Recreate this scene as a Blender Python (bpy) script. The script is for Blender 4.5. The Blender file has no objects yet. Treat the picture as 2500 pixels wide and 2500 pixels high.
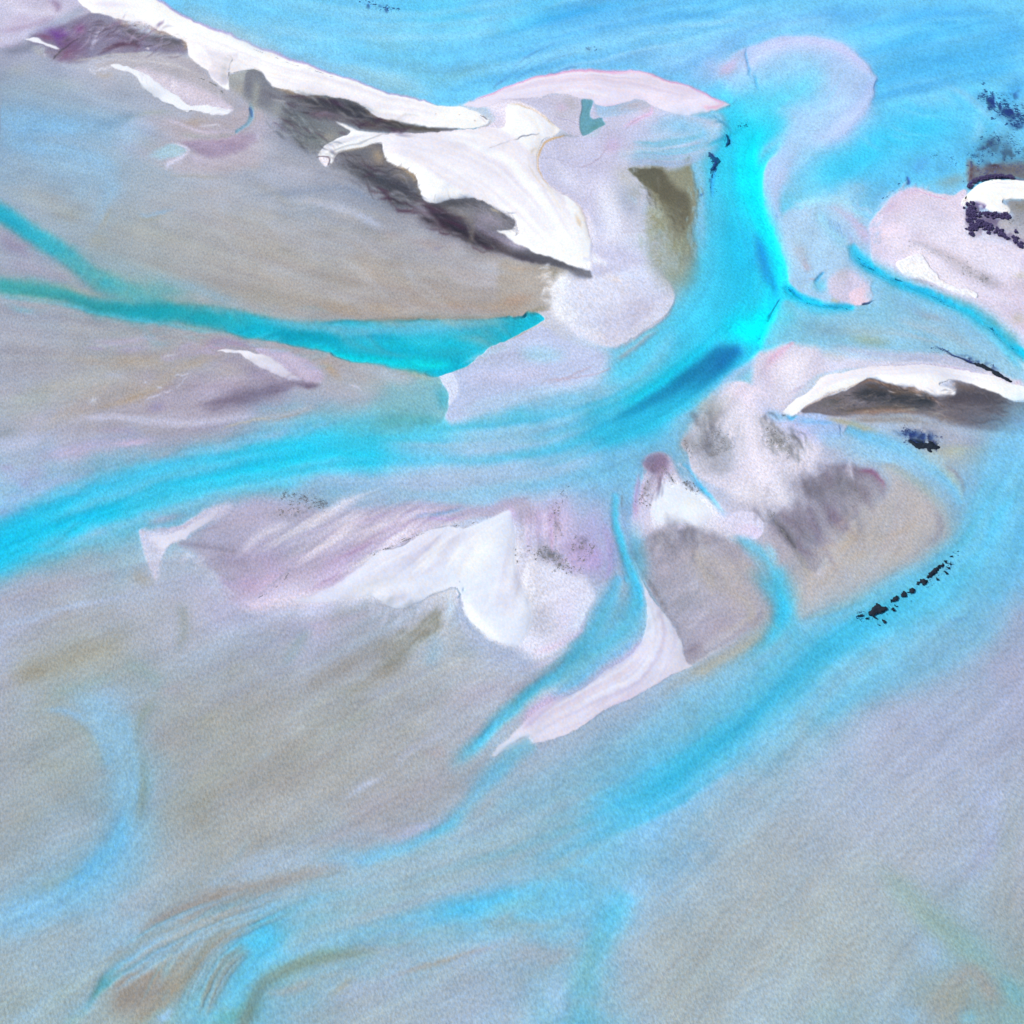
# Tidal sand flats with turquoise creeks, seen from the air.
import bpy, math, random
import numpy as np

# ---------------------------------------------------------------- colour map of the flats, in image coordinates
# The bay is drawn in image coordinates on a square of 2500 x 2500 pixels, stored on a raster that also
# covers a margin round it, and projected through the camera onto the ground.
PAD, STEP, IMG_SIZE = 160, 2.0, 2500.0
N = int((IMG_SIZE + 2 * PAD) / STEP)
rng = np.random.default_rng(7)

def zoom_grid(g, n):
    """bicubic-ish (cosine) upsampling of a coarse grid to n x n"""
    h, w = g.shape[:2]
    def axis(m, k):
        t = np.linspace(0, m - 1, k)
        i = np.clip(np.floor(t).astype(int), 0, m - 2)
        f = t - i
        f = f * f * (3 - 2 * f)
        return i, f
    iy, fy = axis(h, n); ix, fx = axis(w, n)
    a = g[iy] * (1 - fy)[:, None] + g[iy + 1] * fy[:, None] if g.ndim == 2 else \
        g[iy] * (1 - fy)[:, None, None] + g[iy + 1] * fy[:, None, None]
    if g.ndim == 2:
        return a[:, ix] * (1 - fx) + a[:, ix + 1] * fx
    return a[:, ix] * (1 - fx)[None, :, None] + a[:, ix + 1] * fx[None, :, None]

def vnoise(cell, octaves=3, gain=.5):
    """value noise about 0, cell in image pixels"""
    out = np.zeros((N, N), np.float32); amp = 1.0; tot = 0
    for _ in range(octaves):
        k = max(3, int(N * STEP / cell) + 2)
        k = min(k, N)
        out += amp * zoom_grid(rng.standard_normal((k, k)).astype(np.float32), N)
        tot += amp * amp; amp *= gain; cell *= .5
    return out / math.sqrt(tot)

ax = np.arange(N, dtype=np.float32) * STEP - PAD
X0, Y0 = np.meshgrid(ax, ax)
WX = X0 + 2.6 * vnoise(80, 2) + 1.0 * vnoise(11, 1)
WY = Y0 + 2.6 * vnoise(80, 2) + 1.0 * vnoise(11, 1)
WX = WX.astype(np.float32); WY = WY.astype(np.float32)
FINE = .8 * vnoise(9, 1) + .6 * vnoise(20, 1); MID = vnoise(26, 3, .6); BIG = vnoise(120, 3, .6)

def hexc(h):
    return np.array([int(h[i:i + 2], 16) / 255. for i in (0, 2, 4)], np.float32)

P = np.zeros((N, N, 3), np.float32)      # colour map (display values)
FLOW = np.zeros((N, N, 2), np.float32)   # flow direction, doubled angle
_fr = (0., 0., 1.)

def frame(x0=0, y0=0, k=640 / 1932.):
    global _fr
    _fr = (x0, y0, k)
def V():
    frame(0, 0, 2500 / 1932.)

def to_s(pts):
    x0, y0, k = _fr
    return [tuple([p[0] * k + x0, p[1] * k + y0] + [q for q in p[2:]]) for p in pts]

def catmull(p, closed, n=5):
    p = np.asarray(p, np.float32); m = len(p); out = []
    if m < 3: 
        return np.concatenate([p[:1] + (p[1:2] - p[:1]) * t for t in np.linspace(0, 1, n)]) if m == 2 else p
    rngi = range(m if closed else m - 1)
    for i in rngi:
        if closed:
            a, b, c, d = p[(i - 1) % m], p[i], p[(i + 1) % m], p[(i + 2) % m]
        else:
            a, b, c, d = p[max(i - 1, 0)], p[i], p[i + 1], p[min(i + 2, m - 1)]
        for j in range(n):
            t = j / n
            q = .5 * ((2 * b) + (c - a) * t + (2 * a - 5 * b + 4 * c - d) * t * t + (3 * b - a - 3 * c + d) * t ** 3)
            q[2:] = b[2:] + (c[2:] - b[2:]) * t
            out.append(q)
    if not closed: out.append(p[-1])
    return np.asarray(out, np.float32)

def bbox(x0, y0, x1, y1):
    i0 = max(0, int((y0 + PAD) / STEP) - 6); i1 = min(N, int((y1 + PAD) / STEP) + 7)
    j0 = max(0, int((x0 + PAD) / STEP) - 6); j1 = min(N, int((x1 + PAD) / STEP) + 7)
    return i0, i1, j0, j1

def apply(col, al, box):
    i0, i1, j0, j1 = box
    al = al[..., None]
    P[i0:i1, j0:j1] = P[i0:i1, j0:j1] * (1 - al) + col * al

def tex_of(sp, box):
    """sp = (which, threshold, sharpness): breaks a patch into specks"""
    if sp is None: return 1.0
    i0, i1, j0, j1 = box
    f = {'f': FINE, 'm': MID, 'b': BIG, 'fm': (FINE + MID) * .7}[sp[0]][i0:i1, j0:j1]
    return np.clip((f - sp[1]) * sp[2] + .5, 0, 1)

def fill(pts, col, soft=8, a=1.0, sp=None, smooth=True, clip=None, paint=True):
    """closed patch; each point may carry its own feather width (frame pixels)"""
    k = _fr[2]
    q = to_s([(p[0], p[1], (p[2] if len(p) > 2 else soft) * k) for p in pts])
    q = catmull(q, True, 5) if smooth else np.asarray(q, np.float32)
    ms = float(q[:, 2].max())
    box = bbox(q[:, 0].min() - ms - 8, q[:, 1].min() - ms - 8, q[:, 0].max() + ms + 8, q[:, 1].max() + ms + 8)
    i0, i1, j0, j1 = box
    if i1 <= i0 or j1 <= j0: return None
    X = WX[i0:i1, j0:j1]; Y = WY[i0:i1, j0:j1]
    ins = np.zeros(X.shape, bool)
    D = np.full(X.shape, 1e9, np.float32); S = np.full(X.shape, 1., np.float32)
    for m in range(len(q)):
        x1, y1, s1 = q[m]; x2, y2, s2 = q[(m + 1) % len(q)]
        if y1 != y2:
            c = (Y > y1) != (Y > y2)
            ins ^= c & (X < (x2 - x1) * (Y - y1) / (y2 - y1) + x1)
        r = max(s1, s2) + 10
        b0, b1, c0, c1 = bbox(min(x1, x2) - r, min(y1, y2) - r, max(x1, x2) + r, max(y1, y2) + r)
        b0 -= i0; b1 -= i0; c0 -= j0; c1 -= j0
        b0 = max(b0, 0); c0 = max(c0, 0)
        if b1 <= b0 or c1 <= c0: continue
        xs = X[b0:b1, c0:c1]; ys = Y[b0:b1, c0:c1]
        dx, dy = x2 - x1, y2 - y1; L = dx * dx + dy * dy + 1e-9
        t = np.clip(((xs - x1) * dx + (ys - y1) * dy) / L, 0, 1)
        d = np.hypot(xs - x1 - t * dx, ys - y1 - t * dy)
        dd = D[b0:b1, c0:c1]; ss = S[b0:b1, c0:c1]
        u = d < dd
        dd[u] = d[u]; ss[u] = (s1 + (s2 - s1) * t)[u]
    sd = np.where(ins, -D, D)
    al = np.clip(.5 - sd / (2 * np.maximum(S, 1.2)), 0, 1)
    al = al * al * (3 - 2 * al)
    if clip is not None: al = al * clip[i0:i1, j0:j1]
    if paint:
        apply(hexc(col), np.clip(al * a * tex_of(sp, box), 0, 1), box)
    full = np.zeros((N, N), np.float32); full[i0:i1, j0:j1] = al
    return full

def line(pts, col, w=None, h=2.0, a=1.0, sp=None, clip=None, flow=True, taper=None):
    """band along a path: points (x, y[, left width, right width]); col may be a list along the path"""
    k = _fr[2]
    q = []
    for i, p in enumerate(pts):
        wl = p[2] if len(p) > 2 else (w[min(i, len(w) - 1)] if isinstance(w, (list, tuple)) else w)
        wr = p[3] if len(p) > 3 else wl
        q.append((p[0], p[1], wl * k, wr * k, i))
    q = catmull(to_s(q), False, 5)
    r = float(q[:, 2:4].max()) * (2.4 if h <= 2.5 else 1.6) + 4
    box = bbox(q[:, 0].min() - r, q[:, 1].min() - r, q[:, 0].max() + r, q[:, 1].max() + r)
    i0, i1, j0, j1 = box
    if i1 <= i0 or j1 <= j0: return
    X = WX[i0:i1, j0:j1]; Y = WY[i0:i1, j0:j1]
    D = np.full(X.shape, 1e3, np.float32); U = np.zeros(X.shape, np.float32)
    TX = np.zeros(X.shape, np.float32); TY = np.zeros(X.shape, np.float32)
    for m in range(len(q) - 1):
        x1, y1, l1, r1, u1 = q[m]; x2, y2, l2, r2, u2 = q[m + 1]
        rr = max(l1, r1, l2, r2) * (2.4 if h <= 2.5 else 1.6) + 4
        b0, b1, c0, c1 = bbox(min(x1, x2) - rr, min(y1, y2) - rr, max(x1, x2) + rr, max(y1, y2) + rr)
        b0 = max(b0 - i0, 0); b1 -= i0; c0 = max(c0 - j0, 0); c1 -= j0
        if b1 <= b0 or c1 <= c0: continue
        xs = X[b0:b1, c0:c1] - x1; ys = Y[b0:b1, c0:c1] - y1
        dx, dy = x2 - x1, y2 - y1; L = dx * dx + dy * dy + 1e-9
        t = np.clip((xs * dx + ys * dy) / L, 0, 1)
        d = np.hypot(xs - t * dx, ys - t * dy)
        right = (dx * ys - dy * xs) > 0
        ww = np.where(right, r1 + (r2 - r1) * t, l1 + (l2 - l1) * t) + .01
        d = d / ww
        dd = D[b0:b1, c0:c1]; u = d < dd
        dd[u] = d[u]; U[b0:b1, c0:c1][u] = (u1 + (u2 - u1) * t)[u]
        n = math.sqrt(L); TX[b0:b1, c0:c1][u] = dx / n; TY[b0:b1, c0:c1][u] = dy / n
    al = np.exp(-np.power(np.minimum(D, 50), h)).astype(np.float32)
    al[al < .01] = 0
    tp = taper if taper is not None else (.9 if h <= 2.2 else .35)
    tp0, tp1 = tp if isinstance(tp, tuple) else (tp, tp)
    if max(tp0, tp1) > 0:
        m = (len(pts) - 1) * .45
        f = np.clip(np.minimum(U / max(min(tp0, m), .01), (len(pts) - 1 - U) / max(min(tp1, m), .01)), 0, 1)
        al = al * (f * f * (3 - 2 * f))
    if isinstance(a, (list, tuple)):
        al = al * np.interp(U, np.arange(len(a)), a)
    else:
        al = al * a
    if flow:
        F = FLOW[i0:i1, j0:j1]; f = al[..., None] * .8
        F *= (1 - f); F += f * np.stack([TX * TX - TY * TY, 2 * TX * TY], -1)
    if clip is not None: al = al * clip[i0:i1, j0:j1]
    al = np.clip(al * tex_of(sp, box), 0, 1)
    if isinstance(col, (list, tuple)):
        cs = np.stack([hexc(c) for c in col]); xi = np.arange(len(cs)) * (len(pts) - 1) / max(1, len(cs) - 1)
        c = np.stack([np.interp(U, xi, cs[:, i]) for i in range(3)], -1).astype(np.float32)
    else:
        c = hexc(col)
    apply(c, al, box)

def blob(x, y, rx, ry, ang, col, a=1.0, sp=None, clip=None, h=2.0):
    x0, y0, k = _fr
    cx, cy, rx, ry = x * k + x0, y * k + y0, rx * k, ry * k
    R = max(rx, ry) * 2.3
    box = bbox(cx - R, cy - R, cx + R, cy + R); i0, i1, j0, j1 = box
    if i1 <= i0 or j1 <= j0: return
    c, s = math.cos(math.radians(ang)), math.sin(math.radians(ang))
    X = WX[i0:i1, j0:j1] - cx + MID[i0:i1, j0:j1] * rx * .12; Y = WY[i0:i1, j0:j1] - cy + BIG[i0:i1, j0:j1] * ry * .15
    u = (X * c + Y * s) / rx; v = (-X * s + Y * c) / ry
    al = np.exp(-np.power(u * u + v * v, h / 2)) * a
    al[al < .01] = 0
    if clip is not None: al = al * clip[i0:i1, j0:j1]
    apply(hexc(col), np.clip(al * tex_of(sp, box), 0, 1), box)

_r = np.random.default_rng(11)
def rays(a0, a1, b0, b1, cols, n, w, a, bend=0.0, clip=None):
    """many long thin tongues running from the edge a0-a1 to the edge b0-b1"""
    a0, a1, b0, b1 = [np.array(q, float) for q in (a0, a1, b0, b1)]
    for _ in range(n):
        t = _r.random(); u = np.clip(t + _r.normal(0, .04), 0, 1)
        p, q = a0 + (a1 - a0) * t, b0 + (b1 - b0) * u
        s0 = _r.uniform(0, .45); s1 = _r.uniform(.55, 1)
        d = q - p; nrm = np.array([-d[1], d[0]]) * bend
        pt = lambda s: tuple(p + d * s + nrm * 4 * s * (1 - s) + _r.normal(0, 3, 2))
        ww = w * _r.uniform(.35, 1.3)
        line([pt(s0), pt(s0 + (s1 - s0) * .35), pt(s0 + (s1 - s0) * .7), pt(s1)], cols[_r.integers(len(cols))], [ww * .5, ww, ww * .9, ww * .3], a=a * _r.uniform(.4, 1), taper=1.3, clip=clip)

def feather(path, ang, length, cols, n, w=3.0, a=.5, spread=14, off=0):
    """short fibres across an edge: weed and silt drawn out by the ebb"""
    q = catmull(np.array(path, np.float32), False, 8)
    for _ in range(n):
        i = _r.integers(len(q) - 1); t = _r.random()
        x, y = q[i] * (1 - t) + q[i + 1] * t
        g = math.radians(ang + _r.normal(0, spread)); L = length * _r.uniform(.4, 1.3)
        x += _r.normal(0, off); y += _r.normal(0, off)
        dx, dy = math.cos(g) * L, math.sin(g) * L; k = _r.normal(0, .12)
        line([(x - dx * .35, y - dy * .35), (x + dx * .15 - dy * k, y + dy * .15 + dx * k), (x + dx * .65, y + dy * .65)], cols[_r.integers(len(cols))], [w * .6, w * _r.uniform(.6, 1.4), w * .3], a=a * _r.uniform(.4, 1), taper=.8, flow=False)

def streams(path, half, cols, n, w, a, clip=None):
    """threads of lighter and darker water that run along a channel"""
    q = np.array(path, float); t = np.gradient(q, axis=0); t /= np.linalg.norm(t, axis=1)[:, None] + 1e-9
    nrm = np.stack([-t[:, 1], t[:, 0]], 1); half = np.broadcast_to(half, (len(q),))
    for _ in range(n):
        o = _r.uniform(-1, 1); i0 = _r.integers(0, max(1, len(q) - 3)); i1 = min(len(q), i0 + _r.integers(3, 6))
        p = q[i0:i1] + nrm[i0:i1] * (half[i0:i1] * (o + _r.normal(0, .06)))[:, None]
        if len(p) < 3: continue
        ww = w * _r.uniform(.4, 1.4)
        line([tuple(z) for z in p], cols[_r.integers(len(cols))], ww, a=a * _r.uniform(.4, 1), taper=1.0, clip=clip)

def lic(src, steps=22, step=2.2):
    """noise smeared along the flow: streaks of silt that follow the currents"""
    n = src
    ang = .5 * np.arctan2(FLOW[..., 1], FLOW[..., 0])
    dx, dy = np.cos(ang).astype(np.float32), np.sin(ang).astype(np.float32)
    acc = n.copy()
    for sgn in (1, -1):
        px, py = np.meshgrid(np.arange(N, dtype=np.float32), np.arange(N, dtype=np.float32))
        vx, vy = dx * sgn, dy * sgn
        for _ in range(steps):
            px = px + vx * step; py = py + vy * step
            ix = np.clip(px, 0, N - 1).astype(np.int32); iy = np.clip(py, 0, N - 1).astype(np.int32)
            acc += n[iy, ix]
            nx, ny = dx[iy, ix], dy[iy, ix]
            f = np.where(nx * vx + ny * vy < 0, -1., 1.).astype(np.float32)
            vx, vy = nx * f, ny * f
    acc -= acc.mean()
    return acc / acc.std()
# ---------------------------------------------------------------- base tones of sand, silt and shallows
BASE = """
c4c0da b8b0cc e6e4f6 90c0e4 80bce4 6cc0ee 62c6f4 5cc4f4 58c0f2 4cb4ee 48b0ee 50b0ee 58b4ee 5cb2ee 58b2ee 50b2f0 50b4f0
9a9cac 9aa0b4 c0bccc b4aeb8 d0d0e0 a8c4e0 80bce4 78bee0 7cbce6 70b8ea 78b6e8 84b8ec b4c8f0 bcc8ee 78bef0 58bcf2 4cb0ee
8aaacc 98aabc a0a8b4 b8b4c0 9c9cac 7c7c88 a8a8b4 d0d0e0 e0e0f0 c8c4dc d8d4ea b0c4e8 60d0f4 b4c4ee 8cc8f2 64c0f2 50a8e0
9cb0c4 90b0d0 a4b4c4 a8b0c0 a8aebc a8b0c4 80848e e8e8f8 f4f4fe d8dcf0 b0b8d0 8c9494 60ccf0 b0c8ec 5cccf4 74b8e8 c0c0dc
a4a8b4 9cb4cc a4a8ac a8aaae a8a8ac a8a8b0 a4a4b0 909098 b0b0bc e0e0ee d0d4ec 90a8b0 38c0ee 90d0f0 9cc4ec d4c8e4 d8d8ec
9c9cac 98a0b0 98a8b0 a0a0a4 a4a0a0 a49c98 a89890 a8948c a8988c d0d4ea ccd0ec 60c8e8 20d8f4 7cc4ec 7cbce4 b0b0c8 c0bcd4
a0a4b0 a8a4a8 a89c98 a098a8 9890a8 b8b0c4 b0a8b0 8cb4c4 b8c4e0 b0c4e4 88c0e0 30b0d8 c0b8d4 e8e4f4 d8d4e4 c8c4dc f0eefc
b0b4c8 b0acc8 b0a8c0 a8a0b8 a0b0c8 60c0e0 40d0ee 48d0ee 80c4e8 68bce4 58b8e0 98b8dc b0b0c8 c0c0d8 88c0e8 9ca8bc 98b8d8
88c0e8 40c8f0 30c4e8 70b8e0 a8a4c0 b0aac8 a8a4c4 acb0d0 b0b8dc c0b8dc 88a8d0 d8dcf4 c0bcd0 8c8898 a8a4ac 98a8c0 78c0ec
a8a8bc a8a4b4 b0b0c4 c0b8cc b0a4c0 c0acd0 c8c0e0 e8ecfc e8ecfc b0a8c0 80a8cc a09cb4 b4acb4 a8a4a8 a8a0a4 80b8d8 68c0f0
a8b0c8 a4a8a8 a0a8ac a8b0c4 a8b4cc a8b0c4 a0a8b0 a0a4a4 d8e0f4 e0dcf0 80b4d4 d8d4ec a09cac 98b8cc 68c4ec 70bce8 a8b0d0
a4a8b4 9ca4a0 9ca8b0 a0a4a4 a0a0a4 a4a4a4 a4a4a8 a8acb8 acb0c0 90a8c0 c8bcdc a0bcd8 80b8d8 80bce0 98b4d8 a8b0cc a8b0d0
9ca4b0 9ca4a4 90b0c8 9c9c98 a09c9c a0a09c a0a4a8 a8aab4 9cb0c4 a8b0c8 98b4d0 88b8d8 7cbce0 98b4d4 a8b4d4 a4b4d4 a8acbc
9ca0a4 9ca4a8 80b4d8 a0a4a8 a4a4a4 a4a4a8 a8a8b4 a4a8b4 88b4d4 98b0c8 88b8d8 88b8dc 98b4d0 a8b4cc a4b0cc a8b8dc a8b0c4
9cacb8 88b8dc 98b4cc a0a4a4 a0a0a4 80b8d8 6cc0e8 70bce4 58c0e8 60c0ec 78bce4 98b8dc a0b0c0 a4a8a8 a0b0c0 98b0c0 a4a8b4
a0b0b8 a0b4c4 90b8d8 a0a4a8 68bce4 80b0c8 98b4c8 a0b4c8 a0b4d0 80bce4 a0b4d0 a4acb0 a4b4c4 a4acac a4b8cc 80b4c8 a09c98
a0b0b8 98b0b8 a49c90 80b4b8 70b8dc a4acb8 a0acb4 a4b4c4 a0b4d0 60c0e4 a0b4cc a4aca8 a0b8cc 9cb8c8 98b8d0 a09c94 80b8c4
"""
g = np.array([[hexc(c) for c in row.split()] for row in BASE.strip().splitlines()], np.float32)
g = np.pad(g, ((1, 1), (1, 1), (0, 0)), mode='edge')
def sample_base():
    # the grid nodes lie 156.25 units apart; smooth B-spline between them
    fx = np.clip((WX + 156.25) / 156.25 + .16 * BIG, 1, 16.999); fy = np.clip((WY + 156.25) / 156.25 + .16 * vnoise(140, 3, .6), 1, 16.999)
    ix = fx.astype(int); iy = fy.astype(int); tx = fx - ix; ty = fy - iy
    def w(t):
        return [(1 - t) ** 3 / 6, (3 * t ** 3 - 6 * t * t + 4) / 6, (-3 * t ** 3 + 3 * t * t + 3 * t + 1) / 6, t ** 3 / 6]
    out = np.zeros((N, N, 3), np.float32); wx = w(tx); wy = w(ty)
    for j in range(4):
        for i in range(4):
            out += (wx[i] * wy[j])[..., None] * g[np.clip(iy + j - 1, 0, 18), np.clip(ix + i - 1, 0, 18)]
    return out
P[:] = sample_base()
# the way the tide runs over each part of the flats (degrees, downwards positive)
_dirs = np.radians(np.array([[25, 28, -15, -22, -12], [12, 18, 8, -75, 35], [-14, -14, -20, -50, 60], [-30, -32, -38, -45, -35], [-38, -38, -18, -60, 42]], np.float32)) * 2
for _k, _f in ((0, np.cos), (1, np.sin)):
    FLOW[..., _k] = zoom_grid(_f(_dirs), N)
# ---------------------------------------------------------------- the open water along the top
V()
sea = fill([(270,-120),(289,0,3),(320,15,3),(384,49,3),(448,72,3),(495,90,3),(545,110,3),(617,137,3),(700,163,3),(763,177,3),(826,196,3),(872,197,8),(920,182,12),(966,163,8),(1040,143,8),(1110,132,8),(1190,136,8),(1270,158,8),(1330,184,8),(1375,199,8),(1372,130,20),(1400,97,20),(1450,77,10),(1510,70,5),(1570,77,5),(1620,102,5),(1645,130,5),(1656,150,5),(1640,200,10),(1600,250,20),(1620,330,20),(1700,360,20),(1800,360,20),(1990,330),(1990,-120)], '70c6f4', soft=6)
for pts, c, w, a in [
  ([(300,20),(420,80),(560,120)], '8fb8d4', 40, .8), ([(300,10),(360,30),(420,40)], '78b8dc', 26, .7),
  ([(480,30),(600,40),(760,30)], '6cc4f0', 40, .5), ([(450,70),(560,110),(700,150),(800,170)], '8cbcdc', 18, .7),
  ([(640,70),(760,110),(850,150)], '7cbcd4', 30, .7), ([(800,160),(870,130),(960,110)], '7cb4c8', 20, .5),
  ([(690,20),(820,30),(930,20)], '52c8f6', 40, .7), ([(900,70),(1000,50),(1100,10)], '44c0f6', 30, .7),
  ([(966,10),(1100,25),(1250,10)], '40a8ec', 18, .8), ([(966,45),(1080,40),(1200,18)], '3ca4ea', 12, .8),
  ([(966,60),(1100,55),(1250,20)], '52c4f6', 12, .8), ([(950,100),(1060,70),(1200,45),(1300,15)], '50bef4', 14, .8),
  ([(930,125),(1040,95),(1150,60),(1300,35)], '48acec', 10, .7), ([(960,160),(1040,115),(1140,85),(1260,70)], '6cb8ec', 22, .6),
  ([(1080,130),(1200,105),(1330,90)], '70b4e8', 24, .8), ([(1200,150),(1290,120),(1360,100),(1430,60)], '78b2ea', 20, .7),
  ([(1290,150),(1340,100),(1420,50),(1530,25)], '62aeec', 18, .7), ([(1330,110),(1400,65),(1500,35),(1600,20)], '4aa4ec', 8, .7),
  ([(1450,60),(1550,50),(1620,70)], '78bcf0', 25, .5), ([(1500,10),(1600,30),(1700,15)], '5aaaec', 20, .6),
  ([(1650,120),(1750,60),(1900,50)], '4cc0f6', 30, .7), ([(1660,30),(1760,30),(1900,15)], '4ca6ee', 20, .6),
  ([(1680,140),(1780,120),(1930,70)], '44b2f2', 22, .6), ([(1700,60),(1800,90),(1930,110)], '42a6ee', 14, .5),
  ([(1780,160),(1850,140),(1932,110)], '46baf4', 18, .6), ([(1840,70),(1900,60),(1940,70)], '3c9ae8', 25, .5),
  ([(1880,190),(1910,170),(1940,140)], '3e9ade', 20, .6)]:
    line(pts, c, w, a=a, clip=sea)
for pts, c, w, a in [([(1000,140),(1120,100),(1250,85),(1340,60),(1450,25)], 'a4d2f6', 16, .5), ([(1160,135),(1280,110),(1380,75),(1480,45),(1600,30)], '9ccaf4', 14, .5), ([(1300,150),(1345,115),(1400,78)], 'a0c6f2', 18, .5),
  ([(900,150),(1000,110),(1100,80),(1240,60)], '86d0f8', 14, .5), ([(930,40),(1100,0)], '78d4fa', 12, .5), ([(1250,70),(1400,40),(1600,0)], '84ccf8', 16, .5), ([(1660,100),(1780,95),(1930,130)], '6cccf8', 16, .45), ([(1650,70),(1760,55),(1900,85)], '7cd0f8', 14, .45),
  ([(620,125),(720,140),(830,180)], 'a0cfe8', 16, .6), ([(330,12),(430,60),(540,100)], 'a4c8dc', 16, .6), ([(440,40),(560,60),(680,95)], '9ccce8', 18, .5), ([(1740,150),(1850,165),(1932,200)], '58c8f8', 18, .4)]:
    line(pts, c, w, a=a, clip=sea)
rays((930,150), (960,20), (1500,60), (1560,-30), ['90d2f8','58b0ee','7cc8f6','46a6ea','a0d4f6'], 44, 7, .6, bend=-.06, clip=sea)
rays((1660,60), (1700,160), (1960,20), (1960,220), ['7cd4fa','42aaee','60c4f6'], 26, 8, .5, bend=-.05, clip=sea)
for pts in ([(960,130),(1000,100),(1060,75)], [(930,168),(960,140),(1010,110)], [(966,150),(1030,115),(1090,100)], [(1000,165),(1040,140),(1100,120)]):
    line(pts, '5c86c4', 2.5, h=3, a=.5, clip=sea)
line([(680,5),(700,10),(720,14),(745,18)], '2f5c9c', [4,6], h=3, a=.8, sp=('f', .5, 3))
line([(700,15),(720,22),(752,24)], '2f5c9c', [4,6], h=3, a=.7, sp=('f', .6, 3))
line([(1102,88),(1120,92)], '303c60', 4, h=3, a=.8, sp=('f', .1, 3))
# lighter second fan east of the first
frame(1860, 0)
fill([(840,600),(950,565),(1150,565),(1350,620),(1500,700,10),(1620,810,10),(1720,900,30),(1600,1100,60),(1500,1300,60),(1100,1350,60),(600,1300,60),(500,1050,60),(750,850,40)], '5cc2f2', soft=30, a=.9)
line([(1000,560),(1300,610),(1480,690),(1620,810),(1720,900)], '86caf2', 30, a=.7)
line([(1550,800),(1600,960),(1500,1080)], '90d0f4', 40, a=.6)
blob(1150,720,200,60,15,'7cc6f2',.6)
line([(1500,900),(1100,980),(700,1150),(300,1400)], '3cc4f2', [120,120,140,120], a=.8)
line([(900,1080),(600,1180),(400,1300)], '2cc8f4', 70, a=.7)
line([(1250,1120),(1150,1220),(1120,1280)], '5a9ce4', 45, a=.6)
blob(1350,1200,200,90,-20,'5cb4ea',.7)
blob(1400,1330,140,50,-10,'8ca8b4',.7)
blob(900,1400,200,90,-30,'5cb8e4',.7)
line([(1050,1290),(1062,1320),(1075,1365)], '2c4aa0', 10, h=3, a=.8, sp=('f',-.3,1.35))
line([(960,1360),(860,1460),(800,1560)], '6cb0dc', 60, a=.6)
# dark weed beds off the island
line([(1560,720),(1700,740),(1830,800),(1990,880)], '2c4880', [40,60,75,70], a=.95, sp=('fm',.25,0.99))
line([(1700,760),(1850,820),(1990,870)], '243860', [15,30,30], a=.8, sp=('fm',-.2,1.12))
line([(1650,720),(1800,700),(1990,680)], '3460a4', 40, a=.7, sp=('fm',.5,1.12))
line([(1800,900),(1900,930),(1990,930)], '2c4880', 25, a=.7, sp=('fm',.3,1.12))
blob(1780,1150,230,130,20,'5490b8',.75)
line([(1560,1180),(1650,1080),(1740,1000)], '3a4a68', 34, a=.7, sp=('fm',.3,1.12))
blob(1850,1120,150,110,0,'3c4c68',.6,sp=('fm',.5,1.12))
fill([(1530,1180,30),(1620,1230,30),(1800,1200,40),(1990,1180,40),(1990,1310),(1800,1300),(1620,1320),(1530,1390)], '7c7478', soft=15, a=.85)
line([(1540,1200),(1545,1300),(1530,1370)], '5a4450', 22, a=.8, sp=('fm',-.2,0.90))
blob(1730,1225,60,30,0,'4a3440',.8,sp=('fm',-.3,1.35)); blob(1640,1270,100,25,10,'503848',.8,sp=('fm',0,1.35))
blob(1850,1250,90,30,0,'706a6c',.6)
# ---------------------------------------------------------------- the main channel
V()
line([(1400,190),(1370,270),(1370,360),(1380,460),(1370,560),(1310,640),(1210,710),(1100,780),(950,830)], ['6cc8f0','58c4ec','44c0e8','48c0e8','50c4e8','58c0e4'], [55,60,70,75,90,85,80,70,60], h=2.6)
line([(1420,150),(1390,230),(1370,330),(1390,440),(1400,540),(1340,620),(1250,690)], '3cc4ec', [50,50,45,45,60,50,40], a=.8)
line([(1480,190),(1425,250),(1405,330),(1415,410),(1440,480),(1440,560),(1420,620),(1390,650)], '1cd6f8', [60,54,44,40,44,48,44,30], h=2.0, a=.95)
line([(1415,270),(1414,340),(1425,400),(1450,455),(1470,500)], '04eefe', [18,20,18,18,10], h=2.0, a=.9)
blob(1415,615,50,28,-20,'00f0ff',1)
line([(1340,330),(1350,400),(1352,480),(1330,560)], '50c0e8', [20,28,28,30], a=.5)
line([(1380,400),(1395,480),(1385,560),(1330,640)], '2cc0ea', [22,34,40,36], a=.6)
blob(1390,470,40,70,10,'20bce8',.6)
line([(1420,425),(1432,470),(1446,520),(1452,545)], '1880d4', [7,10,10,6], a=.75)
line([(1400,420),(1420,470),(1435,520)], '1cb0e0', 22, a=.5)
frame(1240, 620)
line([(1790,0),(1860,60),(1920,170)], '2090dc', [40,50,40], a=.6)
line([(1740,690),(1640,720),(1540,780),(1420,850),(1300,930),(1150,1020)], ['2090d4','1c74b4','1c6ca4','1c78ac','2090bc'], [50,70,80,74,64,50], h=2.2, a=.9, taper=.7)
line([(1640,720),(1580,800),(1500,850)], '1c70c4', 50, a=.7)
line([(1560,740),(1400,840),(1250,950),(1080,1060),(900,1160),(760,1240)], ['1c6ca0','1a7cac','1890b8','20a4cc','38b0d8'], [60,70,66,62,60,50], h=2.0, a=.85)
line([(1700,700),(1600,850),(1420,970),(1200,1110),(900,1230)], '22b4dc', [60,60,60,70,70], a=.6)
line([(1560,640),(1400,740),(1200,880),(1000,1020),(800,1130)], '0cd8f4', [70,60,50,50,50], a=.75)
line([(1880,640),(1760,760),(1620,870)], '18c8f0', 40, a=.7)
line([(1932,690),(1800,810),(1600,940),(1350,1130),(1150,1260)], 'a4bce0', [40,50,55,60,60], a=.75)
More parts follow.
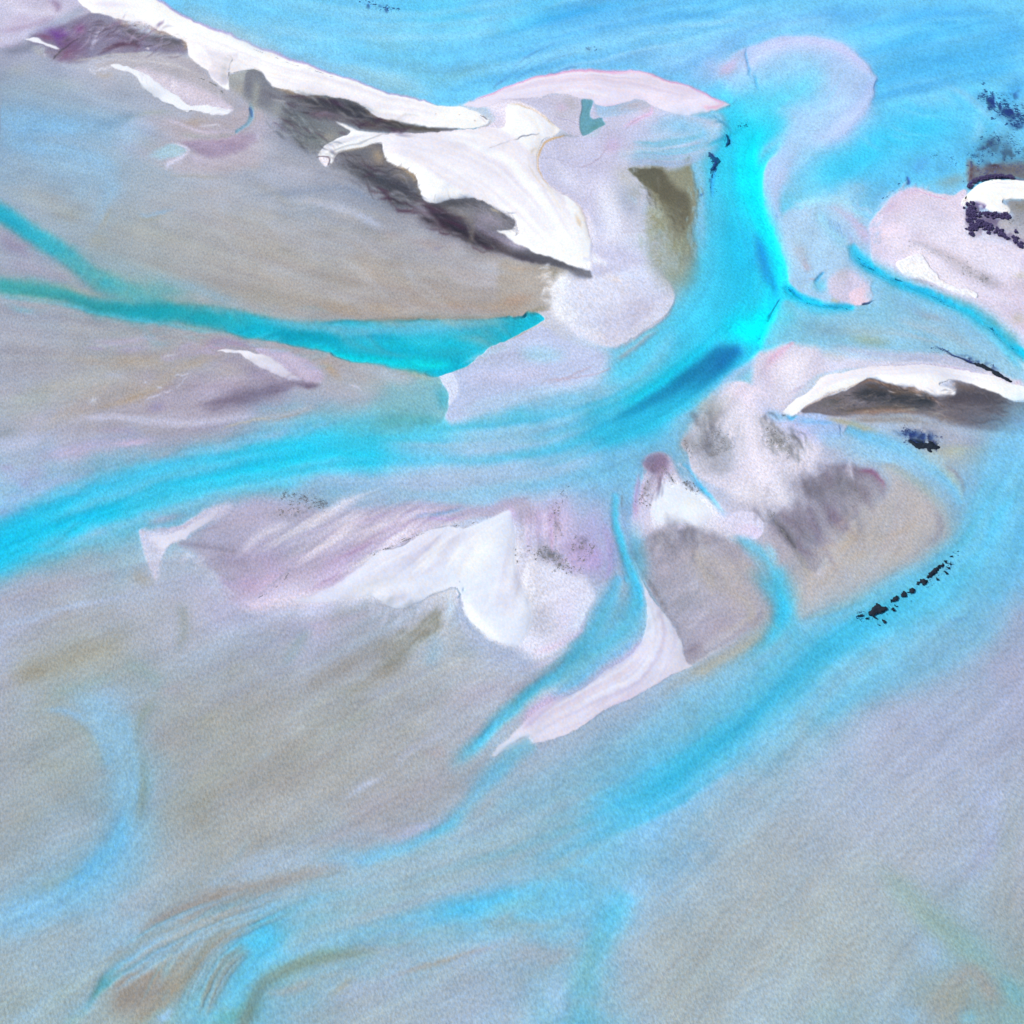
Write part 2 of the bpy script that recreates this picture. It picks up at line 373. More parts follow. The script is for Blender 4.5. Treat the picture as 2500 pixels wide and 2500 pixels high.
line([(600,850),(800,960),(980,900),(1150,700),(1250,520)], '84c0e0', [80,70,60,60,50], a=.5)
line([(300,1000),(600,980),(850,1000)], '98bcdc', [80,80,60], a=.7)
line([(0,1290),(250,1270),(500,1310),(760,1240)], '30b4dc', [50,60,70,50], a=.75)
line([(0,1330),(300,1330),(600,1330)], '38b8e4', 60, a=.5)
line([(0,1560),(200,1530),(400,1480),(700,1400)], '5cb8e8', 60, a=.7)
line([(0,1480),(160,1470),(350,1440)], '2cacdc', 40, a=.6)
line([(100,1660),(400,1600),(700,1500),(1000,1400)], '90b4e0', 70, a=.8)
line([(0,1720),(250,1690),(450,1640)], '84b0e0', 40, a=.6)
line([(1930,430),(1915,470),(1922,490)], '103880', 8, h=3, a=.9)
line([(1835,615),(1860,605)], '103880', 7, h=3, a=.8)
# second arm westwards, out of the image on the left
V()
line([(1000,822),(900,850),(760,850),(620,850),(480,872),(330,905),(180,955),(40,1015),(-60,1055)], ['40c4e8','30c8ec','28c8ec','2cc8ec','20c0e4','18b8e0','18bce6','1cbce8'], [40,46,50,50,48,46,50,54,54], h=2.6)
line([(700,865),(560,880),(420,905),(280,940),(130,990),(0,1035)], '0cccf0', [16,24,24,26,24,24], a=.75)
line([(560,850),(430,872),(330,900),(200,950),(90,990)], '10a4cc', [16,20,22,16,12], a=.7)
line([(780,800),(700,815),(600,830)], '68b4c8', [20,24,20], a=.8)
line([(830,780),(760,790),(690,800)], '78acb8', [22,24,20], a=.7)
line([(440,860),(330,880),(220,915),(100,965)], '78c0e8', [18,20,16,10], a=.7)
line([(600,800),(480,830),(380,850),(300,868)], '88c0e4', [6,12,12,8], a=.6)
line([(960,870),(860,890),(700,905),(560,900),(440,920),(330,955),(200,1000),(60,1058)], '88bcdc', [20,22,16,10,12,14,12,12], a=.75)
line([(330,885),(240,920),(160,955),(60,1000)], '4890cc', [2,3,3,3], h=3, a=.4)
# the two creeks that meet and end against the sand lobe
frame(0, 0)
line([(-60,1560),(80,1620),(250,1730),(450,1860),(640,1990),(850,2090),(1080,2165),(1350,2235)], ['20a4c4','22accc','24b0cc','28b0cc','38b0c4','48b4c4','3cb0c4'], [70,70,68,68,72,84,90,80], h=2.6, taper=(0,1.5))
line([(-40,1530),(120,1620),(300,1760)], '40bcd8', [20,20,20], a=.6)
frame(0, 620)
line([(640,160),(800,240),(1050,310),(1300,360)], ['50a8b8','68b0bc','40b0c4'], [50,60,60,60], a=.7)
line([(620,0),(800,60),(1050,150),(1350,230),(1600,310),(1900,420)], '90b4d0', [50,60,60,50,50,40], a=.8)
line([(900,180),(1200,260),(1500,350)], '58b4cc', 60, a=.7)
line([(-60,215),(200,255),(450,300),(700,370),(1000,420),(1300,440)], ['3ca8b4','4aa4a8','4ca4a8','40a4b0','1ca0b4','14a8bc'], [60,56,56,60,66,80], h=2.8)
line([(-60,240),(200,280),(500,330),(800,390),(1000,410)], '2c9098', [24,26,24,24,20], a=.7)
line([(-60,180),(300,210),(600,270)], '6cb0b4', 40, a=.5)
line([(-60,300),(200,330),(500,380),(900,450),(1300,530),(1700,585)], '58b8d8', [16,18,20,20,16,14], a=.8)
line([(1100,420),(1400,440),(1700,490),(2000,560)], ['14a4b8','0ea4bc','06a8c4','04b0cc'], [60,70,74,80], h=2.8)
line([(1300,370),(1600,410),(1900,450)], '30a8c4', [30,30,30], a=.7)
frame(620, 620)
fill([(-200,420,30),(0,450,30),(300,510,30),(700,490,12),(1100,480,10),(1500,490,8),(1800,470,6),(1960,450,5),(2030,415,4),(2110,445,4),(2140,470,4),(2100,500,4),(1960,580,5),(1850,640,5),(1720,710,4),(1640,770,4),(1500,850,4),(1360,900,6),(1200,880,18),(950,820,20),(600,740,20),(200,650,20),(-200,560,20)], '14b4d4')
line([(-100,470),(300,530),(700,560),(1100,560),(1500,530),(1950,480)], ['48b0cc','5cb4d4','5cb8dc','5cb8dc','4cb4d8'], [30,46,60,66,60,50], a=.9)
line([(700,500),(1200,510),(1800,490)], '80bcd4', 24, a=.6)
line([(0,520),(300,590),(600,620),(800,620)], '0494b4', [40,40,36,20], a=.7)
line([(700,600),(950,610),(1150,640),(1250,660)], '0890b8', [20,26,26,10], a=.5)
line([(800,640),(1200,640),(1600,640)], '18c0dc', 50, a=.7)
line([(1150,720),(1450,710),(1640,740)], '2cacc4', [30,50,30], a=.7)
line([(1500,620),(1750,570),(1950,520)], '30a8cc', 40, a=.5)
line([(300,650),(700,740),(1000,800),(1300,850)], '04d4e8', [16,24,34,30], a=.9)
line([(1000,760),(1300,800),(1480,800)], '10dce8', [30,40,24], a=.9)
# small end of the southern basin against the sand
fill([(1350,910,8),(1390,980,4),(1425,1050,4),(1430,1130,4),(1390,1190,10),(1250,1230,40),(1000,1200,90),(900,1100,90),(1000,1000,80),(1200,920,60)], '84b8c8', a=.75)
line([(1330,960),(1390,1060),(1385,1150)], '58b4cc', [40,45,40], a=.9)
line([(1400,1180),(1250,1230),(1050,1230),(800,1260)], '58b0bc', [20,50,60,50], a=.7)

# pale sand between the basin and the main channel
frame(620, 620)
fill([(1365,900,5),(1430,880,4),(1560,830,4),(1680,740,4),(1760,680,5),(1860,640,5),(1980,590,5),(2130,520,6),(2300,640,30),(2600,720,60),(2550,900,70),(2300,1010,70),(2000,1080,70),(1700,1180,60),(1500,1250,50),(1420,1200,14),(1432,1120,4),(1428,1050,4),(1400,990,4)], 'bcc6e6', soft=20, a=.95)
fill([(1370,905,5),(1450,880,6),(1500,960,16),(1500,1040,14),(1435,1110,5),(1430,1040,4),(1400,985,4)], 'd4daf2', soft=8, a=.9)
line([(1900,720),(2100,740),(2350,740)], '9ccce8', [40,60,50], a=.7); line([(1500,800),(1700,740),(1932,650)], 'b4d4ec', [14,24,20], a=.6)
line([(1450,940),(1700,900),(2000,900),(2250,860)], 'c8c8e6', [40,60,60,40], a=.6); line([(2050,960),(2250,920),(2420,850),(2500,800)], 'b4a4b4', [10,14,12,8], a=.6)
line([(1480,1180),(1700,1120),(2000,1040),(2300,980)], 'a8c4e4', [40,60,60,50], a=.6)
frame(1240, 620)
line([(760,800),(880,720),(1000,640),(1130,540)], 'aca4b0', [14,20,20,14], a=.6)
line([(330,930),(600,880),(760,820)], 'b4a0ac', [5,7,6], h=3, a=.5)
line([(0,1130),(300,1110),(600,1080),(850,1000)], '9cbcdc', [60,70,60,40], a=.55)
bar_lobe = fill([(480,60,10),(510,95,8),(440,140,5),(390,180,6),(340,225,6),(318,290,6),(315,345,5),(335,390,5),(400,425,5),(445,450,5),(452,490,8),(480,560,14),(540,620,20),(640,660,20),(780,690,16),(900,640,16),(1010,580,16),(1100,520,16),(1180,440,16),(1225,350,14),(1220,280,14),(1180,190,16),(1100,90,20),(980,0,30),(850,-60,40),(620,-60,20)], 'dadcf2', soft=10, a=.97)
line([(480,140),(400,230),(390,330),(470,430),(560,540)], 'e8ecfc', [50,60,60,60,50], a=.8); line([(520,40),(640,60),(720,150),(800,210),(840,240)], 'e0d0d0', [10,20,20,16,8], a=.8); line([(620,70),(740,180),(860,230)], 'e4e2f0', 26, a=.6)
blob(980,370,200,110,-20,'c2bed4',.85); blob(1000,200,160,90,30,'d0d6f2',.8); blob(800,500,200,90,-10,'ccc8dc',.7); blob(760,620,150,50,-10,'c8c2d6',.7); line([(1080,370),(960,480),(820,600)], 'bcb6c8', 40, a=.5)
line([(520,540),(560,620),(680,670)], 'b0c4e0', [10,16,12], a=.5)
for i in range(15):
    line([(840+22*i,700-16*i),(880+22*i,640-15*i)], 'a09ca4', 4, h=3, a=.45); line([(852+22*i,700-16*i),(892+22*i,640-15*i)], 'ccd0e4', 4, h=3, a=.4)

# broad blue-grey shallows south of the delta
V()
line([(1560,1240),(1440,1290),(1330,1350),(1210,1420),(1090,1490),(960,1550),(840,1600)], ['64bce0','64b8dc','70b4d6','80b4d4','90b8d4'], [60,66,70,70,64,56,40], h=2.2, a=.85, taper=1.2)
# ---------------------------------------------------------------- flats of the north west
frame(0, 0)
fill([(-200,-200),(590,-200),(600,20),(560,90),(430,150),(300,210),(200,280),(120,330),(0,342),(-200,345)], 'c6c4de', soft=20)
line([(-50,60),(150,90),(350,80),(480,20)], 'd8d6ee', 45, a=.8)
line([(-50,10),(200,-10)], 'dcdaf0', 40, a=.7)
line([(-50,225),(120,215),(300,170),(430,100)], 'b09cb8', 26, a=.6)
blob(150,150,100,40,-10,'ccc0dc',.7)
line([(330,-20),(420,30),(400,100)], '9884a4', [30,30,20], a=.75)
line([(200,260),(380,180),(560,90),(640,50)], 'a8b0c8', 34, a=.8)
line([(-50,330),(100,338),(200,325)], 'b4a8c4', 16, a=.7)
line([(-50,385),(120,370),(230,345),(290,320)], '868aa0', [40,40,36,20], a=.85)  # dark edge shadow below the lavender ground, painted into the map
line([(230,330),(280,380),(350,430)], 'b0b0b0', 25, a=.6)
fill([(200,300,10),(300,240),(420,190),(560,140),(700,95),(800,115),(880,165),(1000,230),(1140,285),(1320,290),(1385,330),(1350,405),(1200,400),(1080,385,10),(880,395,12),(700,415),(560,470),(420,450),(340,400),(330,350)], '86809a', soft=25, a=.95)
line([(640,110),(760,130),(860,180)], '8e90a8', 40, a=.7)
blob(430,245,80,45,15,'7848a4',.9); blob(590,225,45,45,-40,'84508c',.75); blob(330,270,60,25,10,'7c4c74',.7)
blob(500,400,80,50,-30,'80587e',.8); blob(480,330,60,40,0,'7c6488',.6); blob(440,300,30,40,0,'7858a8',.6)
line([(585,280),(520,315),(440,380),(385,450)], '54505e', [3,8,9,4], h=3, a=.85)
line([(700,400),(820,350),(900,325),(980,320),(1060,355)], '5c4058', [10,22,24,24,14], a=.8)
line([(870,250),(950,290),(1050,330)], '6a6478', 22, a=.8)
line([(780,185),(740,240),(690,320),(660,370)], 'c2c0da', [20,24,16,8], a=.85)
line([(780,200),(900,280),(1000,370)], 'a8a0b8', 16, a=.5, sp=('f',.2,0.90))
line([(700,370),(820,330),(900,300)], 'b4a8bc', 14, a=.5, sp=('f',.2,0.90))
line([(840,170),(960,230),(1100,275),(1280,310),(1370,345)], '5e5c68', [16,28,30,30,24], a=.85)
line([(1100,320),(1250,350),(1340,370)], '78747c', 24, a=.7)
line([(830,130),(900,160),(980,180),(1080,200),(1190,240),(1310,280)], 'a08c84', [10,16,20,24,26,14], a=.85, sp=('m',-.6,1.6))
line([(1330,300),(1365,345),(1330,390)], '9c8878', 16, a=.7)
line([(1075,345),(1110,375)], 'd8d4e0', 9, h=3, a=.8)
line([(480,470),(640,430),(800,410),(1000,395),(1180,405)], 'b4b0b0', [8,12,14,12,10], a=.7)
line([(1100,390),(1220,400),(1300,395)], '9090a0', 14, a=.6)
# silt between the spit and the oblong bar
fill([(700,470,20),(860,420,30),(1100,400,20),(1380,425,20),(1480,500,20),(1560,590,14),(1660,690),(1740,740),(1700,800),(1500,760),(1200,620),(1000,520),(800,500)], 'b4aeb6', soft=30, a=.85)
line([(800,430),(1000,450),(1250,480),(1450,540)], 'c8c4c8', [8,10,10,8], a=.6)
line([(1450,570),(1580,620),(1640,680),(1720,735)], '50564c', [2,4,6,3], h=3, a=.7, sp=('f',-.1,1.35))
fill([(1000,500,20),(1200,560,40),(1400,620,40),(1600,710,30),(1710,790,14),(1680,830,20),(1500,790),(1380,770),(1200,640)], 'd2cade', soft=20, a=.95)
line([(1150,570),(1250,610),(1330,690)], 'e6e2f2', 40, a=.6, sp=('m',-.4,1.2))
line([(860,480),(760,500),(660,520)], 'd4d4e4', [14,10,8], a=.7)
line([(660,490),(670,520),(720,560)], 'd4d8ec', 10, a=.7)
line([(680,520),(760,560),(860,530)], 'b4a8a0', 20, a=.6)
line([(400,480),(520,500),(640,490)], 'b8bccc', 20, a=.6)
bar_oblong = fill([(815,476),(900,480),(1010,518),(1110,568),(1200,640),(1310,712),(1400,775),(1500,768),(1620,795),(1700,812,10),(1660,848),(1560,842),(1480,820),(1400,805),(1380,822),(1280,780),(1200,742),(1100,668),(1050,640),(1020,590),(960,535),(860,508)], 'eff1fe', soft=4)
line([(1020,600),(1100,675),(1200,750),(1290,790),(1380,828)], '8c98a8', 5, h=3, a=.4)
line([(1385,815),(1420,808)], '50585c', 4, h=3, a=.7)  # cast shadow under the bar's lower edge, painted as a dark line
bar_wedge = fill([(185,293),(270,284),(330,310),(430,355),(400,364),(310,325)], 'f0f0fc', soft=5)
line([(320,395),(335,440)], 'd4d4e8', 7, a=.7)
# wash of blue over the western flat
line([(-60,800),(200,830),(500,900),(800,880)], '8498b0', 60, a=.5)
line([(-60,960),(200,950),(450,940),(700,950)], '80b2dc', [90,80,60,30], a=.8)
line([(-60,1040),(200,1070),(450,1110),(700,1170),(900,1280)], '8cb8de', [50,60,60,70,60], a=.75)
line([(800,1300),(820,1400),(760,1520),(690,1680)], '94bade', [70,60,50,40], a=.65)
line([(550,1500),(620,1400),(640,1300)], '98bcdc', 60, a=.5)
line([(820,1500),(800,1600),(720,1760)], 'a4a498', [12,16,30], a=.5)
line([(1010,1560),(1080,1590),(1180,1560),(1330,1530)], '94bce4', [12,22,18,12], a=.8)
line([(1000,1590),(1080,1620),(1250,1590)], 'a0a498', 18, a=.6)
blob(350,1480,250,110,20,'a4a4a4',.6); blob(500,1590,120,60,0,'9c9c94',.5)
blob(1100,1720,350,110,10,'a8a8a4',.6); blob(740,1770,80,60,0,'a0a094',.5)
blob(350,650,260,60,0,'aaaea8',.5); blob(150,520,110,50,-20,'a4a8a4',.5)
line([(700,720),(1000,690),(1250,700)], '98a0b0', 60, a=.5)
line([(840,900),(960,860),(1120,830),(1300,820)], 'a8aca0', [10,14,14,10], a=.5)
line([(620,990),(760,930),(900,870),(1100,810)], '7c8ca4', [20,40,40,30], a=.6)
# the swirl of the drying pool
fill([(830,960,30),(950,900,30),(1200,870),(1400,880),(1650,870,20),(1800,790),(1932,800),(1932,1200),(1700,1250),(1400,1290),(1200,1230),(1000,1150),(850,1080)], 'b4aab4', soft=50, a=.8)
blob(950,980,70,60,-50,'c8cce4',.8); blob(1080,950,60,60,-40,'bcb8cc',.5)
blob(1440,890,100,35,-8,'b0a094',.7); blob(1090,1060,110,60,20,'aaa4a4',.6)
line([(1170,870),(1300,900),(1480,960),(1620,970),(1760,980)], 'c4bcd0', [12,14,12,10,8], a=.7)
line([(1450,925),(1560,915),(1640,920)], 'd8d4e0', [6,9,3], a=.8); line([(1590,905),(1620,945)], 'd0ccd8', 6, a=.8)
line([(1280,960),(1450,1000),(1650,1010),(1780,985)], 'a0a4a4', [8,18,20,12], a=.7)
line([(1720,985),(1800,950),(1850,890),(1860,800),(1850,750)], '74a8c8', [10,16,20,18,12], h=3, a=.9)
line([(1840,790),(1855,830),(1862,880)], '3c5ca0', [8,12,8], h=3, a=.7, sp=('f',.2,1.35))
line([(1740,1010),(1840,960),(1890,870),(1895,780)], 'a4a0a0', 10, a=.7)
line([(1300,1030),(1400,1050),(1560,1040),(1700,1030),(1850,980)], 'a490ac', [6,16,26,24,20], a=.6)
fill([(1370,1060),(1500,1050),(1700,1040),(1860,1000),(1900,1060),(1780,1110),(1600,1160),(1500,1150),(1420,1100)], '9a88a4', soft=30, a=.75)
fill([(1250,1060),(1340,1070),(1385,1105),(1350,1150),(1280,1160),(1180,1180,30),(1100,1150,40)], 'a8cce0', soft=10, a=.8)
line([(1250,1050),(1340,1065),(1390,1105),(1340,1160),(1240,1210),(1215,1270)], 'd4d4ec', [8,10,12,20,20,8], a=.85)
line([(1390,1120),(1450,1170),(1560,1190)], 'c8c0d8', 24, a=.6)
line([(1215,1290),(1330,1300),(1500,1300),(1700,1290)], 'a09c98', [10,16,14,10], a=.6)
blob(1640,1190,160,40,-5,'b8b0c0',.6)
line([(1480,1240),(1700,1230),(1932,1200)], 'aca4ac', 24, a=.5)
line([(1880,1030),(1932,1000)], 'c8c4dc', 20, a=.7)
line([(-60,1700),(100,1790),(300,1860)], 'a098b0', 60, a=.7)
blob(120,1810,160,60,30,'9890ac',.6)
frame(0, 0)
# ---------------------------------------------------------------- dark weed along the back of the spit
frame(1240-620-620+0, 0)
frame(0, 0)
fill([(1660,560,20),(1720,545,8),(1800,525,5),(1932,530,5),(1932,800,30),(1850,780,30),(1780,700,20),(1700,640,20)], 'a4a4a2', soft=20, a=.9)
blob(1780,660,60,40,0,'aca49c',.7); line([(1820,640),(1870,600),(1932,560)], 'b4b4ae', 16, a=.6)
frame(620, 0)
fill([(-60,540,8),(40,520,8),(90,560,10),(130,620,14),(260,660,14),(400,712,10),(540,716,10),(700,735,8),(800,780,10),(900,850,10),(1050,912,6),(1250,934,5),(1500,944,5),(1400,968,6),(1200,985,6),(1000,978,6),(850,955,8),(720,915,10),(640,900,14),(700,960),(620,1010,20),(520,1080,20),(420,1130,30),(280,1030,40),(200,880,40),(60,800,40),(-60,720,40)], '7c7c86', soft=20, a=.95)
line([(40,560),(20,680),(-10,850)], 'a0a098', [30,30,16], a=.7)
line([(60,660),(160,720),(280,760)], '70707c', 20, a=.8); line([(120,730),(200,745),(260,765)], 'c0bcbc', 10, a=.6)
line([(330,760),(500,765),(640,790),(780,810),(870,870)], '40404c', [24,40,50,40,30], a=.9)
line([(500,830),(680,860),(820,920),(1000,950)], '68646c', [30,36,30,24], a=.75)
line([(900,900),(1050,935),(1250,950),(1450,948)], '54524e', [24,24,18,8], a=.85)
line([(1480,952),(1560,955),(1650,952)], '5c94b4', [5,8,3], h=3, a=.9)
line([(130,620),(280,680),(400,715),(520,705),(600,730)], 'b49e86', [10,18,12,14,8], a=.75, sp=('m',-.7,1.5))
line([(800,790),(880,850),(980,895),(1120,920)], 'b08e70', [10,14,12,8], a=.75)
blob(880,910,90,22,15,'987c68',.6)
blob(640,770,34,16,20,'44285c',.85); blob(560,760,70,20,5,'583c58',.6)
blob(480,840,120,30,5,'705468',.6); line([(420,840),(560,830),(660,850)], '908498', 12, a=.6)
fill([(220,870,40),(420,850,40),(600,920,30),(680,960,10),(560,1060,14),(440,1130,20),(300,1040,30)], '7e848a', soft=30, a=.7)
blob(330,960,120,70,20,'6c6474',.6,sp=('fm',0,0.68)); blob(450,1010,120,60,20,'6a7878',.6,sp=('fm',0,0.68)); blob(250,860,70,60,0,'5c5868',.5,sp=('fm',0,0.68))
blob(560,1010,60,40,-30,'a8a094',.6)
blob(180,820,50,60,10,'acaca8',.6)
blob(60,960,110,70,0,'b4b0c4',.7); blob(60,1100,120,70,0,'bcbccc',.6)
line([(310,1060),(370,1090),(400,1110)], '504c5c', 10, a=.6, sp=('f',0,0.90))
# dark weed below the central bar
fill([(560,1250,20),(600,1170,8),(660,1130,8),(800,1090,8),(935,1060,6),(960,1110,8),(1000,1195,10),(1120,1240,8),(1190,1290,6),(1215,1380,6),(1255,1480,6),(1340,1505,5),(1450,1465,5),(1570,1465,4),(1680,1472,4),(1780,1535,6),(1900,1605,8),(1910,1660,8),(1850,1720,10),(1932,1760,8),(2050,1830,6),(2350,1950,5),(2480,2020,5),(2460,2060,20),(2250,2010,40),(1932,1890,30),(1700,1810,40),(1450,1700,50),(1250,1580,60),(1050,1480,80),(900,1370,60),(760,1290,40)], '70707a', soft=20, a=.95)
line([(640,1230),(800,1270),(960,1330),(1100,1420),(1220,1500)], '4e4a56', [16,36,54,60,40], a=.8, sp=('m',-1.0,1.2))
line([(1180,1540),(1340,1600),(1500,1690),(1700,1760),(1932,1870),(2200,1960)], '3c3444', [60,74,70,50,38,24], a=.9)
line([(1700,1780),(1932,1850),(2250,1950),(2460,2030)], '5a5a66', [30,40,34,10], a=.8)
line([(1400,1500),(1520,1490),(1660,1500)], '5e5a60', 24, a=.7)
blob(1230,1530,60,26,0,'44304c',.6); blob(1340,1560,70,30,25,'4c2c48',.6); blob(1400,1660,70,26,20,'502848',.6); blob(1600,1730,60,20,20,'582c50',.5)
blob(1270,1580,50,26,30,'a8a4b4',.7); blob(870,1240,60,14,20,'5c4058',.6)
blob(1560,1570,100,50,20,'84848a',.8); blob(1750,1570,70,50,20,'8a8890',.7); blob(1720,1630,110,50,10,'9a92a2',.8)
line([(1590,1640),(1660,1690),(1780,1750),(1932,1800),(2060,1850)], 'b0a8bc', [20,40,44,40,20], a=.85)
line([(600,1150),(740,1100),(930,1070)], 'b4a490', [10,14,12], a=.7)
blob(920,1150,60,40,60,'b09c84',.7)
line([(980,1190),(1100,1230),(1180,1300),(1200,1370)], 'b09c80', [12,22,24,14], a=.75)
line([(1000,1260),(1100,1300),(1170,1360)], '7c7468', 26, a=.7)
blob(1230,1400,20,50,0,'a89880',.5); line([(1720,1520),(1830,1580)], 'c4b494', 10, a=.6)
line([(540,1280),(700,1300),(850,1370),(980,1470),(1150,1560)], '94949c', [20,24,30,34,30], a=.45, sp=('m',0,1.5))
# flats below
line([(-60,1440),(200,1430),(420,1400),(600,1390),(760,1420),(950,1520)], '8894ac', [26,30,30,26,34,50], a=.65)
line([(100,1540),(300,1560),(560,1600)], '94a0b0', 60, a=.5)
line([(300,1480),(480,1490),(680,1550),(850,1620),(1000,1720)], 'c0c4d8', [16,26,30,30,24], a=.7)
line([(480,1560),(700,1600),(880,1690)], 'b8aaa4', 30, a=.4)
blob(250,1260,200,80,0,'b8b8c8',.5); blob(560,1200,100,60,0,'aca8b4',.5)
line([(-60,1250),(60,1220)], 'b0a8a8', 30, a=.5)
blob(1300,1800,160,50,15,'b4a09c',.5); blob(1050,1740,110,40,15,'b0a098',.4); line([(1500,1800),(1700,1880),(1932,1932)], 'a4988c', 40, a=.5)
blob(1240,1850,30,12,0,'8c8cac',.6); blob(1360,1835,34,14,0,'8c88a8',.6)
frame(620, 620)
blob(150,100,350,90,10,'aaaab0',.5); blob(150,330,300,90,10,'a09c90',.6); blob(900,130,160,60,20,'b0a098',.6)
blob(920,400,110,40,15,'b09c88',.6); blob(640,400,160,50,10,'a89884',.5); blob(1480,370,180,50,5,'a89488',.6); blob(1850,370,180,50,-8,'ac9a8c',.6)
line([(900,200),(1200,230),(1500,260),(1800,270)], 'a49c98', 50, a=.4)
line([(500,260),(620,330),(800,340)], 'b8b4b8', 30, a=.6)
blob(1500,150,300,70,8,'b4b0b8',.6); blob(1700,220,200,40,5,'bab6c0',.5)
line([(700,490),(1000,478),(1300,470),(1600,474),(1850,450),(2000,430)], '8c8478', [14,16,16,16,14,8], a=.7)
line([(1300,440),(1600,440),(1950,410)], '9c8c88', 24, a=.5)
frame(1240, 620)
fill([(-60,60,30),(120,60,20),(300,90,10),(440,130,6),(400,170,8),(340,220,8),(310,300,8),(330,400,8),(250,425,10),(100,430,20),(-60,430,30)], 'a8a098', soft=20, a=.75)
blob(330,140,90,30,10,'948c7c',.7); blob(40,350,120,36,-10,'ac9488',.7); line([(-60,90),(100,120),(260,110)], 'b4a090', 20, a=.5); line([(100,420),(220,410),(320,390)], '8c8874', 14, a=.6)
# south bank of the creeks
frame(0, 620)
line([(-60,40),(200,90),(420,170),(560,230)], 'a09cb0', [60,60,50,30], a=.7)
line([(300,230),(600,270),(800,310)], 'a8a898', 26, a=.5)
blob(200,620,250,110,0,'b0b0bc',.5)
blob(300,350,200,50,10,'b0a8a8',.5); blob(700,560,150,50,5,'aca8b0',.5)
line([(600,640),(850,650),(1050,620),(1200,600)], 'b4a8c0', [20,30,30,20], a=.6); line([(800,710),(1000,700),(1120,660)], 'a49cbc', 24, a=.6); blob(700,695,60,14,8,'a89cbc',.6)
blob(950,800,260,60,-4,'aa9c90',.8); blob(1450,800,160,40,-20,'b0a094',.7); blob(700,800,140,30,10,'b0a094',.5)
line([(620,1150),(900,1100),(1100,1010),(1300,900)], 'ae9f90', [16,24,40,30], a=.8)
blob(500,980,260,60,-10,'9ea4a4',.7); blob(250,1080,300,70,-10,'a0a8a8',.6); blob(60,1310,140,40,-12,'949ca4',.7); blob(150,1180,260,60,-12,'a4acb0',.6)
blob(840,900,70,30,0,'b4b8c8',.6); blob(685,1080,26,24,0,'c8d0e4',.8); blob(1170,980,26,10,0,'c8cce0',.8); blob(1070,950,12,9,0,'c8cce0',.8)
line([(1060,1080),(1180,1030),(1290,985),(1400,880)], 'c4c4d8', [6,9,8,6], h=3, a=.6, sp=('f',-.2,0.90)); line([(1280,900),(1340,890),(1400,870)], 'c8c8da', 7, h=3, a=.7)
line([(150,405),(200,430),(340,475)], 'c0bcd0', [6,10,5], a=.6)
line([(1460,630),(1600,640),(1750,650),(1932,700)], 'a08cac', [16,26,26,16], a=.75); line([(1500,650),(1580,680),(1700,690)], 'b498bc', 16, a=.6)
fill([(1180,740),(1300,690,20),(1450,640),(1560,700,10),(1620,740),(1500,740,8),(1350,760),(1220,780)], 'aca0bc', soft=20, a=.7)
line([(1190,760),(1240,735),(1320,740)], 'd0d0e4', [8,10,4], a=.75)
line([(1540,850),(1700,830),(1900,860)], 'a09ab0', 50, a=.7)
line([(1300,880),(1500,950),(1700,930),(1932,960)], 'a8a0b4', 70, a=.7)
line([(1420,1110),(1560,1090),(1720,1075),(1932,1050)], '7e7288', [8,22,30,40], a=.85)
line([(1700,1040),(1790,1000),(1932,980)], '6c6078', [14,40,50], a=.85)
line([(1060,1160),(1160,1130),(1250,1170)], '948cac', 40, a=.7)
line([(1100,1200),(1350,1180),(1700,1160),(1932,1130)], 'b0aabc', 40, a=.6)
line([(500,1220),(800,1200),(1100,1230),(1400,1240),(1700,1210),(1932,1180)], 'c8c8e0', [20,24,30,30,30,24], a=.7)
line([(640,1320),(800,1300),(950,1310),(1050,1340)], 'a49cb8', [20,30,30,20], a=.6)
line([(-60,1420),(100,1400),(250,1370),(450,1290)], 'b4bcd8', [40,40,30,20], a=.7)
line([(200,1500),(500,1470),(800,1410),(1000,1380),(1200,1360)], 'bcb0d0', [50,50,50,30,20], a=.6); line([(800,1420),(950,1395),(1100,1375)], 'd0bcd8', 18, a=.6)
line([(-60,1580),(60,1575),(120,1590)], '9e98c0', 30, a=.5); line([(-60,1660),(200,1620),(400,1560)], 'a8acd8', 60, a=.5); line([(100,1720),(250,1680)], '9c90c4', 30, a=.4)
line([(-60,1850),(150,1800),(350,1700),(600,1600)], 'a0b0dc', [60,60,50,40], a=.6); blob(40,1900,100,40,-10,'a49ccc',.5)
line([(1600,1290),(1750,1250),(1900,1220),(2050,1200)], 'b4ac9c', [6,10,14,10], a=.7)
frame(620, 620)
fill([(0,705,8),(100,700,10),(250,720,10),(420,800),(480,860,30),(500,930,30),(400,960,20),(340,960,10),(200,900)], 'bcb0cc', soft=20, a=.85)
line([(180,740),(300,800),(380,900),(420,940)], 'd0c8e0', [20,40,40,20], a=.6)
bar_small = fill([(-130,708,6),(-60,712,5),(0,735,5),(60,745,6),(150,790,10),(240,860,14),(310,910,12),(350,935,8),(340,958,5),(290,955,4),(200,910,4),(100,865,4),(40,835,4),(0,812,4),(-60,775,5),(-110,735,5),(-170,722,4),(-260,712,4),(-200,700,5)], 'ebe9f7', soft=5)
line([(460,760),(560,850),(680,930)], 'b0a090', [20,34,30], a=.7); blob(560,850,36,24,35,'b4a494',.6)
line([(500,740),(660,800),(800,870)], '9c9ca0', [20,26,20], a=.5)
blob(970,890,200,45,15,'b4bccc',.7); blob(1200,880,140,30,15,'a8b4a8',.7)
blob(700,1020,200,50,5,'b0a8b4',.6); line([(680,950),(740,970),(810,1020)], 'd4d0e4', [5,10,4], a=.6)
line([(0,1000),(150,985),(300,960),(420,970),(500,960)], '786c80', [50,40,26,22,10], a=.8); blob(60,900,160,50,30,'8c8098',.8); blob(390,970,50,20,0,'6c5c74',.7)
